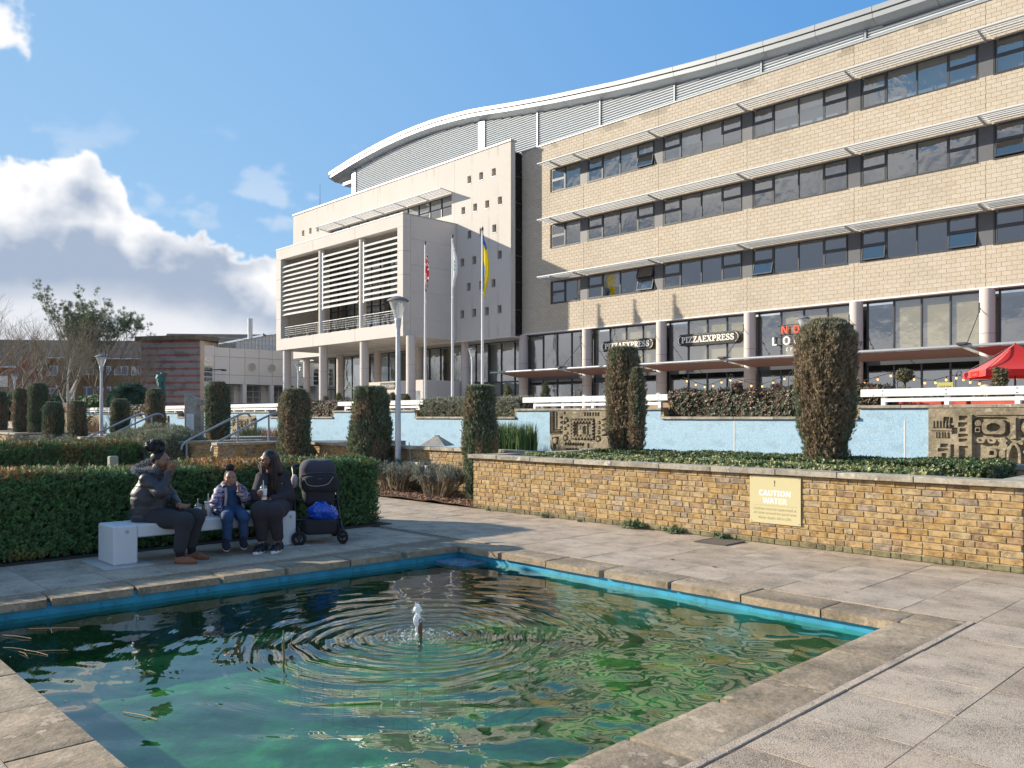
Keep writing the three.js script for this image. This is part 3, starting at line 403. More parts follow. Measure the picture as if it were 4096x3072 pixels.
{ // cast concrete reliefs: their heights are drawn as grey levels and built as real depth
  const conc = mat({ c: [0.40, 0.335, 0.235], map: stoneMap, bumpMap: stoneBump, bumpScale: 0.004, roughness: 1 });
  const relief = (x0, x1, y0, y1, depth, lab, draw, nx = 230) => {
    const w = 460, h = Math.round(w * (y1 - y0) / (x1 - x0)), cv = document.createElement('canvas'); cv.width = w; cv.height = h; const c = cv.getContext('2d'); c.fillStyle = '#b0b0b0'; c.fillRect(0, 0, w, h); draw(c, w, h);
    const px = c.getImageData(0, 0, w, h).data, ny = Math.round(nx * h / w), geo = new THREE.PlaneGeometry(x1 - x0, y1 - y0, nx, ny), p = geo.attributes.position;
    for (let i = 0; i < p.count; i++) { const u = (p.getX(i) / (x1 - x0) + 0.5), v = 0.5 - p.getY(i) / (y1 - y0); const X = Math.min(w - 1, Math.floor(u * w)), Y = Math.min(h - 1, Math.floor(v * h)); const e = u < 0.001 || u > 0.999 || v < 0.001 || v > 0.999; let d = px[(Y * w + X) * 4] / 255 * depth + (fbm(u * 40, v * 30, x0, 3) - 0.5) * 0.014; p.setZ(i, e ? 0 : d); }
    geo.translate((x0 + x1) / 2, (y0 + y1) / 2, -20.997); geo.computeVertexNormals(); return single('relief_panel', uvm(toCreasedNormals(geo, 0.6)), conc, lab, 'relief', 'cast concrete reliefs on the blue wall');
  };
  const D = '#2a2a2a', L = '#f0f0f0', Mi = '#707070';
  const circ = (c, x, y, r, f) => { c.fillStyle = f; c.beginPath(); c.arc(x, y, r, 0, 7); c.fill(); };
  const poly = (c, pts, f) => { c.fillStyle = f; c.beginPath(); pts.forEach(([x, y], i) => i ? c.lineTo(x, y) : c.moveTo(x, y)); c.closePath(); c.fill(); };
  const zig = (c, x0, y0, x1, y1, n, amp, lw, f) => { c.strokeStyle = f; c.lineWidth = lw; c.lineJoin = 'miter'; c.beginPath(); for (let i = 0; i <= n; i++) { const t = i / n, s = i % 2 ? amp : 0, dx = (x1 - x0), dy = (y1 - y0), l = Math.hypot(dx, dy); c.lineTo(x0 + dx * t - dy / l * s, y0 + dy * t + dx / l * s); } c.stroke(); };
  relief(-19.75, -16.75, 0.38, 1.85, 0.13, 'cast concrete relief with zigzag framed face on the blue wall', (c, w, h) => {
    for (let i = 0; i < 7; i++) { c.strokeStyle = i % 2 ? D : L; c.lineWidth = 4; c.strokeRect(4 + i * 7, -20, 60 - i * 7 + 40, h * 0.62 - i * 4); }
    poly(c, [[75, 14], [w - 70, 14], [w - 70, h * 0.62], [w - 60, h * 0.8], [w * 0.75, h - 10], [60, h - 10], [75, h * 0.6]], '#a8a8a8');
    poly(c, [[150, 40], [w - 150, 40], [w - 150, h * 0.66], [150, h * 0.66]], D); zig(c, 158, 44, w - 158, 44, 14, 16, 7, L); zig(c, 158, h * 0.64, w - 158, h * 0.64, 14, -18, 7, L); zig(c, 156, 44, 156, h * 0.64, 12, -16, 7, L); zig(c, w - 156, 44, w - 156, h * 0.64, 12, 16, 7, L);
    poly(c, [[195, 62], [255, 62], [255, h * 0.56], [195, h * 0.56]], Mi); circ(c, 210, 85, 9, L); circ(c, 240, 85, 9, D); poly(c, [[222, 80], [232, 80], [236, 112], [218, 112]], L); poly(c, [[206, 122], [246, 122], [240, 130], [212, 130]], D);
    for (const [x, y, r] of [[118, 48, 15], [100, 62, 10], [128, 76, 8], [108, 92, 9], [112, 142, 18], [335, 142, 17], [126, 116, 7], [340, 60, 9], [340, 85, 8], [338, 108, 10], [140, 158, 8]]) { circ(c, x, y, r, D); circ(c, x, y, r * 0.55, L); }
    for (let i = 0; i < 4; i++) { poly(c, [[355, 24 + i * 26], [400, 34 + i * 26], [355, 46 + i * 26]], L); poly(c, [[402, 26 + i * 26], [362, 48 + i * 26], [402, 48 + i * 26]], D); poly(c, [[92, 24 + i * 26], [72, 34 + i * 26], [92, 46 + i * 26]], D); }
    for (let i = 0; i < 8; i++) { circ(c, 112 + i * 17, h * 0.77, 8, D); c.fillStyle = L; c.fillRect(108 + i * 17, h * 0.72, 8, 6); } for (let i = 0; i < 6; i++) { c.fillStyle = D; c.fillRect(112 + i * 22, h * 0.87, 17, 13); } for (let i = 0; i < 6; i++) { c.fillStyle = D; c.fillRect(240 + i * 18, 8, 11, 18); }
    c.fillStyle = D; c.fillRect(262, h * 0.74, 12, 45); circ(c, 340, h * 0.9, 14, L); circ(c, 372, h * 0.9, 14, L); poly(c, [[14, h * 0.63], [66, h * 0.60], [52, h * 0.9], [26, h * 0.9]], D); circ(c, 38, h * 0.7, 16, L); poly(c, [[395, h * 0.62], [452, h * 0.62], [448, h * 0.8], [405, h * 0.86]], D); for (let i = 0; i < 4; i++) zig(c, 402, h * 0.66 + i * 10, 446, h * 0.66 + i * 10, 8, 6, 4, L);
    poly(c, [[0, h * 0.9], [60, h], [0, h]], '#000'); poly(c, [[w, h * 0.8], [w, h], [w * 0.78, h]], '#000');
  });
  relief(-7.33, -3.7, 0.36, 1.86, 0.16, 'largest cast concrete relief with hollow eyes on the blue wall', (c, w, h) => {
    c.fillStyle = '#9a9a9a'; c.fillRect(0, 0, w, h); srand(31);
    const rect = (x, y, a, b, f) => { c.fillStyle = f; c.fillRect(x, y, a, b); };
    for (const [x, y, a, b] of [[45, 28, 14, 18], [62, 30, 8, 16], [52, 52, 22, 10], [68, 60, 14, 18], [88, 24, 20, 12], [86, 44, 22, 12], [90, 62, 16, 8], [86, 78, 24, 8], [88, 92, 20, 8], [36, 108, 20, 10], [30, 122, 26, 8], [40, 136, 12, 20], [30, 152, 40, 10], [64, 110, 10, 34], [88, 112, 22, 42], [66, 150, 30, 10]]) rect(x, y, a, b, D);
    for (let i = 0; i < 6; i++) rect(14 + i * 9, 38, 4, 22, '#c8c8c8'); for (let i = 0; i < 5; i++) rect(22 + i * 8, 72, 3, 18, '#c8c8c8'); rect(10, 64, 60, 4, '#c8c8c8');
    c.fillStyle = D; c.beginPath(); c.roundRect(124, 28, 96, 58, 18); c.fill(); c.fillStyle = L; c.beginPath(); c.roundRect(150, 36, 62, 42, 14); c.fill(); c.fillStyle = '#101010'; c.beginPath(); c.ellipse(180, 57, 17, 11, 0, 0, 7); c.fill(); circ(c, 140, 46, 10, L); rect(132, 58, 14, 14, L); rect(136, 62, 6, 6, D);
    poly(c, [[246, 34], [300, 22], [318, 60], [300, 92], [248, 84]], D); c.strokeStyle = L; c.lineWidth = 12; c.beginPath(); c.ellipse(282, 57, 26, 22, 0, 0, 7); c.stroke(); circ(c, 283, 58, 9, '#101010'); circ(c, 320, 28, 16, L); circ(c, 320, 28, 6, D);
    for (let i = 0; i < 3; i++) { c.strokeStyle = L; c.lineWidth = 8; c.beginPath(); c.arc(148 + i * 28, 92, 9, 0, Math.PI); c.stroke(); } rect(128, 104, 200, 90, '#5a5a5a'); rect(224, 30, 14, 60, L); c.strokeStyle = L; c.lineWidth = 9; c.beginPath(); c.ellipse(232, 142, 15, 38, 0, 0, 7); c.stroke(); circ(c, 232, 136, 8, '#101010');
    for (const [x, y, r] of [[205, 112, 13], [206, 92, 8], [270, 100, 10], [300, 98, 13], [316, 118, 10], [290, 116, 7], [262, 126, 8], [330, 140, 12], [250, 100, 7]]) circ(c, x, y, r, L);
    c.fillStyle = L; c.beginPath(); c.roundRect(162, 118, 28, 26, 8); c.fill(); rect(170, 126, 12, 10, D); c.beginPath(); c.fillStyle = L; c.roundRect(194, 122, 18, 22, 6); c.fill(); for (let i = 0; i < 18; i++) circ(c, 146 + (i % 6) * 11, 152 + Math.floor(i / 6) * 11, 4.5, L); for (let i = 0; i < 5; i++) rect(262 + i * 12, 142, 8, 40, L); for (let i = 0; i < 26; i++) circ(c, rr(330, 450), rr(20, 180), rr(5, 13), rnd() < 0.5 ? L : D); for (let i = 0; i < 12; i++) rect(rr(330, 440), rr(15, 170), rr(8, 22), rr(6, 14), rnd() < 0.5 ? L : D);
    c.strokeStyle = L; c.lineWidth = 10; c.beginPath(); c.moveTo(120, 20); c.lineTo(120, 170); c.moveTo(200, 184); c.quadraticCurveTo(330, 150, 350, 70); c.stroke(); rect(135, 14, 180, 8, '#d0d0d0');
  }, 260);
  relief(-44.3, -41.5, 0.45, 1.72, 0.15, 'cast concrete relief with square face and fan ears', (c, w, h) => { c.fillStyle = '#000'; c.fillRect(0, 0, w, h); poly(c, [[10, 20], [w - 10, 20], [w - 6, h * 0.75], [w * 0.8, h], [w * 0.2, h], [4, h * 0.75]], '#9a9a9a'); c.strokeStyle = L; c.lineWidth = 14; c.strokeRect(130, 34, 200, 110); c.fillStyle = D; c.fillRect(150, 50, 160, 80); circ(c, 190, 80, 22, L); circ(c, 190, 80, 10, D); circ(c, 270, 80, 22, L); circ(c, 270, 80, 10, D); for (const x of [50, 410]) for (let i = 0; i < 7; i++) { c.strokeStyle = i % 2 ? D : L; c.lineWidth = 7; c.beginPath(); c.moveTo(x, 60); c.lineTo(x + Math.cos(i * 0.9) * 44, 60 + Math.sin(i * 0.9) * 38); c.stroke(); } zig(c, 40, h * 0.62, w - 40, h * 0.62, 16, 18, 8, D); for (let i = 0; i < 9; i++) { c.strokeStyle = i % 2 ? D : L; c.lineWidth = 5; c.beginPath(); c.arc(w / 2, h * 0.55, 60 + i * 11, 0.3, 2.8); c.stroke(); } }, 120);
  relief(-54.9, -53.3, 0.6, 1.72, 0.12, 'narrow cast concrete relief half hidden behind a clipped conifer', (c, w, h) => { for (let i = 0; i < 12; i++) { circ(c, rr(40, 420), rr(30, h - 30), rr(14, 44), i % 2 ? D : L); } }, 70);
  relief(-70.0, -65.9, 0.45, 1.73, 0.14, 'weathered cast concrete relief at the far end of the blue wall', (c, w, h) => { for (let i = 0; i < 6; i++) { c.strokeStyle = i % 2 ? D : L; c.lineWidth = 13; c.beginPath(); c.ellipse(w / 2, h / 2, 170 - i * 26, h * 0.46 - i * 9, 0, 0, 7); c.stroke(); } }, 110);
}
{ // warning notice on the planter wall
  const t = canvasTex(1024, 900, (c, w, h) => { c.fillStyle = '#c9be94'; c.fillRect(0, 0, w, h); c.fillStyle = '#4c4322'; c.textAlign = 'center'; c.font = 'bold 150px sans-serif'; c.fillText('!', w / 2, 190); c.fillStyle = '#fbfbf4'; c.font = 'bold 146px sans-serif'; c.fillText('CAUTION', w / 2, 375); c.fillText('WATER', w / 2, 520); c.fillStyle = '#8a7d45'; c.fillRect(60, 555, w - 120, 4); c.fillStyle = '#5b5130'; c.font = '62px sans-serif'; c.fillText('Children must be supervised at', w / 2, 650, 900); c.fillText('all times around the pond area', w / 2, 728, 900); c.fillText('Water depth: 60cm (2ft)', w / 2, 818, 720); });
  const [geo, ms] = printed(0.71, 0.615, 0.006, t, mat({ c: [0.6, 0.55, 0.3] }), 0.35);
  const g = thing('warning_sign', 'pale yellow caution water notice screwed to the brick wall', 'sign', [-5.325, 0.575, -9.855]); part('panel', geo, ms, g);
  for (const [x, y] of [[-0.33, 0.285], [0.33, 0.285], [-0.33, -0.285], [0.33, -0.285]]) { const s = rod([x, y, 0.002], [x, y, 0.007], 0.007, 0.006, 8); part('screw', s, M.steel, g); }
}
// ---------------------------------------------------------------- the civic building
const glassDark = new THREE.MeshPhysicalMaterial({ transmission: 1, thickness: 0, roughness: 0, ior: 3.1 }); glassDark.color.setRGB(0.62, 0.68, 0.72);
const glassClear = new THREE.MeshPhysicalMaterial({ transmission: 1, thickness: 0, roughness: 0, ior: 3.6 }); glassClear.color.setRGB(0.72, 0.80, 0.78);
const ripple = greyTex(256, (i) => F1[(i % 256) * 2 + Math.floor(i / 256) * 2 * 512], 3.5); glassDark.bumpMap = glassClear.bumpMap = ripple; glassDark.bumpScale = glassClear.bumpScale = 0.012;
const cream = mat({ c: [0.60, 0.56, 0.515], map: rgbTex(512, (() => { const st = pfbm(512, 24, 91, 4), lo = pfbm(512, 3, 92, 4); return (i, u, v) => { const x = i % 512, col = st[x + 512 * 40]; const run = sstep(0.56, 0.74, col) * sstep(0.40, 0.62, lo[i]) * 0.16; const q = 1 - run + (F1[i] - 0.5) * 0.12 + (F3[i] - 0.5) * 0.1; return [q, q * 0.992, q * 0.985]; }; })(), 7), bumpMap: grain, bumpScale: 0.003, roughness: 0.9 });
const creamBox = mat({ c: [0.62, 0.58, 0.535], map: mottle(3.5, 0.12, 11), bumpMap: grain, bumpScale: 0.003, roughness: 0.9 });
const colMat = mat({ c: [0.58, 0.52, 0.485], map: mottle(2.5, 0.14, 13), roughness: 0.85, bumpMap: grain, bumpScale: 0.002 });
const zinc = mat({ c: [0.34, 0.37, 0.40], map: mottle(4, 0.14, 17), roughness: 0.45, metalness: 0.25 });
const zincLt = mat({ c: [0.36, 0.38, 0.395], map: mottle(4, 0.12, 19), roughness: 0.45, metalness: 0.2 });
const louvM = mat({ c: [0.62, 0.66, 0.69], roughness: 0.5 });
const shadeM = mat({ c: [0.62, 0.62, 0.60], roughness: 0.5, map: mot2 });
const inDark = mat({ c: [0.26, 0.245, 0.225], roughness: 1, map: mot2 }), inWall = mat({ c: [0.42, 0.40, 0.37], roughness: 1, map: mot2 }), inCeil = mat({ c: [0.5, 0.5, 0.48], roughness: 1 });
const CB = thing('civic_building', 'large beige block and cream civic building with curved grey roof', 'building');
{
  const g = CB, Zf = -40, XL = -40.45, XR = -2.6;
  const bays = [-40.63, -34.83, -29.03, -23.23, -17.43, -11.63, -5.83, -0.03];     // pier centres
  const floors = [[9.13, 10.62], [12.82, 14.36], [16.51, 18.04]];
  const bands = [[7.32, 9.13], [10.62, 12.82], [14.36, 16.51], [18.04, 19.78]];
  // --- concrete block facing
  const blockMap = rgbTex(512, (i) => { const v = 0.93 + (F3[i] - 0.5) * 0.5 + (F2[i] - 0.5) * 0.3; return [v, v * 0.995, v * 0.98]; }, 0.7);
  const tones = [[0.56, 0.487, 0.39], [0.57, 0.498, 0.405], [0.545, 0.47, 0.37], [0.58, 0.51, 0.42], [0.56, 0.482, 0.383]];
  const bm = tones.map((c) => mat({ c, map: blockMap, roughness: 0.95 })), bv = mat({ map: blockMap, roughness: 0.95, vertexColors: true });
  const jm = mat({ c: [0.49, 0.415, 0.31], roughness: 1, map: mot08 });
  const backs = bands.map(([a, b]) => box(XL + 0.02, XR, a, b, Zf - 0.3, Zf - 0.012)); backs.push(box(XL + 0.02, -37.75, 9.13, 18.04, Zf - 0.3, Zf - 0.012)); part('wall_core', backs, jm, g);
  const bw = 0.398, list = [];
  const rows = (y0, y1, xa, xb) => { const n = Math.round((y1 - y0) / 0.1968), h = (y1 - y0) / n; for (let r = 0; r < n; r++) { const R = Math.round((y0 + r * h) / 0.1968); let x = xa - (R % 2 ? bw / 2 : 0); while (x < xb - 0.01) { const a = Math.max(x, xa), b = Math.min(x + bw, xb); if (b - a > 0.05) list.push([a, b, y0 + r * h, y0 + (r + 1) * h]); x += bw; } } };
  for (const [a, b] of bands) { const edges = [XL + 0.03, ...bays.slice(1).map((v) => v + 0.02), XR]; for (let i = 0; i + 1 < edges.length; i++) if (edges[i] < XR) rows(a, b, edges[i], Math.min(edges[i + 1], XR) - 0.012); }
  for (const [a, b] of floors) rows(a, b, XL + 0.03, -37.76);
  srand(9); list.forEach((q) => { q.d = Math.abs((q[0] + q[1]) / 2 + 11.6); }); list.sort((p, q) => ((p[0] < -10.3 ? 0 : 1) - (q[0] < -10.3 ? 0 : 1)) || p.d - q.d);
  const rest = []; list.forEach(([a, b, y0, y1], n) => { const q = cb(a + 0.005, b - 0.005, y0 + 0.005, y1 - 0.005, Zf - 0.09, Zf + rr(-0.002, 0.002), 0.004); const geo = uvm(q, rr(0, 5), rr(0, 5)), t = Math.floor(rnd() * 5); if (n < 300) part('block', geo, bm[t], g); else rest.push(paint(geo, tint(tones[t], rr(0.965, 1.025) * (1.0 - 0.06 * sstep(0.55, 0.75, fbm(a * 0.35, y0 * 0.5, 3, 4)) - (y1 > 19.4 ? 0.25 * sstep(0.62, 0.7, fbm(a * 0.9, 1, 7, 3)) : 0))))); });
  part('blocks', rest, bv, g).userData.kind = 'stuff';
  part('parapet_trim', box(XL, XR, 19.78, 19.86, Zf - 0.35, Zf + 0.05), zincLt, g);
  // --- ribbon windows
  const fw = 0.06;
  const ring = (x0, x1, y0, y1, z0, z1, w = fw) => [box(x0, x1, y0, y0 + w, z0, z1), box(x0, x1, y1 - w, y1, z0, z1), box(x0, x0 + w, y0 + w, y1 - w, z0, z1), box(x1 - w, x1, y0 + w, y1 - w, z0, z1)];
  const lights = [];
  const ribbon = (x0, x1, y0, y1, cells, open = {}) => {
    const w = grp('window', g), fr = [...ring(x0, x1, y0, y1, Zf - 0.14, Zf - 0.06, 0.05)]; fr.push(box(x0 - 0.0, x1, y0 - 0.03, y0 - 0.001, Zf - 0.2, Zf + 0.03));
    let x = x0 + 0.05; const tot = cells.reduce((s, c) => s + c[0], 0), W = x1 - x0 - 0.1;
    cells.forEach(([f, kind], n) => {
      const xa = x, xb = x + W * f / tot; x = xb; if (n) fr.push(box(xa - 0.035, xa + 0.035, y0 + 0.05, y1 - 0.05, Zf - 0.15, Zf - 0.055));
      const pa = xa + 0.035, pb = xb - 0.035, ya = y0 + 0.05, yb = y1 - 0.05, ym = (ya + yb) / 2 + 0.02;
      if (kind === 's') { fr.push(box(pa, pb, ym - 0.03, ym + 0.03, Zf - 0.15, Zf - 0.055));
        for (const [c, d, key] of [[ya, ym - 0.03, 'b' + n], [ym + 0.03, yb, 't' + n]]) { const tilt = open[key] || 0, s = grp('casement', w); s.removeFromParent(); const H = d - c; const geoF = merge([box(pa, pb, -0.05, 0, -0.02, 0.035), box(pa, pb, -H, -H + 0.05, -0.02, 0.035), box(pa, pa + 0.05, -H + 0.05, -0.05, -0.02, 0.035), box(pb - 0.05, pb, -H + 0.05, -0.05, -0.02, 0.035)]); const geoG = box(pa + 0.045, pb - 0.045, -H + 0.045, -0.045, 0.002, 0.006); for (const q of [geoF, geoG]) { q.rotateX(-tilt); q.translate(0, d, Zf - 0.085); } part('sash', geoF, M.darkFrame, w); part('pane', planeOf(geoG), glassDark, w); }
      } else { part('pane', quad(pa, pb, ya, yb, Zf - 0.10), glassDark, w); if (rnd() < 0.22) part('blind', box(pa, pb, yb - rr(0.25, 0.9), yb, Zf - 0.24, Zf - 0.23), mat({ c: [0.52, 0.52, 0.5] }), w); }
    });
    part('frame', fr, M.darkFrame, w);
  };
  function quad(x0, x1, y0, y1, z) { const q = new THREE.PlaneGeometry(x1 - x0, y1 - y0); q.translate((x0 + x1) / 2, (y0 + y1) / 2, z); return uvm(q, rr(0, 9), rr(0, 9)); }
  function planeOf(b) { // the front face of a thin box as one pane
    b.computeBoundingBox(); const p = b.attributes.position, n = b.attributes.normal; let best = []; const pos = [], nor = []; for (let i = 0; i < p.count; i += 3) if (n.getZ(i) > 0.5) for (let k = 0; k < 3; k++) { pos.push(p.getX(i + k), p.getY(i + k), p.getZ(i + k)); nor.push(n.getX(i + k), n.getY(i + k), n.getZ(i + k)); } const q = new THREE.BufferGeometry(); q.setAttribute('position', new THREE.Float32BufferAttribute(pos, 3)); q.setAttribute('normal', new THREE.Float32BufferAttribute(nor, 3)); return uvm(q, rr(0, 9), rr(0, 9)); }
  const A4 = [[1.2, 's'], [1.4, 'f'], [1.35, 'f'], [1.25, 's']], openings = { '0,1': { t3: 0.32, b3: 0.26 }, '0,3': { b0: 0.24 }, '0,4': { b0: 0.2, b3: 0.2 }, '2,1': { b3: 0.24 }, '1,4': {}, '1,5': { b0: 0.26 }, '0,3b': {} };
  floors.forEach(([y0, y1], f) => {
    ribbon(-37.74, -35.12, y0, y1, [[1.2, 's'], [1.3, 'f']]);
    for (let b = 1; b < 6; b++) { const x0 = bays[b] + 0.29, x1 = Math.min(bays[b + 1] - 0.29, XR); ribbon(x0, x1, y0, y1, A4, openings[f + ',' + b] || (f === 0 && b === 2 ? { b3: 0 } : {})); }
    for (let b = 1; b < 7; b++) { const p = part('pier_panel', [box(bays[b] - 0.285, bays[b] + 0.285, y0 - 0.03, y1, Zf - 0.2, Zf - 0.05), box(bays[b] - 0.285, bays[b] + 0.285, y0 + 0.95, y0 + 0.96, Zf - 0.05, Zf - 0.043)], mat({ c: [0.115, 0.12, 0.135], roughness: 0.5, map: mot2 }), g); }
    part('lintel_soffit', box(-37.75, XR, y1 - 0.001, y1 + 0.01, Zf - 0.3, Zf - 0.02), creamBox, g);
    // rooms behind the glass
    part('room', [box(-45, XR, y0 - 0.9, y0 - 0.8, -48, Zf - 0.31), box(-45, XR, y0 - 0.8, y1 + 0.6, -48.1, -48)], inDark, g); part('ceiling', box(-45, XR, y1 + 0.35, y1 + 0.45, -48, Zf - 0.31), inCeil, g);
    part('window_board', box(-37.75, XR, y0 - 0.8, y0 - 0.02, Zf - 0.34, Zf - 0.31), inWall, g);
    // sunshade
    for (let b = 0; b < 6; b++) {
      const x0 = b ? bays[b] : -37.85, x1 = Math.min(bays[b + 1], XR), ys = y1 + 0.16, s = grp('sunshade', g);
      part('tube', rod([x0, ys, -38.86], [x1, ys, -38.86], 0.055, 0.055, 10), shadeM, s);
      for (let k = 0; k < 4; k++) { const q = new THREE.CylinderGeometry(0.115, 0.115, x1 - x0 - 0.12, 10, 1); q.rotateZ(Math.PI / 2); q.scale(1, 0.11, 1); q.rotateX(0.66); q.translate((x0 + x1) / 2, ys - 0.02 - k * 0.012, -39.06 - k * 0.235); part('slat', plain(q), shadeM, s); }
      const br = (x) => part('bracket', [rod([x, ys, -38.86], [x, y1 + 0.06, Zf - 0.02], 0.035, 0.05, 6), rod([x, ys - 0.06, -38.95], [x, y1 - 0.02, Zf - 0.02], 0.02, 0.03, 6)], M.lampGrey, s);
      br(x1 - (b === 5 ? 0.1 : 0)); if (!b) br(x0 + 1.0);
    }
  });
  // --- ground floor: columns, soffit, glazing
  const colX = [-40.41, -34.65, -28.89, -23.13, -17.37, -11.6, -5.83];
  for (const x of colX) { const c = grp('column', g); part('shaft', cyl(x, -40.12, TER, 7.239, 0.31, 0.31, 28), colMat, c); for (const y of [3.62, 5.28]) part('joint_ring', cyl(x, -40.12, y, y + 0.02, 0.313, 0.313, 28), mat({ c: [0.22, 0.19, 0.17] }), c); }
  part('soffit', box(-41, XR, 7.24, 7.318, -41.2, Zf + 0.03), mat({ c: [0.75, 0.74, 0.72], roughness: 0.7 }), g);
  const Zg = -40.46, tan = mat({ c: [0.62, 0.455, 0.26], roughness: 1, map: mot2 });
  const glaze = (x0, x1, n, lower, upper, tanBlind, drop = 7.24) => {
    const w = grp('shopfront', g), fr = [box(x0, x1, drop - 0.1, drop, Zg - 0.05, Zg + 0.05), box(x0, x1, 4.12, 4.36, Zg - 0.06, Zg + 0.08), box(x0, x1, TER, TER + 0.12, Zg - 0.05, Zg + 0.05), box(x0, x1, 3.78, 3.84, Zg - 0.05, Zg + 0.05)];
    for (let i = 0; i <= n; i++) { const x = x0 + (x1 - x0) * i / n; fr.push(box(x - 0.035, x + 0.035, TER, drop, Zg - 0.06, Zg + 0.06)); if (i < n) { const xb = x0 + (x1 - x0) * (i + 1) / n; part('pane', quad(x + 0.035, xb - 0.035, 4.36, drop - 0.1, Zg), glassClear, w); part('pane', quad(x + 0.035, xb - 0.035, TER + 0.12, 3.78, Zg), glassClear, w); if (tanBlind && i > 0) part('blind', box(x + 0.02, xb - 0.02, 4.4, drop - 0.1, Zg - 0.07, Zg - 0.055), tan, w); } }
    part('frame', fr, M.darkFrame, w);
  };
  glaze(-40.1, -34.95, 4, 0, 0, false); glaze(-34.3, -29.2, 4, 0, 0, true); glaze(-28.5, -23.45, 4, 0, 0, true); glaze(-22.75, -17.7, 4, 0, 0, true); glaze(-16.95, -11.95, 4, 0, 0, true); glaze(-11.2, -6.2, 4, 0, 0, false); glaze(-5.4, -2.7, 2, 0, 0, false);
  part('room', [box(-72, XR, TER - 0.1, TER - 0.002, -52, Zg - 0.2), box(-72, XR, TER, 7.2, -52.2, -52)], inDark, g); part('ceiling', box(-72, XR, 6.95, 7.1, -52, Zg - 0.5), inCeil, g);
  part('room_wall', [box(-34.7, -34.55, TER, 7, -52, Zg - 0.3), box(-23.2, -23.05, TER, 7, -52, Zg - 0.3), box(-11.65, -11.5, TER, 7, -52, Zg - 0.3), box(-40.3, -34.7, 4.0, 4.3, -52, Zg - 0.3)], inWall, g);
  // end wall right of the frame
  part('end_wall', box(XR, XR + 0.4, TER, 19.8, -55, Zf - 0.02), bm[0], g);
  // --- cream slab wall with small square windows
  const Zs = -38.9, SX0 = -69.6, SX1 = -40.39, holes = [[-44.67, 18.59], [-43.41, 18.59], [-42.09, 18.58], [-45.33, 16.49], [-44.04, 16.5], [-42.77, 16.49], [-41.47, 16.5], [-44.66, 14.68], [-43.36, 14.67], [-42.04, 14.68], [-45.44, 12.79], [-44.14, 12.79], [-41.5, 12.8], [-44.74, 10.96], [-43.42, 10.94], [-42.13, 10.92], [-45.45, 9.05], [-44.15, 9.06], [-42.82, 9.05], [-41.52, 9.06], [-67.8, 18.44], [-66.53, 18.45], [-65.25, 18.44]];
  const sh = new THREE.Shape([[SX0, 7.16], [SX1, 7.16], [SX1, 20.40], [SX0, 20.28]].map(([a, b]) => new THREE.Vector2(a, b))), hp = (x0, x1, y0, y1) => sh.holes.push(new THREE.Path([[x0, y0], [x0, y1], [x1, y1], [x1, y0]].map(([a, b]) => new THREE.Vector2(a, b))));
  for (const [x, y] of holes) hp(x - 0.2, x + 0.2, y - 0.27, y + 0.27); hp(-63.2, -46.62, 16.45, 17.93);
  const slab = prism(sh, 0.42); slab.translate(0, 0, Zs - 0.42); part('cream_wall', slab, cream, g);
  part('joint_line', [box(-48.2 - 0.006, -48.2 + 0.006, 18.2, 20.36, Zs, Zs + 0.004), box(-56 - 0.006, -56 + 0.006, 18.2, 20.3, Zs, Zs + 0.004), box(-46.3 - 0.006, -46.3 + 0.006, 15.8, 20.36, Zs, Zs + 0.004)], mat({ c: [0.4, 0.37, 0.34] }), g);
  part('parapet_trim', box(SX0 - 0.06, SX1 + 0.06, 20.34, 20.46, Zs - 0.5, Zs + 0.06), zincLt, g);
  for (const [x, y] of holes) { const w = grp('small_window', g); part('pane', quad(x - 0.2, x + 0.2, y - 0.27, y + 0.27, Zs - 0.33), glassDark, w); part('frame', ring(x - 0.2, x + 0.2, y - 0.27, y + 0.27, Zs - 0.36, Zs - 0.31, 0.025), M.darkFrame, w); part('sill', box(x - 0.22, x + 0.22, y - 0.31, y - 0.272, Zs - 0.2, Zs + 0.025), zincLt, w); part('backing', box(x - 0.3, x + 0.3, y - 0.4, y + 0.4, Zs - 0.8, Zs - 0.75), inDark, w); }
  { const w = grp('window', g), fr = ring(-63.2, -46.62, 16.45, 17.93, Zs - 0.24, Zs - 0.16, 0.06); fr.push(box(-63.1, -46.7, 17.14, 17.2, Zs - 0.24, Zs - 0.16)); for (let i = 1; i < 12; i++) { const x = -63.2 + 16.58 * i / 12; fr.push(box(x - 0.04, x + 0.04, 16.5, 17.9, Zs - 0.25, Zs - 0.15)); } for (let i = 0; i < 12; i++) { const x = -63.2 + 16.58 * i / 12, xb = x + 16.58 / 12; part('pane', quad(x + 0.04, xb - 0.04, 17.2, 17.87, Zs - 0.2), glassDark, w); part('pane', quad(x + 0.04, xb - 0.04, 16.51, 17.14, Zs - 0.2), glassDark, w); } part('frame', fr, M.darkFrame, w); part('backing', [box(-64, -46, 15.9, 18.5, -43, -42.9), box(-64, -46, 15.85, 15.9, -42.9, -39.4)], inDark, w);
    const s = grp('sunshade', g); part('tube', rod([-63.9, 18.14, -37.8], [-46.5, 18.14, -37.8], 0.055, 0.055, 10), shadeM, s); for (let k = 0; k < 4; k++) for (let j = 0; j < 6; j++) { const L = 17.4 / 6, q = new THREE.CylinderGeometry(0.11, 0.11, L - 0.1, 10, 1); q.rotateZ(Math.PI / 2); q.scale(1, 0.11, 1); q.rotateX(0.66); q.translate(-63.9 + L * (j + 0.5), 18.1 - k * 0.012, -37.98 - k * 0.225); part('slat', plain(q), shadeM, s); } for (let j = 0; j <= 6; j++) part('bracket', rod([-63.9 + 17.4 / 6 * j, 18.14, -37.8], [-63.9 + 17.4 / 6 * j, 18.03, Zs], 0.035, 0.05, 6), M.lampGrey, s); }
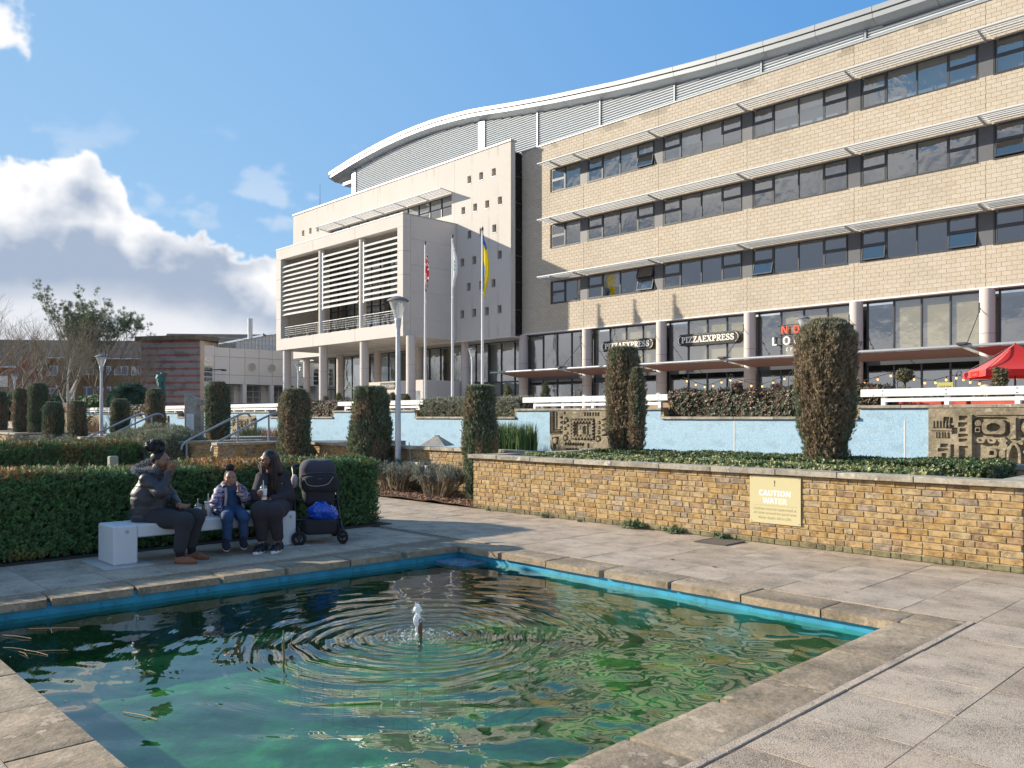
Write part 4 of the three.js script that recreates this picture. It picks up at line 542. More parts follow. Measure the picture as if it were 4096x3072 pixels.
  // return side of the slab and the glazed slot beside it
  part('slot_glazing', [box(-40.44, -40.4, 7.3, 19.7, -39.95, -39.33)], new THREE.MeshPhysicalMaterial({ color: 0x0a0c0f, roughness: 0.08 }), g);
  part('slot_frame', [8.9, 10.8, 12.6, 14.4, 16.2, 18.0].map((y) => box(-40.39, -40.36, y, y + 0.06, -39.95, -39.33)), M.darkFrame, g);
  part('slab_soffit', box(SX0, SX1, 7.06, 7.155, -41.4, Zs - 0.01), mat({ c: [0.70, 0.66, 0.61], map: mot2 }), g);
  part('wing_core', box(SX0 + 0.1, -45.2, 7.2, 19.9, -54, -44), inWall, g);
  // --- projecting box with big louvres
  const BX0 = -63.87, BX1 = -46.09, BZ = -34.11, by0 = 7.2, by1 = 15.64;
  const seg = (n, pts) => { for (let i = 0; i < n; i++) { const a = mix(BX0, BX1, i / n) + (i ? 0.008 : 0), b = mix(BX0, BX1, (i + 1) / n) - (i < n - 1 ? 0.008 : 0); pts(a, b); } };
  seg(3, (a, b) => part('fascia_panel', cb(a, b, 14.76, by1, BZ - 0.65, BZ, 0.008), creamBox, g));
  seg(3, (a, b) => part('balcony_beam', cb(a, b, by0, 8.14, BZ - 0.65, BZ, 0.008), creamBox, g));
  for (const [x0, x1, n] of [[BX0, BX0 + 0.78, 4], [BX1 - 0.66, BX1, 4]]) for (let i = 0; i < n; i++) { const ya = mix(8.14, 14.76, i / n) + 0.006, yb = mix(8.14, 14.76, (i + 1) / n) - 0.006; part('corner_pier', cb(x0, x1, ya, yb, BZ - 0.65, BZ, 0.008), creamBox, g); }
  // side facing the forecourt: panels with open joints
  const ys = [by0, 8.5, 10.35, 12.2, 14.0, by1]; for (let i = 0; i + 1 < ys.length; i++) part('side_panel', cb(BX1 - 0.3, BX1, ys[i] + 0.007, ys[i + 1] - 0.007, Zs + 0.01, BZ - 0.662, 0.006), creamBox, g);
  part('side_core', box(BX1 - 0.5, BX1 - 0.03, by0 + 0.02, by1 - 0.02, Zs + 0.02, BZ - 0.68), creamBox, g); part('far_side', box(BX0 + 0.02, BX0 + 0.4, by0 + 0.02, by1 - 0.02, Zs, BZ - 0.68), creamBox, g);
  part('box_roof', box(BX0, BX1 - 0.02, by1 - 0.3, by1 - 0.02, Zs, BZ - 0.66), creamBox, g); part('box_floor', box(BX0, BX1 - 0.02, by0 + 0.006, by0 + 0.3, Zs - 1.6, BZ - 0.66), mat({ c: [0.68, 0.64, 0.59], map: mot2, roughness: 0.9 }), g);
  part('roof_trim', [box(BX0 - 0.03, BX1 + 0.03, by1, by1 + 0.05, BZ - 0.5, BZ + 0.03), box(BX1 - 0.4, BX1 + 0.03, by1, by1 + 0.05, Zs, BZ - 0.5)], zincLt, g);
  const bc = [-57.2, -51.55], edges = [BX0 + 0.78, -57.2, -51.55, BX1 - 0.66];
  for (const x of bc) { const c = grp('column', g); part('shaft', cyl(x, BZ - 0.38, 8.14, 14.76, 0.27, 0.27, 24), creamBox, c); for (const y of [10.3, 12.5]) part('joint_ring', cyl(x, BZ - 0.38, y, y + 0.02, 0.273, 0.273, 24), mat({ c: [0.3, 0.28, 0.26] }), c); }
  // big aerofoil louvres, pointed at the left end as in the photograph
  for (let b = 0; b < 3; b++) {
    const x0 = edges[b] + (b ? 0.38 : 0.12), x1 = edges[b + 1] - (b < 2 ? 0.28 : 0.0); const w = grp('louvre_screen', g);
    for (let k = 0; k < 11; k++) { const y = 14.17 - k * 0.398; const s = new THREE.Shape(); for (let i = 0; i <= 14; i++) { const t = i / 14, z = -0.24 + 0.48 * t, h = 0.055 * Math.sin(Math.PI * t) + 0.006; i ? s.lineTo(z, h) : s.moveTo(z, h); } for (let i = 14; i >= 0; i--) { const t = i / 14; s.lineTo(-0.24 + 0.48 * t, 0.055 * Math.sin(Math.PI * t) - 0.03 * Math.sin(Math.PI * t)); } const q = new THREE.ExtrudeGeometry(s, { depth: x1 - x0, bevelEnabled: false, steps: 1 }); q.rotateY(Math.PI / 2); q.translate(0, 0, 0); q.rotateX(0.62); q.translate(x0, y, BZ - 0.27); const L = plain(q); L.computeVertexNormals(); part('blade', toCreasedNormals(L, 0.7), mat0(), w); }
    part('mounting_post', box(x0 - 0.09, x0 - 0.005, 10.0, 14.45, BZ - 0.45, BZ - 0.22), M.lampGrey, w);
    // balcony rail
    const r = grp('balcony_rail', g), xa = edges[b] + (b ? 0.32 : 0.15), xb = x1 - 0.02; for (let k = 0; k < 5; k++) part('rail', rod([xa, 8.42 + k * 0.165, BZ - 0.22], [xb, 8.42 + k * 0.165, BZ - 0.22], k === 4 ? 0.026 : 0.011, k === 4 ? 0.026 : 0.011, 8), M.steel, r); for (let k = 0; k < 4; k++) { const x = mix(xa + 0.2, xb - 0.1, k / 3); part('baluster', rod([x, 8.14, BZ - 0.22], [x, 9.1, BZ - 0.22], 0.016, 0.016, 8), M.steel, r); }
    for (const t of [0.25, 0.8]) part('floodlight', cb(mix(xa, xb, t) - 0.14, mix(xa, xb, t) + 0.14, 8.17, 8.27, BZ - 0.18, BZ + 0.1, 0.02), M.darkFrame, r);
  }
  function mat0() { return shadeM; }
  { const w = grp('balcony_glazing', g), z = -37.6, fr = []; for (let i = 0; i <= 12; i++) { const x = mix(-61, -46.5, i / 12); fr.push(box(x - 0.04, x + 0.04, 8.14, 14.5, z - 0.06, z + 0.06)); if (i < 12) for (const [a, b] of [[8.2, 10.4], [10.46, 12.3], [12.36, 14.4]]) part('pane', quad(x + 0.04, x + 14.5 / 12 - 0.04, a, b, z), glassDark, w); } for (const y of [8.14, 10.4, 12.3, 14.4]) fr.push(box(-61, -46.5, y, y + 0.06, z - 0.05, z + 0.05)); part('frame', fr, M.darkFrame, w); part('backing', box(-61, -46.4, 8.1, 14.6, -38.7, -38.6), inDark, w); part('return_wall', box(-63.4, -61.05, 8.14, 14.7, -37.66, -37.54), creamBox, w); }
  for (const x of [-62.8, -57.1, -51.4, -45.75]) { const c = grp('column', g); part('shaft', cyl(x, BZ - 0.42, TER, by0 + 0.01, 0.33, 0.33, 28), colMat, c); for (const y of [3.4, 5.2]) part('joint_ring', cyl(x, BZ - 0.42, y, y + 0.02, 0.334, 0.334, 28), mat({ c: [0.3, 0.27, 0.25] }), c); }
  for (const x of [-45.9, -51.4, -57.0, -62.7, -68.4]) { const c = grp('column', g); part('shaft', cyl(x, -39.6, TER, 7.08, 0.31, 0.31, 24), colMat, c); for (const y of [3.4, 5.2]) part('joint_ring', cyl(x, -39.6, y, y + 0.02, 0.313, 0.313, 24), mat({ c: [0.3, 0.27, 0.25] }), c); }
  // glazing under the slab and the box
  { const w = grp('shopfront', g), fr = []; const z = -41.0, n = 20, x0 = -68.5, x1 = -40.75; for (let i = 0; i <= n; i++) { const x = mix(x0, x1, i / n); fr.push(box(x - 0.04, x + 0.04, TER, 7.06, z - 0.06, z + 0.06)); if (i < n) { const xb = mix(x0, x1, (i + 1) / n); part('pane', quad(x + 0.04, xb - 0.04, 4.2, 6.98, z), glassClear, w); part('pane', quad(x + 0.04, xb - 0.04, TER + 0.1, 4.1, z), glassClear, w); if (i % 3 !== 1) part('blind', box(x + 0.05, xb - 0.05, 3.0 + (i % 4) * 0.3, 6.95, z - 0.2, z - 0.18), mat({ c: [0.30, 0.33, 0.31], roughness: 1 }), w); } } for (const y of [TER, 4.1, 6.98]) fr.push(box(x0, x1, y, y + 0.1, z - 0.05, z + 0.05)); part('frame', fr, M.darkFrame, w); }
  // entrance lobby with its name board
  { const e = grp('entrance_lobby', g), m = cream; part('lobby_wall', [box(-53.7, -46.3, 3.3, 4.26, -40.9, -36.0), box(-53.7, -52.4, TER, 3.3, -36.5, -36.0), box(-47.6, -46.3, TER, 3.3, -40.9, -36.0)], m, e); part('lobby_void', box(-52.4, -47.6, TER, 3.3, -40.9, -40.85), inDark, e); part('door_frame', [box(-52.4, -47.6, 3.2, 3.299, -36.3, -36.15), ...[-52.36, -51.2, -50, -48.8, -47.66].map((x) => box(x - 0.04, x + 0.04, TER, 3.2, -36.3, -36.2))], M.darkFrame, e); for (const x of [-52.36, -51.2, -50, -48.8]) part('pane', quad(x + 0.05, x + 1.1, TER + 0.02, 3.18, -36.25), glassClear, e); part('lobby_window', quad(-47.3, -46.6, 2.2, 3.5, -35.99), glassDark, e); }
  // --- louvred plant screen and wave roof
  const eave = [[-64.9, 23.54], [-61.9, 23.94], [-58.82, 24.26], [-55.43, 24.48], [-52.73, 24.53], [-49.9, 24.46], [-47.09, 24.24], [-45.23, 24.03], [-41.33, 23.42], [-37.5, 22.87], [-34.42, 22.49], [-31.77, 22.17], [-28.96, 21.90], [-26.13, 21.65], [-24.11, 21.52], [-20.49, 21.34], [-17.68, 21.25], [-15.67, 21.20], [-10, 21.16], [-2.2, 21.2]];
  const roofY = (x) => { for (let i = 1; i < eave.length; i++) if (x <= eave[i][0]) { const a = eave[Math.max(0, i - 2)], b = eave[i - 1], c = eave[i], d = eave[Math.min(eave.length - 1, i + 1)], t = clamp((x - b[0]) / (c[0] - b[0])), m0 = (c[1] - a[1]) / (c[0] - a[0]) * (c[0] - b[0]), m1 = (d[1] - b[1]) / (d[0] - b[0]) * (c[0] - b[0]); return (2 * t ** 3 - 3 * t * t + 1) * b[1] + (t ** 3 - 2 * t * t + t) * m0 + (-2 * t ** 3 + 3 * t * t) * c[1] + (t ** 3 - t * t) * m1; } return eave.at(-1)[1]; };
  const strip = (x0, x1, prof, n) => { // sweep a (z, dy) profile along the roof line
    const pos = [], P = prof.length; const pt = (x, k) => [x, roofY(x) + prof[k][1], prof[k][0]]; for (let i = 0; i < n; i++) for (let k = 0; k + 1 < P; k++) { const a = mix(x0, x1, i / n), b = mix(x0, x1, (i + 1) / n); const A = pt(a, k), B = pt(b, k), C = pt(b, k + 1), Dd = pt(a, k + 1); pos.push(...A, ...B, ...C, ...A, ...C, ...Dd); } const q = new THREE.BufferGeometry(); q.setAttribute('position', new THREE.Float32BufferAttribute(pos, 3)); q.computeVertexNormals(); return uvm(q); };
  const Ze = -39.7, Zl = -40.36, xr0 = -64.73;
  const roof = grp('roof', g);
  part('roof_sheet', strip(xr0, -2.3, [[-56, -0.3], [-45, 0.05], [Ze - 0.02, 0.0]], 40), zincLt, roof);
  for (let i = 0; i < 22; i++) { const a = xr0 + i * 2.84 + (i ? 0.01 : 0), b = Math.min(xr0 + (i + 1) * 2.84 - 0.01, -2.3);
    part('fascia', strip(a, b, [[Ze - 0.02, 0.0], [Ze, -0.03], [Ze, -0.27], [Ze - 0.14, -0.28]], 4), zincLt, roof); part('fascia', strip(a, b, [[Ze - 0.14, -0.32], [Ze - 0.06, -0.33], [Ze - 0.06, -0.56], [Ze - 0.12, -0.57]], 4), zincLt, roof); part('soffit_panel', strip(a, b, [[Ze - 0.10, -0.565], [Zl - 0.05, -0.80]], 4), zinc, roof); }
  part('groove', strip(xr0, -2.3, [[Ze - 0.13, -0.27], [Ze - 0.15, -0.34]], 40), M.darkFrame, roof);
  part('verge_soffit', strip(xr0, -61.2, [[Zl, -0.795], [-56, -0.9]], 4), zinc, roof); { const pts = [[Ze, 0], [Ze, -0.56], [Zl, -0.8], [-56, -0.9], [-56, -0.3], [-45, 0.05]].map(([z, d]) => [xr0, roofY(xr0) + d, z]); part('verge', tri(pts, [[0, 1, 2, 3, 4, 5]]), zincLt, roof); }
  part('gutter_end', cb(-63.4, -61.9, 22.15, 22.45, -41.4, -40.3, 0.03), zinc, roof);
  const posts = [-61.6, -44.9, -39.23, -33.72, -28.1, -22.55, -17, -11.4, -2.6];
  for (let b = 0; b + 1 < posts.length; b++) {
    const s = grp('louvre_panel', g), xa = posts[b] + (b === 1 || b === 0 ? 0.34 : 0.1), xb = posts[b + 1] - (b === 0 ? 0.36 : 0.1);
    for (let y = 19.75; y < 24; y += 0.152) { let l = null, r = null; for (let i = 0; i <= 60; i++) { const x = mix(xa, xb, i / 60); if (roofY(x) - 0.8 > y + 0.05) { l ??= x; r = x; } } if (l === null || r - l < 0.2) continue; const q = tri([[l, y, Zl - 0.02], [r, y, Zl - 0.02], [r, y + 0.02, Zl + 0.07], [l, y + 0.02, Zl + 0.07], [l, y + 0.14, Zl - 0.04], [r, y + 0.14, Zl - 0.04]], [[3, 2, 5, 4], [0, 1, 2, 3]]); part('slat', q, louvM, s); }
    part('backing', strip(xa, xb, [[Zl - 0.12, -0.79], [Zl - 0.13, -4.6]], 12), zinc, s);
    const pw = b === 0 ? 0.28 : b === 1 ? 0.34 : 0.05, px = posts[b]; part('post', box(px - pw, px + pw, 19.6, roofY(px) - 0.8, Zl - 0.1, Zl + 0.1), zinc, s);
  }
  part('mast', [rod([-66.72, 20.3, -40], [-66.72, 23.0, -40], 0.035, 0.015, 6), cyl(-66.72, -40, 20.3, 20.9, 0.07, 0.05, 8)], M.darkFrame, g);
}
// canopies of woven mesh over the shop fronts
{
  const rust = mat({ c: [0.34, 0.185, 0.15], roughness: 0.8, map: rgbTex(512, (i, u, v) => { const a = (u * 40) % 1, b = (v * 40 + (Math.floor(u * 40) % 2) * 0.5) % 1; const q = a > 0.3 && a < 0.75 && b > 0.25 && b < 0.7 ? 0.35 : 1.05; return [q, q, q]; }, 4), side: THREE.DoubleSide });
  const red = mat({ c: [0.45, 0.05, 0.05], roughness: 0.8, side: THREE.DoubleSide });
  const xs = [-40.41, -34.65, -28.89, -23.13, -17.37, -11.6, -5.83], labs = ['woven mesh canopy nearest the cream wall', 'woven mesh canopy under the smaller oval shop sign', 'woven mesh canopy under the larger oval shop sign', 'woven mesh canopy behind the big clipped conifer', 'woven mesh canopy left of the red parasol', 'reddish woven mesh canopy above the red parasol'];
  for (let i = 0; i < 6; i++) {
    const g = thing('canopy', labs[i], 'canopy', [0, 0, 0], 0, 'mesh canopies over the shop fronts'), x0 = xs[i] + (i ? 0.1 : -3.2 + 3.0), x1 = xs[i + 1] - 0.35;
    part('tube', rod([xs[i] - (i ? 0 : 0.9), 4.63, -37.9], [xs[i + 1], 4.63, -37.9], 0.07, 0.07, 10), M.steel, g);
    part('tube', rod([x0, 4.38, -40.0], [x1, 4.38, -40.0], 0.04, 0.04, 8), M.steel, g);
    part('mesh_panel', tri([[x0, 4.56, -38.0], [x1, 4.56, -38.0], [x1 + 0.2, 4.30, -40.1], [x0, 4.30, -40.1]], [[0, 1, 2, 3]]), i === 5 ? red : rust, g);
    part('arm', rod([xs[i + 1] - 0.12, 4.62, -37.95], [xs[i + 1], 4.42, -40.0], 0.05, 0.05, 8), M.steel, g);
    part('foot', cb(xs[i + 1] - 0.5, xs[i + 1] - 0.1, 4.66, 4.78, -38.4, -37.7, 0.03), M.darkFrame, g);
    part('stay', rod([xs[i + 1] - 0.15, 4.78, -38.0], [xs[i + 1] - 0.2, 6.45, -39.95], 0.018, 0.018, 6), M.darkFrame, g);
    part('bracket', cb(xs[i + 1] - 0.3, xs[i + 1] + 0.05, 6.2, 6.65, -39.98, -39.9, 0.01), M.darkFrame, g);
  }
}
// flagpoles and flags
{
  const pole = (x, lab) => { const g = thing('flagpole', lab, 'flagpole', [x, TER, -34.1], 0, 'white flagpoles before the entrance'); part('pole', cyl(0, 0, 0, 11.2, 0.10, 0.055, 14), mat({ c: [0.78, 0.78, 0.77], roughness: 0.35 }), g); part('finial', lathe([[0.0, 0.34], [0.03, 0.26], [0.085, 0.16], [0.03, 0.08], [0.06, 0.0]], 0, 11.18, 0, 10), M.darkFrame, g); part('cleat', tube([[0.06, 7.5, 0.02], [0.14, 7.45, 0.05], [0.1, 7.3, 0.08], [0.0, 7.35, 0.1]], 0.015, 5), M.steel, g); };
  pole(-43.61, 'white flagpole flying the red, white and blue flag'); pole(-40.79, 'white flagpole flying the plain white flag'); pole(-37.92, 'white flagpole flying the blue and yellow flag');
  // a limp flag: cloth gathered into folds that hang beside the pole
  const flag = (x, top, len, wid, tex, lab) => {
    const nx = 36, ny = 60, g = new THREE.PlaneGeometry(1, 1, nx, ny), p = g.attributes.position; srand(Math.round(-x * 10));
    const ph = rr(0, 6); for (let i = 0; i < p.count; i++) { const u = p.getX(i) + 0.5, v = 0.5 - p.getY(i); const spread = wid * (0.12 + 0.88 * Math.sin(Math.PI * Math.min(1, 0.08 + v * 0.86)) ** 0.8) * (1 - 0.35 * sstep(0.62, 1, v)); const y = top - v * len - u * len * 0.22 * (1 - v * 0.5); const fold = Math.sin(u * 13 + ph + v * 2.2) * 0.07 + Math.sin(u * 29 + v * 5) * 0.025; p.setXYZ(i, x + 0.06 + u * spread, y, -34.1 + fold * (0.25 + u) + u * 0.06); }
    g.computeVertexNormals(); const m = new THREE.MeshPhysicalMaterial({ map: tex, roughness: 0.95, side: THREE.DoubleSide, transmission: 0.25, thickness: 0 }); single('flag', g, m, lab, 'flag', 'flags before the entrance');
  };
  flag(-43.61, 12.75, 2.55, 0.42, canvasTex(256, 256, (c) => { c.fillStyle = '#0b2a6f'; c.fillRect(0, 0, 256, 256); c.strokeStyle = '#eee'; c.lineWidth = 44; c.beginPath(); c.moveTo(0, 0); c.lineTo(256, 256); c.moveTo(256, 0); c.lineTo(0, 256); c.stroke(); c.strokeStyle = '#c31d2d'; c.lineWidth = 16; c.stroke(); c.fillStyle = '#eee'; c.fillRect(0, 88, 256, 80); c.fillRect(98, 0, 60, 256); c.fillStyle = '#c31d2d'; c.fillRect(0, 104, 256, 48); c.fillRect(110, 0, 36, 256); }), 'limp red, white and blue crossed flag on the flagpole nearest the louvred box');
  flag(-40.79, 12.85, 2.6, 0.42, canvasTex(256, 256, (c) => { c.fillStyle = '#e9eaec'; c.fillRect(0, 0, 256, 256); c.strokeStyle = '#2a8f86'; c.lineWidth = 14; c.strokeRect(92, 110, 46, 52); c.fillStyle = '#2a8f86'; c.fillRect(104, 124, 22, 22); }), 'limp white flag with a small green emblem');
  flag(-37.92, 12.9, 3.45, 0.66, canvasTex(64, 256, (c) => { const gr = c; gr.fillStyle = '#1f6fb5'; gr.fillRect(0, 0, 64, 256); gr.fillStyle = '#e3cf2b'; gr.beginPath(); gr.moveTo(0, 46); gr.lineTo(64, 28); gr.lineTo(64, 256); gr.lineTo(30, 256); gr.lineTo(22, 150); gr.lineTo(0, 120); gr.fill(); gr.fillStyle = '#1f6fb5'; gr.fillRect(0, 150, 24, 60); }), 'limp blue and yellow flag on the flagpole nearest the shops');
}
// shop signs
{
  const pill = (w, h, d) => { const s = new THREE.Shape(), r = h / 2; s.absarc(w / 2 - r, 0, r, -Math.PI / 2, Math.PI / 2); s.absarc(-w / 2 + r, 0, r, Math.PI / 2, Math.PI * 1.5); const q = new THREE.ExtrudeGeometry(s, { depth: d, bevelEnabled: false, curveSegments: 16 }); return q; };
  const oval = (x, y, w, h, lab) => { const g = thing('shop_sign', lab, 'sign', [x, y, -40.3], 0, 'oval shop signs'); part('board', pill(w, h, 0.12), M.black, g); const o = pill(w - 0.10, h - 0.10, 0.01); o.translate(0, 0, 0.118); part('border', o, mat({ c: [0.75, 0.74, 0.70], roughness: 0.5 }), g); const i2 = pill(w - 0.17, h - 0.17, 0.01); i2.translate(0, 0, 0.124); part('face', i2, M.black, g);
    const t = canvasTex(1024, 160, (c, W, H) => { c.fillStyle = '#0a0a0a'; c.fillRect(0, 0, W, H); c.fillStyle = '#e9e3d6'; c.strokeStyle = '#e9e3d6'; c.lineWidth = 5; c.textAlign = 'center'; c.font = 'bold 138px serif'; c.fillText('PIZZAEXPRESS', W / 2, 126, 1000); c.strokeText('PIZZAEXPRESS', W / 2, 126, 1000); }); const q = new THREE.PlaneGeometry(w - 0.5, (w - 0.5) * 0.155); q.translate(0, 0, 0.14); part('lettering', q, mat({ map: t, roughness: 0.5 }), g); };
  oval(-31.53, 6.03, 4.02, 0.66, 'black oval shop sign with white lettering nearer the flagpoles'); oval(-25.82, 6.04, 4.02, 0.66, 'black oval shop sign with white lettering nearer the red letters');
  const { FontLoader } = await import('three/addons/loaders/FontLoader.js'); const { TextGeometry } = await import('three/addons/geometries/TextGeometry.js');
  const font = await new FontLoader().loadAsync('fonts/droid/droid_sans_bold.typeface.json');
  const g = thing('shop_sign', 'red and white raised letter shop sign behind the big clipped conifer', 'sign', [0, 0, 0]);
  const row = (s, x0, y0, size, gap, m, d = 0.1) => { let x = x0; for (const ch of s) { if (ch === ' ') { x += gap * 0.6; continue; } const q = new TextGeometry(ch, { font, size, depth: d, curveSegments: 5, bevelEnabled: false }); q.translate(x, y0, -40.35); const back = q.clone(); part('letter', q, m, g); const f = new TextGeometry(ch, { font, size: size * 0.86, depth: 0.012, curveSegments: 5, bevelEnabled: false }); if (m !== wl) { f.translate(x + size * 0.05, y0 + size * 0.06, -40.35 + d); } x += gap; } };
  const wl = mat({ c: [0.82, 0.80, 0.80], roughness: 0.4 }), rl = mat({ c: [0.80, 0.12, 0.07], roughness: 0.4 });
  row('NOVO', -21.42, 5.99, 0.40, 0.66, rl); row('LOUNGE', -21.95, 5.40, 0.44, 0.62, wl); row('CAFÉ BAR', -21.16, 5.08, 0.17, 0.24, wl, 0.04);
  part('rail', [box(-21.7, -18.4, 6.42, 6.46, -40.4, -40.36), box(-21.7, -18.4, 5.93, 5.97, -40.4, -40.36), box(-22.0, -18.2, 5.84, 5.88, -40.4, -40.36), box(-22.0, -18.2, 5.42, 5.46, -40.4, -40.36)], M.darkFrame, g);
  const nb = thing('name_board', 'dark name board reading Civic Centre above the entrance', 'sign', [-50.4, 3.93, -35.97]); const tt = canvasTex(512, 128, (c, W, H) => { c.fillStyle = '#3a3733'; c.fillRect(0, 0, W, H); c.fillStyle = '#dedbd4'; c.textAlign = 'center'; c.font = '84px serif'; c.fillText('Civic Centre', W / 2, 92, 430); }); const [q, ms] = printed(2.05, 0.5, 0.04, tt, M.darkFrame); part('panel', q, ms, nb);
}
// ---------------------------------------------------------------- planting
function leafGeo(list) { // list of [base, dir, side, length, width]: each a pointed blade of two triangles
  const pos = [], nor = []; for (const [b, d, s, l, w] of list) { const B = V3(...b), D = V3(...d).normalize(), S = V3(...s).normalize(), T = B.clone().addScaledVector(D, l), m = B.clone().addScaledVector(D, l * 0.45), p1 = m.clone().addScaledVector(S, w / 2), p2 = m.clone().addScaledVector(S, -w / 2), n = D.clone().cross(S).normalize(); for (const q of [B, p2, T, B, T, p1]) { pos.push(q.x, q.y, q.z); nor.push(n.x, n.y, n.z); } }
  const g = new THREE.BufferGeometry(); g.setAttribute('position', new THREE.Float32BufferAttribute(pos, 3)); g.setAttribute('normal', new THREE.Float32BufferAttribute(nor, 3)); return g;
}
srand(3);
const sprays = {
  needle: leafGeo(Array.from({ length: 15 }, (_, i) => { const t = i / 15, a = i * 2.4, sp = 0.55; return [[0, t * 0.06, 0], [Math.cos(a) * sp, 1, Math.sin(a) * sp], [Math.sin(a), 0, -Math.cos(a)], rr(0.045, 0.075), 0.011]; })),
  yew: leafGeo(Array.from({ length: 14 }, (_, i) => { const t = i / 14, s = i % 2 ? 1 : -1; return [[0, t * 0.075, 0], [s * 0.9, 0.55, rr(-0.5, 0.5)], [0.1, rr(-0.4, 0.4), 1], rr(0.028, 0.042), 0.011]; })),
  box: leafGeo(Array.from({ length: 9 }, (_, i) => { const a = i * 2.4, t = i / 9; return [[0, t * 0.05, 0], [Math.cos(a), 0.7, Math.sin(a)], [Math.sin(a), 0.2, -Math.cos(a)], rr(0.03, 0.045), 0.022]; })),
  grey: leafGeo(Array.from({ length: 12 }, (_, i) => { const a = i * 2.4, t = i / 12; return [[0, t * 0.08, 0], [Math.cos(a) * 0.7, 1, Math.sin(a) * 0.7], [Math.sin(a), 0, -Math.cos(a)], rr(0.035, 0.06), 0.013]; })),
  broad: leafGeo(Array.from({ length: 7 }, (_, i) => { const a = i * 2.4, t = i / 7; return [[0, t * 0.07, 0], [Math.cos(a), 0.35, Math.sin(a)], [Math.sin(a), 0.3, -Math.cos(a)], rr(0.07, 0.10), 0.045]; })),
  pine: leafGeo(Array.from({ length: 20 }, (_, i) => { const a = i * 2.4, t = i / 20; return [[0, t * 0.14, 0], [Math.cos(a) * 0.9, 0.7, Math.sin(a) * 0.9], [Math.sin(a), 0, -Math.cos(a)], rr(0.14, 0.24), 0.022]; })),
};
const leafM = new THREE.MeshPhysicalMaterial({ roughness: 0.75, side: THREE.DoubleSide, transmission: 0.22, thickness: 0, color: 0xffffff });
const leafMg = new THREE.MeshPhysicalMaterial({ roughness: 0.55, side: THREE.DoubleSide, transmission: 0.15, thickness: 0, color: 0xffffff });
// leaves(count, place(i, position, outward) -> colour [r,g,b] or null)
function foliage(name, geo, n, size, place, parent, m = leafM) {
  const im = new THREE.InstancedMesh(geo, m, n), q = new THREE.Quaternion(), up = V3(0, 1, 0), P = V3(), N = V3(), Mx = new THREE.Matrix4(), S = V3(), tw = new THREE.Quaternion(); let k = 0;
  for (let i = 0; i < n; i++) { const c = place(i, P, N); if (!c) continue; N.x += rr(-0.45, 0.45); N.y += rr(-0.35, 0.45); N.z += rr(-0.45, 0.45); N.normalize(); q.setFromUnitVectors(up, N); tw.setFromAxisAngle(up, rr(0, 6.28)); q.multiply(tw); const s = size * rr(0.7, 1.35); S.set(s, s, s); Mx.compose(P, q, S); im.setMatrixAt(k, Mx); im.setColorAt(k, lin(...c)); k++; }
  im.count = k; im.name = name; im.castShadow = im.receiveShadow = true; im.userData.kind = 'stuff'; parent.add(im); return im;
}
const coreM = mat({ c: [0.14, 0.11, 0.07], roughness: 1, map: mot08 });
const barkM = mat({ c: [0.16, 0.12, 0.085], roughness: 1, map: mot08, bumpMap: grain, bumpScale: 0.01 });
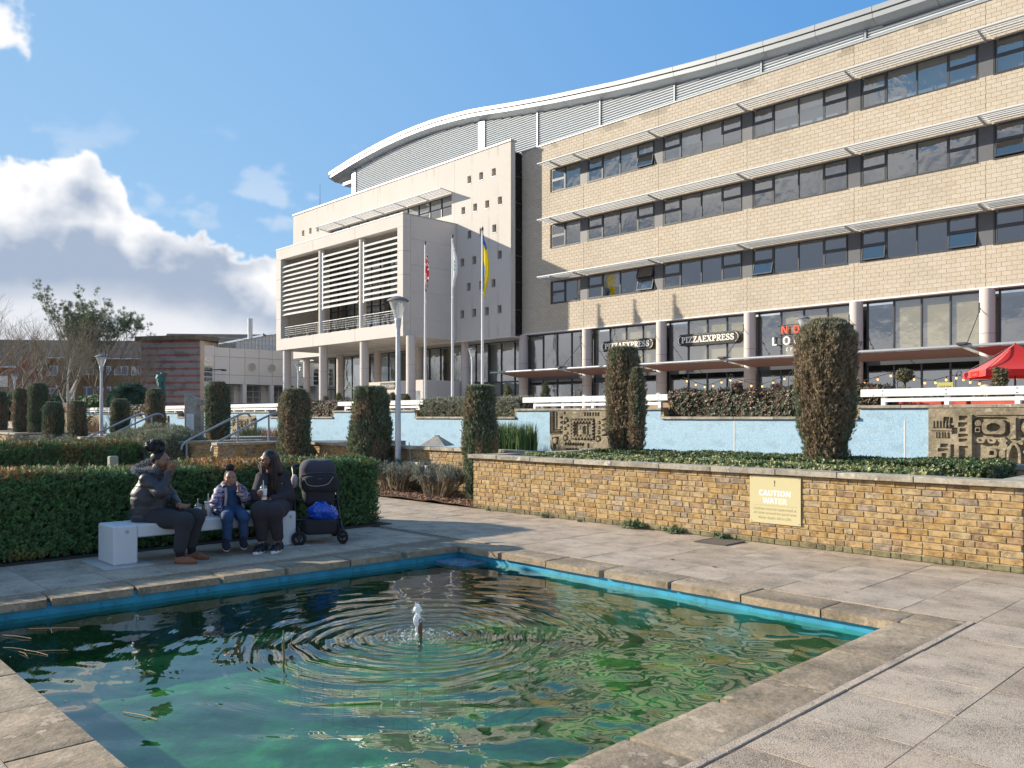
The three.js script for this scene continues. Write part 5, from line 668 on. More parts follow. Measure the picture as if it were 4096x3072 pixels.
// clipped column of upright conifer twigs
function topiary(label, x, y, z, h, prof, o = {}) {
  const { n = 5000, size = 1, brown = 0.4, sd = 1, stem = 0, split = 0 } = o; srand(sd * 101 + 3);
  const g = thing('clipped_conifer', label, 'conifer', [x, y, z], 0, 'clipped columnar conifers');
  const R = (t, a) => { let i = 1; while (i < prof.length - 1 && prof[i][0] < t) i++; const p = prof[i - 1], q = prof[i], u = clamp((t - p[0]) / (q[0] - p[0])); return mix(p[1], q[1], u * u * (3 - 2 * u)) * (1 + (fbm(Math.cos(a) * 1.3 + sd * 7, t * h * 1.6, Math.sin(a) * 1.3, 3) - 0.5) * 0.34 + (fbm(Math.cos(a) * 4 + sd, t * h * 4.5, Math.sin(a) * 4, 3) - 0.5) * 0.42); };
  const t0 = stem / h;
  const cg = new THREE.CylinderGeometry(1, 1, 1, 24, 24); { const p = cg.attributes.position; for (let i = 0; i < p.count; i++) { const t = t0 + (p.getY(i) + 0.5) * (1 - t0), a = Math.atan2(p.getZ(i), p.getX(i)), rad = Math.hypot(p.getX(i), p.getZ(i)) * Math.max(0.02, R(t, a) * 0.80 - 0.02); p.setXYZ(i, Math.cos(a) * rad, t * h - (t > 0.97 ? 0.05 : 0), Math.sin(a) * rad); } cg.computeVertexNormals(); }
  part('inner_twigs', cg, coreM, g);
  const tr = []; for (let k = 0; k < (stem > 0 ? 5 : 2); k++) { const a = rr(0, 6.28), rad = prof[1][1] * 0.5; tr.push(rod([Math.cos(a) * 0.05, -0.05, Math.sin(a) * 0.05], [Math.cos(a) * rad, stem + 0.25, Math.sin(a) * rad], 0.035, 0.02, 6)); } part('trunk', tr[0], barkM, g); for (const t of tr.slice(1)) part('stem', t, barkM, g);
  foliage('foliage', sprays.needle, Math.round(n * 2.1), size * 0.72, (i, P, N) => {
    const top = rnd() < 0.13; let t = top ? 1 : t0 + Math.pow(rnd(), 0.94) * (1 - t0); const a = rr(0, 6.283); let rad = R(t, a) * (top ? Math.sqrt(rnd()) : rr(0.84, 1.05)); const edge = !top && t < t0 + 0.1 && rnd() < 0.35 ? 1 : 0; if (edge) t -= rr(0, 0.06);
    const shag = rnd() < 0.10 ? rr(0.02, 0.06) : 0; P.set(Math.cos(a) * (rad + shag), t * h - 0.02, Math.sin(a) * (rad + shag)); N.set(Math.cos(a) * 0.55, top ? 1 : 0.95, Math.sin(a) * 0.55);
    const pt = fbm(Math.cos(a) * 1.4 + sd * 3, t * h * 1.1 + sd, Math.sin(a) * 1.4, 3), b = sstep(0.60 - brown * 0.34, 0.70 - brown * 0.30, pt) * (1 - 0.5 * sstep(0.8, 1, t)), v = rr(0.6, 1.3);
    return [mix(0.20, 0.36, b) * v, mix(0.245, 0.285, b) * v, mix(0.15, 0.185, b) * v];
  }, g);
  return g;
}
const P1 = [[0, 0.33], [0.1, 0.36], [0.35, 0.385], [0.8, 0.35], [0.93, 0.31], [1, 0.20]];
const sc = (p, k) => p.map(([t, r]) => [t, r * k]);
topiary('broad clipped conifer behind the pram and hedge, browning in the middle', -18.8, 0, -10.55, 2.3, sc(P1, 0.97), { n: 4200, brown: 0.55, sd: 1 });
topiary('grey green clipped conifer on bare stems beside the tall lamp post', -15.74, 0, -10.75, 2.28, [[0, 0.16], [0.2, 0.30], [0.3, 0.40], [0.62, 0.43], [0.8, 0.37], [0.93, 0.36], [1, 0.30]], { n: 5200, brown: 0.05, sd: 2, stem: 0.42 });
topiary('narrow clipped conifer at the corner of the planter wall', -11.87, 0, -10.62, 2.2, [[0, 0.24], [0.3, 0.27], [0.6, 0.30], [0.72, 0.26], [0.9, 0.25], [1, 0.20]], { n: 4200, brown: 0.35, sd: 3, stem: 0.1 });
topiary('brown clipped conifer in the planter before the zigzag relief', -9.66, 0.88, -12.2, 2.02, [[0, 0.07], [0.12, 0.17], [0.3, 0.27], [0.7, 0.27], [0.9, 0.25], [1, 0.20]], { n: 6000, size: 0.9, brown: 0.85, sd: 4, stem: 0.16 });
topiary('thin brown conifer shoot beside the one before the zigzag relief', -9.24, 0.88, -12.08, 1.62, [[0, 0.04], [0.2, 0.10], [0.55, 0.13], [0.8, 0.11], [1, 0.04]], { n: 2200, size: 0.85, brown: 0.8, sd: 5, stem: 0.12 });
topiary('largest clipped conifer with green dome and brown base in the near planter', -5.55, 0.88, -11.8, 2.16, [[0, 0.12], [0.10, 0.25], [0.35, 0.35], [0.68, 0.395], [0.88, 0.375], [0.96, 0.30], [1, 0.18]], { n: 11000, size: 0.85, brown: 0.62, sd: 6, stem: 0.12 });
topiary('tall clipped conifer between the concrete memorial and the face relief', -24.64, 0.9, -11.19, 1.78, sc(P1, 0.88), { n: 3200, brown: 0.35, sd: 7 });
topiary('straight brown clipped conifer in front of the bronze statue', -29.54, 0.9, -11.16, 1.68, sc(P1, 0.78), { n: 2800, brown: 0.75, sd: 8 });
topiary('grey clipped conifer with rounded top beside the far handrail', -32.49, 0.9, -10.98, 1.36, sc(P1, 0.84), { n: 2400, brown: 0.2, sd: 9 });
topiary('short clipped conifer before the blue door in the far brick wall', -31.43, 0.1, -9.2, 2.05, sc(P1, 0.72), { n: 2600, brown: 0.3, sd: 10 });
topiary('short clipped conifer with rounded top by the far planter wall', -32.6, 0.1, -8.75, 2.02, sc(P1, 0.82), { n: 2600, brown: 0.35, sd: 11 });
topiary('tallest of the far clipped conifers, dark and bound with wire', -41.32, 0.92, -10.48, 2.18, sc(P1, 1.05), { n: 3400, brown: 0.3, sd: 12 });
topiary('far clipped conifer with a flat top in the far planter', -45.28, 0.92, -10.7, 2.05, sc(P1, 0.84), { n: 2600, brown: 0.6, sd: 13 });
topiary('outermost clipped conifer cut by the edge of the photograph', -52.8, 0.92, -11.5, 2.1, sc(P1, 0.9), { n: 2400, brown: 0.7, sd: 14 });

function hedge(name, label, x0, x1, z0, z1, y0, y1, n, geo, size, color, o = {}) {
  const g = thing(name, label, 'hedge', [0, 0, 0], 0, o.group); srand(o.sd || 17); const e = o.inset ?? 0.09, A = [(x1 - x0) * (z1 - z0), (x1 - x0) * (y1 - y0), (z1 - z0) * (y1 - y0)], tot = A[0] + 2 * A[1] + 2 * A[2], lump = o.lump ?? 0.12;
  const core = new THREE.BoxGeometry(x1 - x0 - 2 * e, y1 - y0 - e, z1 - z0 - 2 * e, 30, 6, 30); core.translate((x0 + x1) / 2, (y0 + y1 - e) / 2, (z0 + z1) / 2); { const p = core.attributes.position; for (let i = 0; i < p.count; i++) { const x = p.getX(i), y = p.getY(i), z = p.getZ(i), k = (fbm(x * 2, y * 2, z * 2, 2) - 0.5) * 0.06; p.setXYZ(i, x + k, y + (y > y1 - e - 0.01 ? k * 1.2 : 0), z + k); } core.computeVertexNormals(); } part('inner_twigs', core, coreM, g);
  foliage('foliage', geo, n, size, (i, P, N) => {
    let r = rnd() * tot, f; if ((r -= A[0]) < 0) f = 0; else if ((r -= A[1]) < 0) f = 1; else if ((r -= A[1]) < 0) f = 2; else if ((r -= A[2]) < 0) f = 3; else f = 4;
    let x = rr(x0, x1), y = rr(y0, y1), z = rr(z0, z1); const k = (fbm(x * 1.8 + 5, y * 1.8, z * 1.8, 3) - 0.5) * lump * 2, dp = -Math.abs(rr(-1, 1) * rr(0, 1)) * e * 0.7 + k;
    if (f === 0) { y = y1 + dp; N.set(0, 1, 0); } else if (f === 1) { z = z1 + dp; N.set(0, 0.5, 1); } else if (f === 2) { z = z0 - dp; N.set(0, 0.5, -1); } else if (f === 3) { x = x1 + dp; N.set(1, 0.5, 0); } else { x = x0 - dp; N.set(-1, 0.5, 0); }
    P.set(x, y, z); return color(x, y, z, f);
  }, g, o.m || leafM); return g;
}
const yewCol = (ot, or = 1) => (x, y, z, f) => { const v = rr(0.55, 1.35), tip = f === 0 || y > ot - 0.05; const b = tip ? sstep(0.30, 0.52, fbm(x * 0.9, 3, z * 0.9, 3)) * (rnd() < 0.8) * or : sstep(0.62, 0.75, fbm(x * 2, y * 2, z * 2, 3)) * 0.4; return [mix(0.10, 0.50, b) * v, mix(0.20, 0.235, b) * v, mix(0.055, 0.07, b) * v]; };
hedge('yew_hedge', 'long clipped yew hedge with orange tinged top behind the bench', -11.65, -10.62, -7.35, 0.5, 0.02, 0.95, 46000, sprays.yew, 1.0, yewCol(0.95), { sd: 5, inset: 0.2, lump: 0.10 });
hedge('yew_hedge', 'second clipped yew hedge beyond the one behind the bench', -23.9, -22.9, -8.2, -0.5, 0.02, 0.92, 12000, sprays.yew, 1.35, yewCol(0.92, 0.45), { sd: 6 });
hedge('yew_hedge', 'short rounded green hedge before the far planter wall', -35.5, -34.0, -7.3, -5.0, 0.02, 0.85, 2600, sprays.yew, 1.6, yewCol(2), { sd: 7 });
{ // soil strip under the hedge
  const g = struct('hedge_soil', 'bare soil strip under the hedge'); g.userData.category = 'soil'; part('soil', box(-12, -10.42, -0.02, 0.012, -7.5, 0.6), mat({ c: [0.06, 0.045, 0.034], map: mot08, bumpMap: rough1, bumpScale: 0.03, roughness: 1 }), g);
}
const variegated = (x, y, z, f) => { const v = rr(0.65, 1.3); return rnd() < 0.52 ? [0.48 * v, 0.47 * v, 0.22 * v] : [0.075 * v, 0.14 * v, 0.035 * v]; };
hedge('box_edging', 'low variegated edging hedge along the front of the near planter', -10.3, -3.6, -10.75, -10.25, 0.84, 0.985, 9500, sprays.box, 0.72, variegated, { sd: 8, inset: 0.06, lump: 0.05, m: leafMg });
hedge('box_edging', 'darker low edging hedge behind the variegated one in the planter', -9.9, -3.3, -12.5, -11.3, 0.84, 1.01, 15000, sprays.box, 0.75, (x, y, z, f) => { const v = rr(0.6, 1.3); return rnd() < 0.16 ? [0.42 * v, 0.42 * v, 0.18 * v] : [0.075 * v, 0.125 * v, 0.035 * v]; }, { sd: 9, inset: 0.06, lump: 0.07, m: leafMg });
const greyC = (x, y, z) => { const v = rr(0.6, 1.3); return [0.155 * v, 0.165 * v, 0.115 * v]; };
hedge('terrace_hedge', 'grey green hedge on the blue wall below the flagpoles', -27.5, -21.6, -22.0, -21.25, 1.62, 2.25, 5200, sprays.grey, 1.6, (x, y, z) => { const v = rr(0.6, 1.35); return [0.33 * v, 0.33 * v, 0.24 * v]; }, { sd: 11, group: 'hedges planted along the terrace edge' });
hedge('terrace_hedge', 'pinkish speckled hedge on the blue wall below the louvred box', -39.6, -33.9, -22.2, -21.3, 1.62, 2.32, 3600, sprays.broad, 1.2, (x, y, z) => { const v = rr(0.6, 1.35); return rnd() < 0.5 ? [0.26 * v, 0.165 * v, 0.13 * v] : [0.14 * v, 0.15 * v, 0.085 * v]; }, { sd: 12, group: 'hedges planted along the terrace edge' });
hedge('terrace_hedge', 'dark red tinged hedge on the blue wall behind the big conifer', -15.0, -8.6, -22.2, -21.3, 1.62, 2.38, 7200, sprays.broad, 0.95, (x, y, z, f) => { const v = rr(0.5, 1.35); return rnd() < (y > 2.2 ? 0.4 : 0.2) ? [0.20 * v, 0.105 * v, 0.07 * v] : [0.10 * v, 0.105 * v, 0.06 * v]; }, { sd: 13, lump: 0.2, group: 'hedges planted along the terrace edge', m: leafMg });
hedge('terrace_hedge', 'pale speckled shrubs on the far end of the blue wall', -63.2, -58.0, -22.2, -21.3, 1.62, 2.3, 1500, sprays.broad, 1.8, (x, y, z) => { const v = rr(0.6, 1.35); return rnd() < 0.5 ? [0.30 * v, 0.22 * v, 0.17 * v] : [0.16 * v, 0.16 * v, 0.1 * v]; }, { sd: 14, group: 'hedges planted along the terrace edge' });
// grey woody shrubs: bare twisted stems with leaf tufts at their ends
function shrub(label, x, z, y, rx, rz, h, nStem, sd) {
  const g = thing('grey_shrub', label, 'shrub', [x, y, z], 0, 'low grey shrubs'); srand(sd); const tips = []; const wood = mat({ c: [0.30, 0.235, 0.16], roughness: 1, map: mot08 });
  const st = []; for (let i = 0; i < nStem; i++) { const a = rr(0, 6.28), q = Math.sqrt(rnd()), bx = Math.cos(a) * q * rx * 0.45, bz = Math.sin(a) * q * rz * 0.45, tx = Math.cos(a + rr(-0.5, 0.5)) * q * rx, tz = Math.sin(a + rr(-0.5, 0.5)) * q * rz, th = h * rr(0.7, 1); const p = [[bx, 0, bz], [mix(bx, tx, 0.5) + rr(-0.06, 0.06), th * 0.4, mix(bz, tz, 0.5) + rr(-0.06, 0.06)], [tx, th, tz]]; st.push(tube(p, rr(0.007, 0.015), 4, 6)); for (let k = 0; k < 5; k++) { const s = [tx + rr(-0.13, 0.13), th + rr(-0.12, 0.06), tz + rr(-0.13, 0.13)]; st.push(tube([[mix(bx, tx, 0.6), th * 0.55, mix(bz, tz, 0.6)], [mix(tx, s[0], 0.4), th * 0.85, mix(tz, s[2], 0.4)], s], 0.005, 3, 4)); tips.push(s); } }
  part('stems', st, wood, g).userData.kind = 'stuff';
  foliage('foliage', sprays.grey, tips.length * 7, 0.62, (i, P, N) => { const t = tips[i % tips.length]; P.set(t[0] + rr(-0.05, 0.05), t[1] + rr(-0.08, 0.04), t[2] + rr(-0.05, 0.05)); N.set(rr(-0.6, 0.6), 1, rr(-0.6, 0.6)); const v = rr(0.7, 1.3); return [0.21 * v, 0.225 * v, 0.18 * v]; }, g);
}
shrub('grey woody shrub below the tall lamp post', -14.6, -10.55, 0, 0.8, 0.35, 0.62, 60, 3); shrub('grey woody shrub between the lamp post and the planter corner', -13.0, -10.4, 0, 0.75, 0.35, 0.62, 55, 4);
shrub('pale grey shrub before the far planter wall', -33.6, -8.0, 0.2, 0.8, 0.5, 0.75, 40, 5); shrub('pale grey shrub between the two short conifers', -30.4, -8.3, 0.2, 0.7, 0.5, 0.75, 36, 6);
// spreading grey mound over the step wall
{
  const g = thing('rosemary_mound', 'wide spreading grey green mound beside the garden steps', 'shrub', [-24.4, 0.3, -9.4]); srand(9); const bl = [[0, 0.35, 0, 2.1, 0.75, 1.0], [-1.5, 0.3, 0.3, 1.5, 0.6, 0.9], [1.2, 0.25, 0.2, 1.2, 0.7, 0.9], [2.0, 0.1, 0.55, 0.55, 0.75, 0.55], [-2.6, 0.2, 0.2, 1.0, 0.5, 0.7]];
  for (const [x, y, z, a, b, c] of bl) part('inner_twigs', ball(1, x, y, z, a * 0.9, b * 0.9, c * 0.9, 16), coreM, g);
  foliage('foliage', sprays.grey, 15000, 0.95, (i, P, N) => { const [x, y, z, a, b, c] = bl[Math.floor(rnd() * bl.length)]; N.set(rr(-1, 1), rr(-0.35, 1), rr(-1, 1)).normalize(); const k = 0.95 + (fbm(N.x * 3 + x, N.y * 3, N.z * 3, 3) - 0.5) * 0.3; P.set(x + N.x * a * k, y + N.y * b * k, z + N.z * c * k); N.y += 0.8; const v = rr(0.55, 1.3); return [0.21 * v, 0.235 * v, 0.145 * v]; }, g);
}
// reeds, dry grass, weeds
function blades(name, label, x, y, z, rx, rz, h, n, col, sd, lean = 0.25) {
  const g = thing(name, label, name === 'weed' ? 'weed' : 'grass', [x, y, z]); srand(sd); const pos = [], colr = [];
  for (let i = 0; i < n; i++) { const a = rr(0, 6.28), q = Math.sqrt(rnd()), bx = Math.cos(a) * q * rx, bz = Math.sin(a) * q * rz, H = h * rr(0.55, 1), lx = rr(-lean, lean) * H, lz = rr(-lean, lean) * H, w = rr(0.006, 0.013), d = rr(0, 3.14), wx = Math.cos(d) * w, wz = Math.sin(d) * w, v = rr(0.6, 1.35); pos.push(bx - wx, 0, bz - wz, bx + wx, 0, bz + wz, bx + lx * 0.4 + wx, H * 0.6, bz + lz * 0.4 + wz, bx - wx, 0, bz - wz, bx + lx * 0.4 + wx, H * 0.6, bz + lz * 0.4 + wz, bx + lx * 0.4 - wx, H * 0.6, bz + lz * 0.4 - wz, bx + lx * 0.4 - wx, H * 0.6, bz + lz * 0.4 - wz, bx + lx * 0.4 + wx, H * 0.6, bz + lz * 0.4 + wz, bx + lx, H, bz + lz); for (let k = 0; k < 9; k++) colr.push(col[0] * v, col[1] * v, col[2] * v); }
  const b = new THREE.BufferGeometry(); b.setAttribute('position', new THREE.Float32BufferAttribute(pos, 3)); b.setAttribute('color', new THREE.Float32BufferAttribute(colr, 3)); b.computeVertexNormals(); part('blades', b, mat({ vertexColors: true, side: THREE.DoubleSide, roughness: 0.7 }), g).userData.kind = 'stuff';
}
blades('reed_clump', 'tall green reeds before the blue wall beyond the lamp post', -20.9, 0.4, -19.6, 1.75, 0.5, 1.15, 2600, [0.10, 0.17, 0.045], 4, 0.14);
blades('grass_clump', 'dark grass tuft before the square face relief', -38.9, 0.4, -19.5, 1.4, 0.5, 0.85, 700, [0.11, 0.14, 0.06], 5, 0.2); blades('grass_clump', 'straw coloured grass beside the dark tuft', -36.5, 0.4, -19.5, 0.9, 0.5, 0.85, 420, [0.32, 0.17, 0.08], 6, 0.3); blades('grass_clump', 'straw coloured grass by the far lamp post', -61.5, 0.45, -19, 2.2, 0.6, 1.0, 500, [0.33, 0.19, 0.09], 7, 0.3);
for (const [x, s, l] of [[-10.72, 0.5, 'tiny weed at the corner foot of the planter wall'], [-9.35, 0.7, 'sprawling small weed at the foot of the planter wall'], [-7.55, 1.5, 'largest leafy weed at the foot of the planter wall'], [-6.85, 1.2, 'flat weed right of the largest one at the wall foot'], [-6.05, 1.0, 'round weed nearest the caution sign at the wall foot'], [-8.6, 0.45, 'tiniest weed between the wall foot weeds']]) { const g = thing('weed', l, 'weed', [x, 0, -9.78], 0, 'weeds at the foot of the planter wall'); srand(Math.round(-x * 10)); foliage('leaves', sprays.box, 26, 0.9 * s, (i, P, N) => { const a = rr(0, 6.28), q = rr(0, 0.07) * s; P.set(Math.cos(a) * q * 1.3, rr(0, 0.05) * s, Math.sin(a) * q * 0.6); N.set(Math.cos(a), 0.8, Math.sin(a) + 0.4); const v = rr(0.7, 1.3); return [0.09 * v, 0.15 * v, 0.06 * v]; }, g); }
// ---------------------------------------------------------------- lamps, memorial, statue, far buildings and trees on the left
{
  const lamp = (x, y, z, h, lab, k = 1) => { const g = thing('street_lamp', lab, 'street lamp', [x, y, z], 0, 'grey park lamps with glass bowls'); const H = h - 0.62 * k;
    part('post', [cyl(0, 0, 0, H * 0.62, 0.072 * k, 0.062 * k, 14), cyl(0, 0, H * 0.62, H, 0.055 * k, 0.05 * k, 14)], M.lampGrey, g); part('collar', lathe([[0.05, -0.1], [0.068, 0.0], [0.075, 0.10], [0.078, 0.13], [0.0, 0.13]].map(([r, q]) => [r * k, q * k]), 0, H, 0), M.lampGrey, g);
    const gl = new THREE.MeshPhysicalMaterial({ transmission: 0.62, thickness: 0, roughness: 0.12, ior: 1.7, side: THREE.DoubleSide }); gl.color.setRGB(0.86, 0.88, 0.89); part('glass_bowl', lathe([[0.075, 0.13], [0.205, 0.52]].map(([r, q]) => [r * k, q * k]), 0, H, 0, 18), gl, g);
    part('reflector', lathe([[0.0, 0.505], [0.16, 0.50], [0.165, 0.53], [0, 0.535]].map(([r, q]) => [r * k, q * k]), 0, H, 0), M.whitePaint, g); part('bulb', cyl(0, 0, H + 0.2 * k, H + 0.46 * k, 0.028 * k, 0.028 * k, 8), mat({ c: [0.8, 0.8, 0.75], roughness: 0.3 }), g);
    const cap = part('cap', lathe([[0.24, 0.515], [0.245, 0.53], [0.20, 0.565], [0.10, 0.61], [0.045, 0.625], [0, 0.63]].map(([r, q]) => [r * k, q * k]), 0, H, 0, 24), mat({ c: [0.20, 0.20, 0.21], roughness: 0.7, map: mot08 }), g);
    srand(Math.round(-x * 7)); const sp = []; for (let i = 0; i < 22; i++) { const a = rr(0, 6.28), r = 0.2 * k; sp.push(rod([Math.cos(a) * r, H + 0.55 * k, Math.sin(a) * r], [Math.cos(a) * r * 1.18 + rr(-0.02, 0.02), H + 0.64 * k, Math.sin(a) * r * 1.18 + rr(-0.02, 0.02)], 0.0016, 0.0012, 3)); } part('bird_spikes', sp, M.steel, cap).userData.kind = 'stuff'; };
  lamp(-14.98, 0, -10.95, 4.32, 'tall grey lamp post standing before the lower brick wall'); lamp(-34.0, 0.9, -10.8, 3.15, 'grey lamp post beside the far garden steps', 0.95); lamp(-45.9, TER, -26, 3.05, 'grey lamp post on the terrace under the louvred box', 0.9); lamp(-29.64, TER, -26, 3.05, 'grey lamp post on the terrace right of the middle flagpole', 0.9); lamp(-13.02, TER, -26, 3.1, 'grey lamp post on the terrace behind the big conifer', 0.9); lamp(-58, 0.9, -13.4, 3.4, 'farthest grey lamp post among the far conifers', 0.95);
}
{ // electrical cabinets on the lower wall
  const g = thing('meter_cabinet', 'pale grey meter cabinet fixed to the lower brick wall', 'cabinet', [-14.45, 0.38, -11.06]); part('case', cb(-0.24, 0.2, 0, 0.28, -0.09, 0.09, 0.01), mat({ c: [0.55, 0.53, 0.46] }), g); part('case', cb(0.24, 0.42, 0.02, 0.22, -0.09, 0.06, 0.01), mat({ c: [0.6, 0.6, 0.57] }), g); part('conduit', tube([[-0.3, 0.7, -0.02], [-0.28, 0.3, -0.06], [-0.26, 0.15, -0.06]], 0.012, 5), M.steel, g);
}
{ // concrete memorial with slanted top and notch
  const g = thing('concrete_memorial', 'white concrete memorial block with slanted top and plaque', 'memorial', [-32.0, 0.85, -13.6], 0.78); const m = mat({ c: [0.46, 0.43, 0.37], map: stoneMap, bumpMap: stoneBump, bumpScale: 0.006, roughness: 1 });
  const s = prism([[-0.62, 0], [0, 0], [0, 1.02], [-0.16, 1.02], [-0.16, 1.25], [0, 1.25], [0, 1.45], [-0.62, 1.72]], 0.34, 0.006); s.translate(0.3, 0, -0.17); part('block', s, m, g); part('plaque', cb(-0.25, 0.05, 0.05, 0.92, 0.178, 0.19, 0.003), mat({ c: [0.66, 0.66, 0.64], roughness: 0.4 }), g);
  const pl = canvasTex(256, 512, (c) => { c.fillStyle = '#dcdcda'; c.fillRect(0, 0, 256, 512); c.fillStyle = '#a5a5a3'; for (let i = 0; i < 12; i++) c.fillRect(30, 40 + i * 36, 120 + ((i * 53) % 80), 8); }); const q = new THREE.PlaneGeometry(0.29, 0.85); q.translate(-0.1, 0.485, 0.1915); part('inscription', q, mat({ map: pl, roughness: 0.5 }), g);
}
single('wooden_post', uvm(cb(-12.75, -12.63, 0, 1.08, -4.25, -4.13, 0.015, 0.004)), mat({ c: [0.38, 0.34, 0.28], map: mot08, roughness: 1, bumpMap: rough1, bumpScale: 0.01 }), 'weathered square wooden post behind the hedge and bench', 'post');
{ // bird house roof seen over the lower wall
  const g = thing('timber_hood', 'small pyramid timber hood in front of the blue wall', 'hood', [-23.1, 0.62, -18.6], 0.5); g.scale.setScalar(0.58); const m = mat({ c: [0.42, 0.37, 0.30], map: mot08, roughness: 1 }); for (let s = 0; s < 4; s++) for (let k = 0; k < 5; k++) { const a = 0.85 * (1 - k / 5.6), b = 0.85 * (1 - (k + 1) / 5.6), y0 = k * 0.12, y1 = y0 + 0.115; const q = tri([[-a, y0, a], [a, y0, a], [b, y1, b], [-b, y1, b]], [[0, 1, 2, 3]]); q.rotateY(s * Math.PI / 2); part('board', q, m, g); } part('cap', cb(-0.12, 0.12, 0.58, 0.64, -0.12, 0.12, 0.01), m, g);
}
{ // bronze statue
  const pos = [], N = 26, K = 48, g = thing('bronze_statue', 'green bronze abstract statue in front of the striped building', 'statue', [-60.8, TER, -23.4]); const geo = new THREE.CylinderGeometry(1, 1, 1, N, K), p = geo.attributes.position;
  for (let i = 0; i < p.count; i++) { const t = p.getY(i) + 0.5, a = Math.atan2(p.getZ(i), p.getX(i)) + t * 1.3, r0 = Math.hypot(p.getX(i), p.getZ(i)); const prof = t < 0.12 ? 0.36 : t < 0.4 ? mix(0.36, 0.24, (t - 0.12) / 0.28) : t < 0.55 ? mix(0.24, 0.40, (t - 0.4) / 0.15) : t < 0.9 ? 0.32 : mix(0.32, 0.42, (t - 0.9) / 0.1); const r = r0 * prof * (1 + (fbm(Math.cos(a) * 1.5, t * 7, Math.sin(a) * 1.5, 4) - 0.5) * 2.2); p.setXYZ(i, Math.cos(a) * r + Math.sin(t * 5) * 0.1, t * 2.95, Math.sin(a) * r * 0.8); } geo.computeVertexNormals();
  part('figure', uvm(geo), mat({ c: [0.075, 0.19, 0.165], roughness: 0.65, metalness: 0.35, map: mot08, bumpMap: rough1, bumpScale: 0.03 }), g);
}
// world point at a bearing u (sideways over forward) and distance
const at = (u, d) => [(u * SA - CA) * d, (-u * CA - SA) * d];
{ // striped block
  const g = thing('striped_building', 'grey and red striped brick block with stone cornice', 'building'); const L = at(-0.448, 79.5), C = at(-0.3772, 78.5), R = at(-0.358, 81.5), Bk = at(-0.36, 92), Bl = at(-0.44, 92);
  const wall = (y0, y1, m1, m2, out, n) => { const o = (p, q) => { const dx = q[0] - p[0], dz = q[1] - p[1], l = Math.hypot(dx, dz); return [-dz / l * out, dx / l * out]; }; const q1 = o(L, C), q2 = o(C, R); part(n, tri([[L[0] + q1[0], y0, L[1] + q1[1]], [C[0] + q1[0], y0, C[1] + q1[1]], [C[0] + q1[0], y1, C[1] + q1[1]], [L[0] + q1[0], y1, L[1] + q1[1]]], [[0, 1, 2, 3]]), m1, g); part(n, tri([[C[0] + q2[0], y0, C[1] + q2[1]], [R[0] + q2[0], y0, R[1] + q2[1]], [R[0] + q2[0], y1, R[1] + q2[1]], [C[0] + q2[0], y1, C[1] + q2[1]]], [[0, 1, 2, 3]]), m2, g); };
  const tex = rgbTex(512, (i, u, v) => { const gr = (u * 64) % 1 < 0.14 || (v * 20) % 1 < 0.1 ? 0.72 : 1; const st = sstep(0.5, 0.72, F4[i]) * 0.35; const q = gr * (1 - st) * (0.9 + (F2[i] - 0.5) * 0.3); return [q, q, q]; }, 5); const grey = mat({ c: [0.36, 0.33, 0.32], map: tex, roughness: 0.6 }), red = mat({ c: [0.42, 0.17, 0.13], map: tex, roughness: 0.7 }), buff = mat({ c: [0.60, 0.48, 0.37], map: mot2 }), red2 = mat({ c: [0.52, 0.22, 0.15], map: mot2 });
  for (let k = 0; k < 11; k++) { const y = 1.7 + k * 0.66; wall(y, y + 0.44, grey, buff, 0.01, 'tile_band'); wall(y + 0.44, y + 0.66, red, red2, 0.0, 'red_band'); }
  const cm = mat({ c: [0.23, 0.19, 0.14], map: stoneMap, roughness: 1 }); const sh = new THREE.Shape([[L[0] - 0.6, -L[1] - 0.4], [C[0] + 0.3, -C[1] - 0.7], [R[0] + 1.2, -R[1] - 0.2], [Bk[0], -Bk[1]], [Bl[0], -Bl[1]]].map(([a, b]) => new THREE.Vector2(a, b))); const cg = new THREE.ExtrudeGeometry(sh, { depth: 0.42, bevelEnabled: false }); cg.rotateX(-Math.PI / 2); cg.translate(0, 8.95, 0); part('cornice', uvm(cg), cm, g);
  const wg = new THREE.ExtrudeGeometry(new THREE.Shape([[L[0], -L[1]], [C[0], -C[1]], [R[0], -R[1]], [Bk[0], -Bk[1]], [Bl[0], -Bl[1]]].map(([a, b]) => new THREE.Vector2(mix(a, -80, 0.01), b + 0.1))), { depth: 7.2, bevelEnabled: false }); wg.rotateX(-Math.PI / 2); wg.translate(0, 1.7, 0); part('wall_core', uvm(wg), buff, g);
}
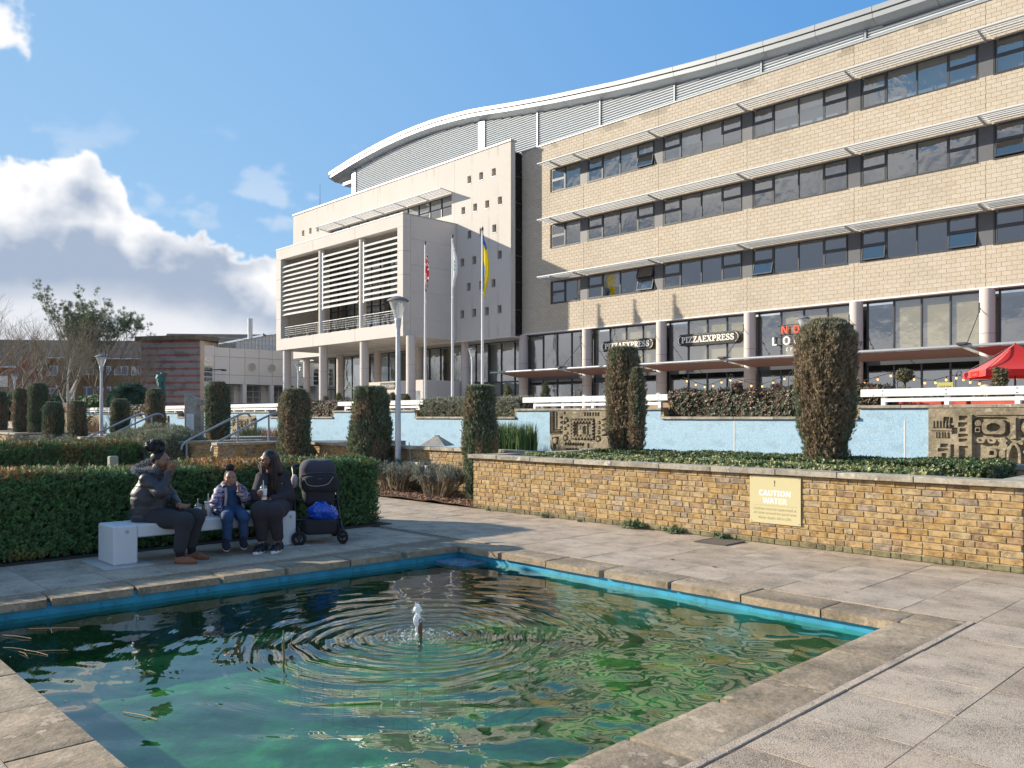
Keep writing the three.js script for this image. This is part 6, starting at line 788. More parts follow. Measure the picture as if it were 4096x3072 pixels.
{ // cream wing with round windows, running back from the striped block
  const g = thing('cream_wing', 'cream panelled wing with two round windows', 'building'), X = -77.5, m = mat({ c: [0.74, 0.69, 0.63], map: mottle(4, 0.14, 23), roughness: 0.85 }); srand(2);
  const zs = [-34.9, -36.4, -38.0, -39.5, -40.95, -42.4, -43.9, -45.4, -47, -48.6, -50.2, -52, -54, -56]; const rows = [[4.85, 5.75], [5.75, 7.5], [7.5, 8.4]];
  for (let i = 0; i + 1 < zs.length; i++) rows.forEach(([a, b], r) => { const q = cbox(0.3, b - a - 0.03, zs[i] - zs[i + 1] - 0.03, 0.006); q.translate(X - 0.15, (a + b) / 2, (zs[i] + zs[i + 1]) / 2); part('wall_panel', uvm(q), m, g); });
  part('wall_core', box(X - 6, X - 0.03, 4.86, 8.38, -56, -34.95), mat({ c: [0.2, 0.18, 0.16] }), g); part('undercroft_wall', box(X - 6, X - 1.3, TER, 4.9, -56, -34.95), m, g); part('front_strip', box(X - 0.6, X + 0.02, TER, 8.5, -34.88, -33.3), m, g);
  const grille = mat({ c: [0.42, 0.37, 0.29], roughness: 0.8 }); for (const z of [-38.75, -40.9]) { const w = grp('round_window', g); const d = new THREE.CylinderGeometry(0.40, 0.40, 0.06, 28); d.rotateZ(Math.PI / 2); d.translate(X + 0.03, 6.62, z); part('grille', d, grille, w); const t = new THREE.TorusGeometry(0.42, 0.045, 8, 32); t.rotateY(Math.PI / 2); t.translate(X + 0.04, 6.62, z); part('ring', t, m, w); for (let k = -3; k <= 3; k++) { const hw = Math.sqrt(0.16 - (k * 0.105) ** 2); part('bar', box(X + 0.06, X + 0.075, 6.615 + k * 0.105, 6.635 + k * 0.105, z - hw, z + hw), m, w); } }
  for (const z of [-38.0, -40.95, -43.6, -46.4, -49]) part('pillar', cb(X - 0.5, X - 0.02, TER, 4.86, z - 0.2, z + 0.2, 0.01), m, g);
  for (const z of [-36.6, -39.5, -42.3]) { const w = grp('window', g), x = X - 1.28; part('pane', (() => { const q = new THREE.PlaneGeometry(1.7, 2.3); q.rotateY(Math.PI / 2); q.translate(x, 3.6, z); return q; })(), glassDark, w); const fr = []; for (let k = 0; k <= 4; k++) fr.push(box(x, x + 0.05, 2.45 + k * 0.58, 2.5 + k * 0.58, z - 0.9, z + 0.9)); for (let k = 0; k <= 2; k++) fr.push(box(x, x + 0.05, 2.45, 4.8, z - 0.9 + k * 0.88, z - 0.84 + k * 0.88)); part('frame', fr, m, w); }
  for (const [y0, y1] of [[3.0, 4.6], [5.0, 7.4]]) { const w = grp('window', g); part('pane', box(X + 0.022, X + 0.03, y0, y1, -34.7, -33.8), glassDark, w); part('frame', Array.from({ length: 6 }, (_, k) => box(X + 0.025, X + 0.06, mix(y0, y1, k / 5) - 0.04, mix(y0, y1, k / 5) + 0.04, -34.75, -33.75)), m, w); }
  for (let i = 0; i < 3; i++) { const w = grp('window', g), z = -46.2 - i * 1.35; part('pane', box(X + 0.01, X + 0.02, 5.0, 7.3, z - 0.5, z + 0.5), glassDark, w); part('frame', Array.from({ length: 6 }, (_, k) => box(X + 0.01, X + 0.05, 5.0 + k * 0.46 - 0.03, 5.0 + k * 0.46 + 0.03, z - 0.5, z + 0.5)), m, w); }
  { const r = grp('railing', g), x = X + 0.1, mm = mat({ c: [0.10, 0.09, 0.09] }); for (const y of [2.35, 2.95]) part('rail', rod([x, y, -45], [x, y, -36], 0.03, 0.03, 6), mm, r); for (let k = 0; k < 26; k++) part('baluster', rod([x, TER, -36 - k * 0.36], [x, 2.95, -36 - k * 0.36], 0.018, 0.018, 5), mm, r); }
  const t = canvasTex(128, 160, (c) => { c.fillStyle = '#e4e2d6'; c.fillRect(0, 0, 128, 160); c.fillStyle = '#4c6a44'; c.font = 'bold 26px sans-serif'; c.fillText('Family', 14, 44); c.fillText('Solutions', 14, 78, 100); c.fillText('Service', 14, 112, 100); }); const [q, ms] = printed(0.62, 0.78, 0.03, t, M.whitePaint); const s = thing('wall_sign', 'small pale family service sign on the cream wing', 'sign', [X - 1.25, 3.45, -43.0], Math.PI / 2); part('panel', q, ms, s);
  const lampPost = thing('street_light', 'dark cobra head street light before the cream wing', 'street light', [-76.8, TER, -34.4]); part('post', cyl(0, 0, 0, 4.3, 0.06, 0.05, 8), M.lampGrey, lampPost); part('head', [rod([0, 4.25, 0], [0.35, 4.3, -0.8], 0.05, 0.06, 6), ball(0.2, 0.4, 4.25, -0.9, 1, 0.5, 1.6)], M.darkFrame, lampPost);
}
{ // metal plant house on the roof of the wing
  const g = thing('plant_house', 'white ribbed metal plant house with sloping roof', 'building'), m = mat({ c: [0.55, 0.57, 0.58], roughness: 0.5, metalness: 0.2 }); const x0 = -88, x1 = -80.5, z0 = -48, z1 = -38.5;
  part('wall', tri([[x1, 8.4, z1], [x1, 8.4, z0], [x1, 9.5, z0], [x1, 11.2, z0 + 2], [x1, 9.3, z1]], [[0, 1, 2, 3, 4]]), m, g); for (let k = 0; k < 24; k++) { const z = mix(z1 - 0.2, z0 + 0.2, k / 23), yt = z > z0 + 2 ? mix(9.3, 11.2, (z1 - z) / (z1 - z0 - 2)) : mix(9.5, 11.2, (z - z0) / 2); part('rib', box(x1, x1 + 0.06, 8.4, yt - 0.05, z - 0.07, z + 0.07), m, g); }
  part('roof', tri([[x1 + 0.3, 9.25, z1 + 0.4], [x1 + 0.3, 11.25, z0 + 2], [x0, 11.25, z0 + 2], [x0, 9.25, z1 + 0.4]], [[0, 1, 2, 3]]), mat({ c: [0.42, 0.45, 0.47], map: rgbTex(256, (i, u) => { const q = (u * 12) % 1 < 0.15 ? 0.6 : 1; return [q, q, q]; }, 6), roughness: 0.5 }), g); part('door', box(x1 + 0.04, x1 + 0.09, 8.45, 10.3, -46.3, -45.2), mat({ c: [0.38, 0.35, 0.28] }), g); part('flue', cyl(-81.2, -40.4, 9.2, 11.9, 0.25, 0.25, 12), mat({ c: [0.62, 0.62, 0.6] }), g);
  const r = grp('roof_rail', g); for (const y of [8.9, 9.4]) part('rail', rod([-78, y, -35.5], [-78, y, -52], 0.03, 0.03, 5), M.steel, r); for (let k = 0; k < 9; k++) part('stanchion', rod([-78, 8.4, -35.5 - k * 2], [-78, 9.4, -35.5 - k * 2], 0.03, 0.03, 5), M.steel, r);
  const bd = thing('bird', 'small dark bird perched on the plant house roof', 'bird', [-80.9, 10.05, -41.9]); part('body', [ball(0.13, 0, 0.16, 0, 0.8, 1, 1.7), ball(0.08, 0, 0.32, 0.14), rod([0, 0.15, -0.15], [0, 0.05, -0.45], 0.06, 0.02, 6), rod([0, 0.32, 0.2], [0, 0.3, 0.3], 0.02, 0.004, 5), rod([0, 0, 0.02], [0, 0.1, 0.02], 0.012, 0.012, 4)], M.black, bd);
}
{ // brick houses with tiled roofs far behind
  const tileR = rgbTex(512, (i, u, v) => { const row = (v * 24) % 1, q = (row < 0.22 ? 0.45 : 0.95) * (0.85 + (F2[i] - 0.5) * 0.8); return [q, q * 0.98, q * 0.95]; }, 7); const roofM = mat({ c: [0.115, 0.095, 0.078], map: tileR, roughness: 0.95 }), wallM = mat({ c: [0.40, 0.25, 0.12], map: brickMap, roughness: 1 }), redM = mat({ c: [0.36, 0.15, 0.08], map: brickMap, roughness: 1 });
  const house = (lab, u0, u1, d, yEave, yRidge, nWin, m = wallM, gable = 0) => {
    const g = thing('brick_house', lab, 'house', [0, 0, 0], 0, 'brick houses behind the trees'), A = at(u0, d), B = at(u1, d + (u1 - u0) * 10), dx = B[0] - A[0], dz = B[1] - A[1], L = Math.hypot(dx, dz), nx = -dz / L, nz = dx / L, s = (nx * -A[0] + nz * -A[1]) > 0 ? 1 : -1, W = 8, P = (t, w, y) => [A[0] + dx * t - s * nx * w, y, A[1] + dz * t - s * nz * w];
    part('wall', tri([P(0, 0, 0), P(1, 0, 0), P(1, 0, yEave), P(0, 0, yEave), P(0, W, 0), P(1, W, 0), P(1, W, yEave), P(0, W, yEave), P(0, W / 2, yRidge), P(1, W / 2, yRidge)], [[0, 1, 2, 3], [4, 5, 6, 7], [0, 4, 7, 8, 3], [1, 5, 6, 9, 2]]), m, g);
    part('roof', tri([P(-0.02, -0.5, yEave - 0.15), P(1.02, -0.5, yEave - 0.15), P(1.02, W / 2, yRidge + 0.1), P(-0.02, W / 2, yRidge + 0.1), P(1.02, W + 0.5, yEave - 0.15), P(-0.02, W + 0.5, yEave - 0.15)], [[0, 1, 2, 3], [3, 2, 4, 5]]), roofM, g); part('gutter', rod(P(-0.02, -0.55, yEave - 0.18), P(1.02, -0.55, yEave - 0.18), 0.08, 0.08, 6), M.whitePaint, g);
    for (let k = 0; k < nWin; k++) for (const y of [yEave - 1.7, yEave - 4.4]) { const t = (k + 0.5) / nWin, w = grp('window', g); const a = 0.9 / L; part('frame', tri([P(t - a, -0.04, y - 0.6), P(t + a, -0.04, y - 0.6), P(t + a, -0.04, y + 0.6), P(t - a, -0.04, y + 0.6)], [[0, 1, 2, 3]]), M.whitePaint, w); for (const q of [-1, 1]) part('pane', tri([P(t + q * a * 0.5 - a * 0.4, -0.07, y - 0.5), P(t + q * a * 0.5 + a * 0.4, -0.07, y - 0.5), P(t + q * a * 0.5 + a * 0.4, -0.07, y + 0.5), P(t + q * a * 0.5 - a * 0.4, -0.07, y + 0.5)], [[0, 1, 2, 3]]), glassDark, w); }
  };
  house('brick house with long dark roof behind the striped block', -0.425, -0.27, 112, 11.0, 13.2, 8); house('brick house with tiled roof behind the pine tree', -0.545, -0.40, 108, 9.4, 11.9, 7); house('ochre brick house behind the bare trees at the edge', -0.70, -0.545, 100, 9.0, 11.3, 6); house('red brick house at the far edge behind bare branches', -0.80, -0.60, 88, 7.2, 10.2, 5, redM);
}
{ // far fence panel, brick end wall with blue notice
  const g = thing('lattice_fence', 'brown slatted fence panel behind the outermost conifers', 'fence'); const m = mat({ c: [0.24, 0.16, 0.10], map: mot08 }); for (let k = 0; k < 14; k++) part('slat', box(-86, -74, 0.45 + k * 0.17, 0.58 + k * 0.17, -21.0, -20.96), m, g); for (let k = 0; k < 7; k++) part('post', box(-86 + k * 2, -85.9 + k * 2, 0.3, 2.9, -20.96, -20.86), m, g);
  const w = thing('brick_end_wall', 'pale brick end wall with blue notice beyond the conifers', 'wall'); part('wall', box(-76.8, -70.1, 0.3, 1.84, -20.99, -20.9), mat({ c: [0.50, 0.36, 0.22], map: brickMap }), w); const d = new THREE.CylinderGeometry(0.42, 0.42, 0.03, 20); d.rotateX(Math.PI / 2); d.scale(0.55, 1, 1); d.translate(-75.2, 1.25, -20.86); part('notice', d, mat({ c: [0.05, 0.12, 0.38] }), w); part('blue_door', box(-76.6, -75.5, 0.3, 0.95, -20.9, -20.84), mat({ c: [0.22, 0.36, 0.55] }), w);
}
// ---------------------------------------------------------------- trees
function branchTree(g, o) { // tapered limbs grown by repeated forking, joined per order
  const { h, r, levels, spread, up, kids, sd, m, twigM, lean = 0 } = o; srand(sd); const lists = [[], [], []], tips = [];
  const grow = (p, d, len, rad, lv) => { const q = p.clone().addScaledVector(d, len), mid = p.clone().lerp(q, 0.5).add(V3(rr(-1, 1), rr(-0.3, 0.3), rr(-1, 1)).multiplyScalar(len * 0.06)); lists[Math.min(2, lv)].push(rod(p.toArray(), mid.toArray(), rad, rad * 0.85, lv < 2 ? 6 : 3), rod(mid.toArray(), q.toArray(), rad * 0.85, rad * 0.66, lv < 2 ? 6 : 3)); if (lv >= levels) { tips.push([q, d.clone()]); return; } const n = kids[lv] ?? 3; for (let i = 0; i < n; i++) { const a = rr(0, 6.28), s = spread * rr(0.6, 1.25), w = V3(Math.cos(a) * s, up * rr(0.3, 1.1), Math.sin(a) * s), nd = d.clone().multiplyScalar(i === 0 ? 1.1 : 0.65).add(w).normalize(), t = i === 0 ? 1 : rr(0.45, 1); grow(p.clone().lerp(q, t), nd, len * rr(0.6, 0.85), rad * rr(0.40, 0.56), lv + 1); } };
  grow(V3(0, 0, 0), V3(lean, 1, lean * 0.4).normalize(), h * 0.33, r, 0);
  part('trunk', lists[0], m, g); part('limbs', lists[1], m, g).userData.kind = 'stuff'; if (lists[2].length) part('twigs', lists[2], twigM || m, g).userData.kind = 'stuff'; return tips;
}
const greyBark = mat({ c: [0.20, 0.165, 0.13], roughness: 1, map: mot08 }), twig = mat({ c: [0.27, 0.235, 0.18], roughness: 1 }), redTwig = mat({ c: [0.30, 0.235, 0.18], roughness: 1 }), birch = mat({ c: [0.62, 0.58, 0.52], roughness: 0.9, map: rgbTex(256, (i, u, v) => { const q = F2[(i * 3) % F2.length] > 0.62 && (v * 14) % 1 < 0.4 ? 0.3 : 1; return [q, q, q]; }, 1.5) });
const tree = (name, lab, u, d, y, o, cat = 'tree') => { const p = at(u, d), g = thing(name, lab, cat, [p[0], y, p[1]], 0, 'bare trees beyond the conifers'); return [g, branchTree(g, { m: greyBark, twigM: twig, ...o })]; };
tree('bare_tree', 'pale birch with white trunk before the brick houses', -0.537, 70, 0.4, { h: 10.5, r: 0.17, levels: 5, spread: 0.42, up: 0.55, kids: [5, 4, 4, 4, 3], sd: 5, m: birch });
tree('bare_tree', 'wide bare tree left of the pine', -0.565, 66, 0.4, { h: 10.5, r: 0.22, levels: 5, spread: 0.62, up: 0.35, kids: [5, 4, 4, 4, 3], sd: 6 });
tree('bare_tree', 'bare tree at the outer edge with fine upright twigs', -0.645, 52, 0.4, { h: 10.5, r: 0.2, levels: 5, spread: 0.66, up: 0.25, kids: [5, 4, 4, 4, 3], sd: 7, twigM: redTwig });
tree('bare_tree', 'low spreading bare tree behind the far lamp post', -0.60, 60, 0.4, { h: 7.5, r: 0.18, levels: 5, spread: 0.75, up: 0.2, kids: [5, 4, 4, 3, 3], sd: 8 });
tree('bare_tree', 'bare twiggy tree before the striped block', -0.452, 72, 0.4, { h: 8.2, r: 0.14, levels: 5, spread: 0.42, up: 0.5, kids: [5, 4, 4, 3, 3], sd: 9, twigM: redTwig });
tree('bare_tree', 'small reddish bare tree low at the outer edge', -0.66, 72, 0.4, { h: 8, r: 0.18, levels: 5, spread: 0.6, up: 0.4, kids: [5, 4, 4, 3, 3], sd: 10, twigM: redTwig });
{ const pineC = () => { const v = rr(0.5, 1.3); return [0.15 * v, 0.20 * v, 0.10 * v]; };
  const pine = (lab, u, d, h, sd, n, sp) => { const [g, tips] = tree('pine_tree', lab, u, d, 0.4, { h, r: 0.24, levels: 4, spread: sp, up: 0.5, kids: [6, 4, 3, 3], sd }); g.userData.group = undefined; delete g.userData.group; foliage('crown', sprays.pine, n, 1.15, (i, P, N) => { const [t, dd] = tips[i % tips.length]; P.copy(t).addScaledVector(dd, rr(-0.5, 0.15)); P.x += rr(-0.22, 0.22); P.y += rr(-0.16, 0.2); P.z += rr(-0.22, 0.22); N.copy(dd); N.y += 0.5; return pineC(); }, g); };
  pine('taller pine with tufted crown beside the birch', -0.528, 76, 13.2, 21, 1500, 0.36); pine('broad pine leaning towards the striped block', -0.492, 74, 12.4, 22, 1700, 0.55);
  const bush = (name, lab, u, d, y, rx, ry, n, geo, size, col, sd) => { const p = at(u, d), g = thing(name, lab, 'bush', [p[0], y, p[1]]); srand(sd); part('inner_twigs', ball(1, 0, ry, 0, rx * 0.82, ry * 0.86, rx * 0.82, 14), coreM, g); foliage('foliage', geo, n, size, (i, P, N) => { N.set(rr(-1, 1), rr(-0.8, 1), rr(-1, 1)).normalize(); const k = 0.92 + (fbm(N.x * 2.4 + sd, N.y * 2.4, N.z * 2.4, 3) - 0.5) * 0.55 - Math.pow(rnd(), 3) * 0.25; P.set(N.x * rx * k, ry + N.y * ry * k, N.z * rx * k); N.y += 0.4; return col(); }, g); };
  bush('fir_bush', 'dark green fir bush beside the striped block', -0.4615, 66, 1.3, 1.25, 1.35, 2200, sprays.pine, 1.9, () => { const v = rr(0.5, 1.3); return [0.09 * v, 0.17 * v, 0.10 * v]; }, 3);
  const lau = () => { const v = rr(0.5, 1.4); return [0.08 * v, 0.16 * v, 0.045 * v]; };
  bush('laurel_bush', 'green laurel bush behind the fir bush', -0.485, 80, 1.6, 2.4, 1.15, 2200, sprays.broad, 2.6, lau, 4); bush('laurel_bush', 'green laurel bush behind the white far rail', -0.525, 82, 1.6, 2.8, 0.95, 2200, sprays.broad, 2.6, lau, 5); bush('laurel_bush', 'ivy green bush behind the tallest far conifer', -0.572, 80, 1.4, 2.8, 1.2, 2000, sprays.broad, 2.6, lau, 6); bush('laurel_bush', 'dark evergreen bush behind the outermost conifers', -0.615, 80, 1.2, 3.0, 1.4, 2000, sprays.broad, 2.6, lau, 7);
}
// ---------------------------------------------------------------- bench, people, pram
// smooth union of tapered capsules and ellipsoids, meshed by surface nets
const smin = (a, b, k) => { const h = Math.max(k - Math.abs(a - b), 0) / k; return Math.min(a, b) - h * h * k * 0.25; };
function capD(p, x, y, z) { const dx = p[3] - p[0], dy = p[4] - p[1], dz = p[5] - p[2], q = dx * dx + dy * dy + dz * dz, px = x - p[0], py = y - p[1], pz = z - p[2]; let t = q > 0 ? (px * dx + py * dy + pz * dz) / q : 0; t = t < 0 ? 0 : t > 1 ? 1 : t; const ex = px - dx * t, ey = py - dy * t, ez = pz - dz * t; return Math.sqrt(ex * ex + ey * ey + ez * ez) - (p[6] + (p[7] - p[6]) * t); }
function ellD(e, x, y, z) { const a = (x - e[0]) / e[3], b = (y - e[1]) / e[4], c = (z - e[2]) / e[5], l = Math.sqrt(a * a + b * b + c * c); return (l - 1) * Math.min(e[3], e[4], e[5]); }
function field(caps, ells = [], k = 0.04) { return (x, y, z) => { let d = 1e9; for (const c of caps) d = smin(d, capD(c, x, y, z), k); for (const e of ells) d = smin(d, ellD(e, x, y, z), k); return d; }; }
function netMesh(f, x0, x1, y0, y1, z0, z1, h) {
  const nx = Math.ceil((x1 - x0) / h) + 1, ny = Math.ceil((y1 - y0) / h) + 1, nz = Math.ceil((z1 - z0) / h) + 1, F = new Float32Array(nx * ny * nz), id = new Int32Array(nx * ny * nz).fill(-1), pos = [], idx = [], I = (i, j, k) => (k * ny + j) * nx + i;
  for (let k = 0; k < nz; k++) for (let j = 0; j < ny; j++) for (let i = 0; i < nx; i++) F[I(i, j, k)] = f(x0 + i * h, y0 + j * h, z0 + k * h);
  for (let k = 0; k < nz - 1; k++) for (let j = 0; j < ny - 1; j++) for (let i = 0; i < nx - 1; i++) { let n = 0, sx = 0, sy = 0, sz = 0; const e = (a, b, c, d, g, m) => { const p = F[I(i + a, j + b, k + c)], q = F[I(i + d, j + g, k + m)]; if ((p < 0) !== (q < 0)) { const t = p / (p - q); sx += a + (d - a) * t; sy += b + (g - b) * t; sz += c + (m - c) * t; n++; } };
    e(0, 0, 0, 1, 0, 0); e(0, 1, 0, 1, 1, 0); e(0, 0, 1, 1, 0, 1); e(0, 1, 1, 1, 1, 1); e(0, 0, 0, 0, 1, 0); e(1, 0, 0, 1, 1, 0); e(0, 0, 1, 0, 1, 1); e(1, 0, 1, 1, 1, 1); e(0, 0, 0, 0, 0, 1); e(1, 0, 0, 1, 0, 1); e(0, 1, 0, 0, 1, 1); e(1, 1, 0, 1, 1, 1); if (n) { id[I(i, j, k)] = pos.length / 3; pos.push(x0 + (i + sx / n) * h, y0 + (j + sy / n) * h, z0 + (k + sz / n) * h); } }
  const quad = (a, b, c, d, s) => { if (a < 0 || b < 0 || c < 0 || d < 0) return; s ? idx.push(a, b, c, a, c, d) : idx.push(a, c, b, a, d, c); };
  for (let k = 1; k < nz - 1; k++) for (let j = 1; j < ny - 1; j++) for (let i = 1; i < nx - 1; i++) { const p = F[I(i, j, k)]; if ((p < 0) !== (F[I(i + 1, j, k)] < 0)) quad(id[I(i, j - 1, k - 1)], id[I(i, j, k - 1)], id[I(i, j, k)], id[I(i, j - 1, k)], p < 0); if ((p < 0) !== (F[I(i, j + 1, k)] < 0)) quad(id[I(i - 1, j, k - 1)], id[I(i - 1, j, k)], id[I(i, j, k)], id[I(i, j, k - 1)], p < 0); if ((p < 0) !== (F[I(i, j, k + 1)] < 0)) quad(id[I(i - 1, j - 1, k)], id[I(i, j - 1, k)], id[I(i, j, k)], id[I(i - 1, j, k)], p < 0); }
  const g = new THREE.BufferGeometry(); g.setAttribute('position', new THREE.Float32BufferAttribute(pos, 3)); g.setIndex(idx); g.computeVertexNormals(); return g;
}
function bodyMesh(caps, ells, k, h, warp = null, m = 0.06) { let b = [9, -9, 9, -9, 9, -9]; const grow = (x, y, z, r) => { b = [Math.min(b[0], x - r), Math.max(b[1], x + r), Math.min(b[2], y - r), Math.max(b[3], y + r), Math.min(b[4], z - r), Math.max(b[5], z + r)]; }; b = [1e9, -1e9, 1e9, -1e9, 1e9, -1e9]; for (const c of caps) { grow(c[0], c[1], c[2], c[6] + m); grow(c[3], c[4], c[5], c[7] + m); } for (const e of ells) grow(e[0], e[1], e[2], Math.max(e[3], e[4], e[5]) + m); const f0 = field(caps, ells, k), f = warp ? (x, y, z) => warp(f0(x, y, z), x, y, z) : f0; const g = netMesh(f, b[0], b[1], b[2], b[3], b[4], b[5], h); const p = g.attributes.position, uv = new Float32Array(p.count * 2); for (let i = 0; i < p.count; i++) { uv[i * 2] = p.getX(i) + p.getZ(i); uv[i * 2 + 1] = p.getY(i); } g.setAttribute('uv', new THREE.BufferAttribute(uv, 2)); return g; }
function frame(o, fwd, up = [0, 1, 0]) { const f = V3(...fwd).normalize(), r = V3(...up).cross(f).normalize(), u = f.clone().cross(r); return new THREE.Matrix4().makeBasis(r, u, f).setPosition(V3(...o)); }   // local +z forward, +y up, +x to the figure's left
function headMesh(s = 1) { // face features as soft bumps and hollows; local, centre of the skull at the origin
  const f0 = field([[0, -0.055, 0.045, 0, -0.085, 0.06, 0.045, 0.032], [0, 0.012, 0.088, 0, -0.022, 0.108, 0.008, 0.0135], [0.0, -0.05, -0.03, 0, -0.16, -0.03, 0.052, 0.056], [-0.012, -0.052, 0.098, 0.012, -0.052, 0.098, 0.0085, 0.0085], [-0.016, -0.064, 0.094, 0.016, -0.064, 0.094, 0.008, 0.008], [-0.045, 0.03, 0.075, 0.045, 0.03, 0.075, 0.014, 0.014]], [[0, 0.025, -0.01, 0.076, 0.092, 0.098], [0, -0.02, 0.035, 0.064, 0.075, 0.062], [0.045, -0.028, 0.06, 0.026, 0.024, 0.026], [-0.045, -0.028, 0.06, 0.026, 0.024, 0.026]], 0.028);
  const ears = field([], [[0.076, -0.012, -0.01, 0.011, 0.032, 0.02], [-0.076, -0.012, -0.01, 0.011, 0.032, 0.02]], 0.01);
  const f = (x, y, z) => { let d = smin(f0(x, y, z), ears(x, y, z), 0.012); const eye = Math.min(Math.hypot(x - 0.031, (y - 0.008) * 1.3, z - 0.098), Math.hypot(x + 0.031, (y - 0.008) * 1.3, z - 0.098)) - 0.014; return -smin(-d, eye, 0.014); };
  const g = netMesh(f, -0.11, 0.11, -0.20, 0.14, -0.13, 0.14, 0.005); g.scale(s, s, s); return g;
}
function handMesh(curl, spread = 0.12, s = 1) { // local: fingers along +y, palm faces +z, thumb towards +x
  const caps = [[-0.03, 0.0, 0, -0.028, 0.07, 0, 0.014, 0.012], [-0.01, 0.0, 0, -0.009, 0.08, 0, 0.016, 0.012], [0.012, 0.0, 0, 0.011, 0.08, 0, 0.016, 0.012], [0.03, 0.01, 0, 0.03, 0.075, 0, 0.014, 0.012], [0, -0.05, 0, 0, 0.0, 0, 0.027, 0.024]];
  const L = [0.062, 0.078, 0.083, 0.072]; [-0.03, -0.0095, 0.011, 0.031].forEach((x, n) => { let p = [x, 0.075, 0], a = 0; for (let j = 0; j < 3; j++) { a += curl * (j ? 1.15 : 0.8); const l = L[n] * [0.45, 0.31, 0.24][j], q = [p[0] + (x * spread * l * 8) * 0.3, p[1] + Math.cos(a) * l, p[2] + Math.sin(a) * l]; caps.push([...p, ...q, 0.0098 - j * 0.001, 0.009 - j * 0.001]); p = q; } });
  caps.push([0.02, 0.0, 0.006, 0.05, 0.035, 0.018, 0.015, 0.012], [0.05, 0.035, 0.018, 0.058, 0.062, 0.026 + curl * 0.01, 0.0115, 0.0105], [0.058, 0.062, 0.026 + curl * 0.01, 0.054, 0.085, 0.036 + curl * 0.012, 0.0105, 0.009]);
  const g = bodyMesh(caps, [], 0.012, 0.0042, null, 0.012); g.scale(s, s, s); return g;
}
const strip2 = (g) => { const q = g.index ? g.toNonIndexed() : g.clone(); for (const n of Object.keys(q.attributes)) if (n !== 'position' && n !== 'normal') q.deleteAttribute(n); return q; };
const joined = (l) => mergeGeometries(l.map(strip2));
const skin = (c) => new THREE.MeshPhysicalMaterial({ color: lin(...c), roughness: 0.48, sheen: 0.2 });
function cloth(c, rough = 0.92, o = {}) { return new THREE.MeshPhysicalMaterial({ color: lin(...c), roughness: rough, sheen: 0.5, sheenRoughness: 0.6, sheenColor: lin(0.12, 0.12, 0.13), bumpMap: grain, bumpScale: 0.002, ...o }); }
const folds = (amp, fx = 9, fy = 16) => (d, x, y, z) => d + (fbm(x * fx + 3, y * fy, z * fx, 3) - 0.5) * amp;
// shoe: a sole and an upper that follow one foot from heel to toe
function shoe(P, heel, toe, w, hgt, upM, soM, open, name, o = {}) { const g = grp(name, P), d = V3(...toe).sub(V3(...heel)), L = d.length(), M4 = frame([(heel[0] + toe[0]) / 2, heel[1], (heel[2] + toe[2]) / 2], [d.x, d.y, d.z]); const up = bodyMesh([[0, hgt * 0.5, -L * 0.32, 0, hgt * 0.42, L * 0.1, hgt * 0.5, hgt * 0.46], [0, hgt * 0.42, L * 0.1, 0, hgt * 0.30, L * 0.34, hgt * 0.47, hgt * 0.34], [0, hgt * 0.5, -L * 0.34, 0, hgt * (open ? 0.62 : 1.0), -L * 0.28, hgt * 0.46, hgt * 0.42]], [[0, hgt * 0.3, 0, w, hgt * 0.38, L * 0.46]], 0.03, 0.006, (dd, x, y) => Math.max(dd, 0.012 - y)); up.applyMatrix4(M4); part('upper', up, upM, g); const s = new THREE.Shape(); for (let i = 0; i <= 28; i++) { const a = i / 28 * 6.2832, z = Math.cos(a) * L * 0.5, x = Math.sin(a) * w * (1.04 + 0.14 * Math.cos(a)); i ? s.lineTo(x, z) : s.moveTo(x, z); } const so = new THREE.ExtrudeGeometry(s, { depth: 0.026, bevelEnabled: true, bevelSize: 0.004, bevelThickness: 0.004, bevelSegments: 2 }); so.rotateX(Math.PI / 2); so.translate(0, 0.029, 0); so.applyMatrix4(M4); part('sole', plain(so), soM, g); if (o.panel) { const pn = bodyMesh([], [[0, hgt * 0.36, L * 0.30, w * 0.9, hgt * 0.34, L * 0.16], [w * 0.55, hgt * 0.42, -L * 0.04, w * 0.52, hgt * 0.26, L * 0.13], [-w * 0.55, hgt * 0.42, -L * 0.04, w * 0.52, hgt * 0.26, L * 0.13]], 0.01, 0.006); pn.applyMatrix4(M4); part('panel', pn, o.panel, g); } return g; }
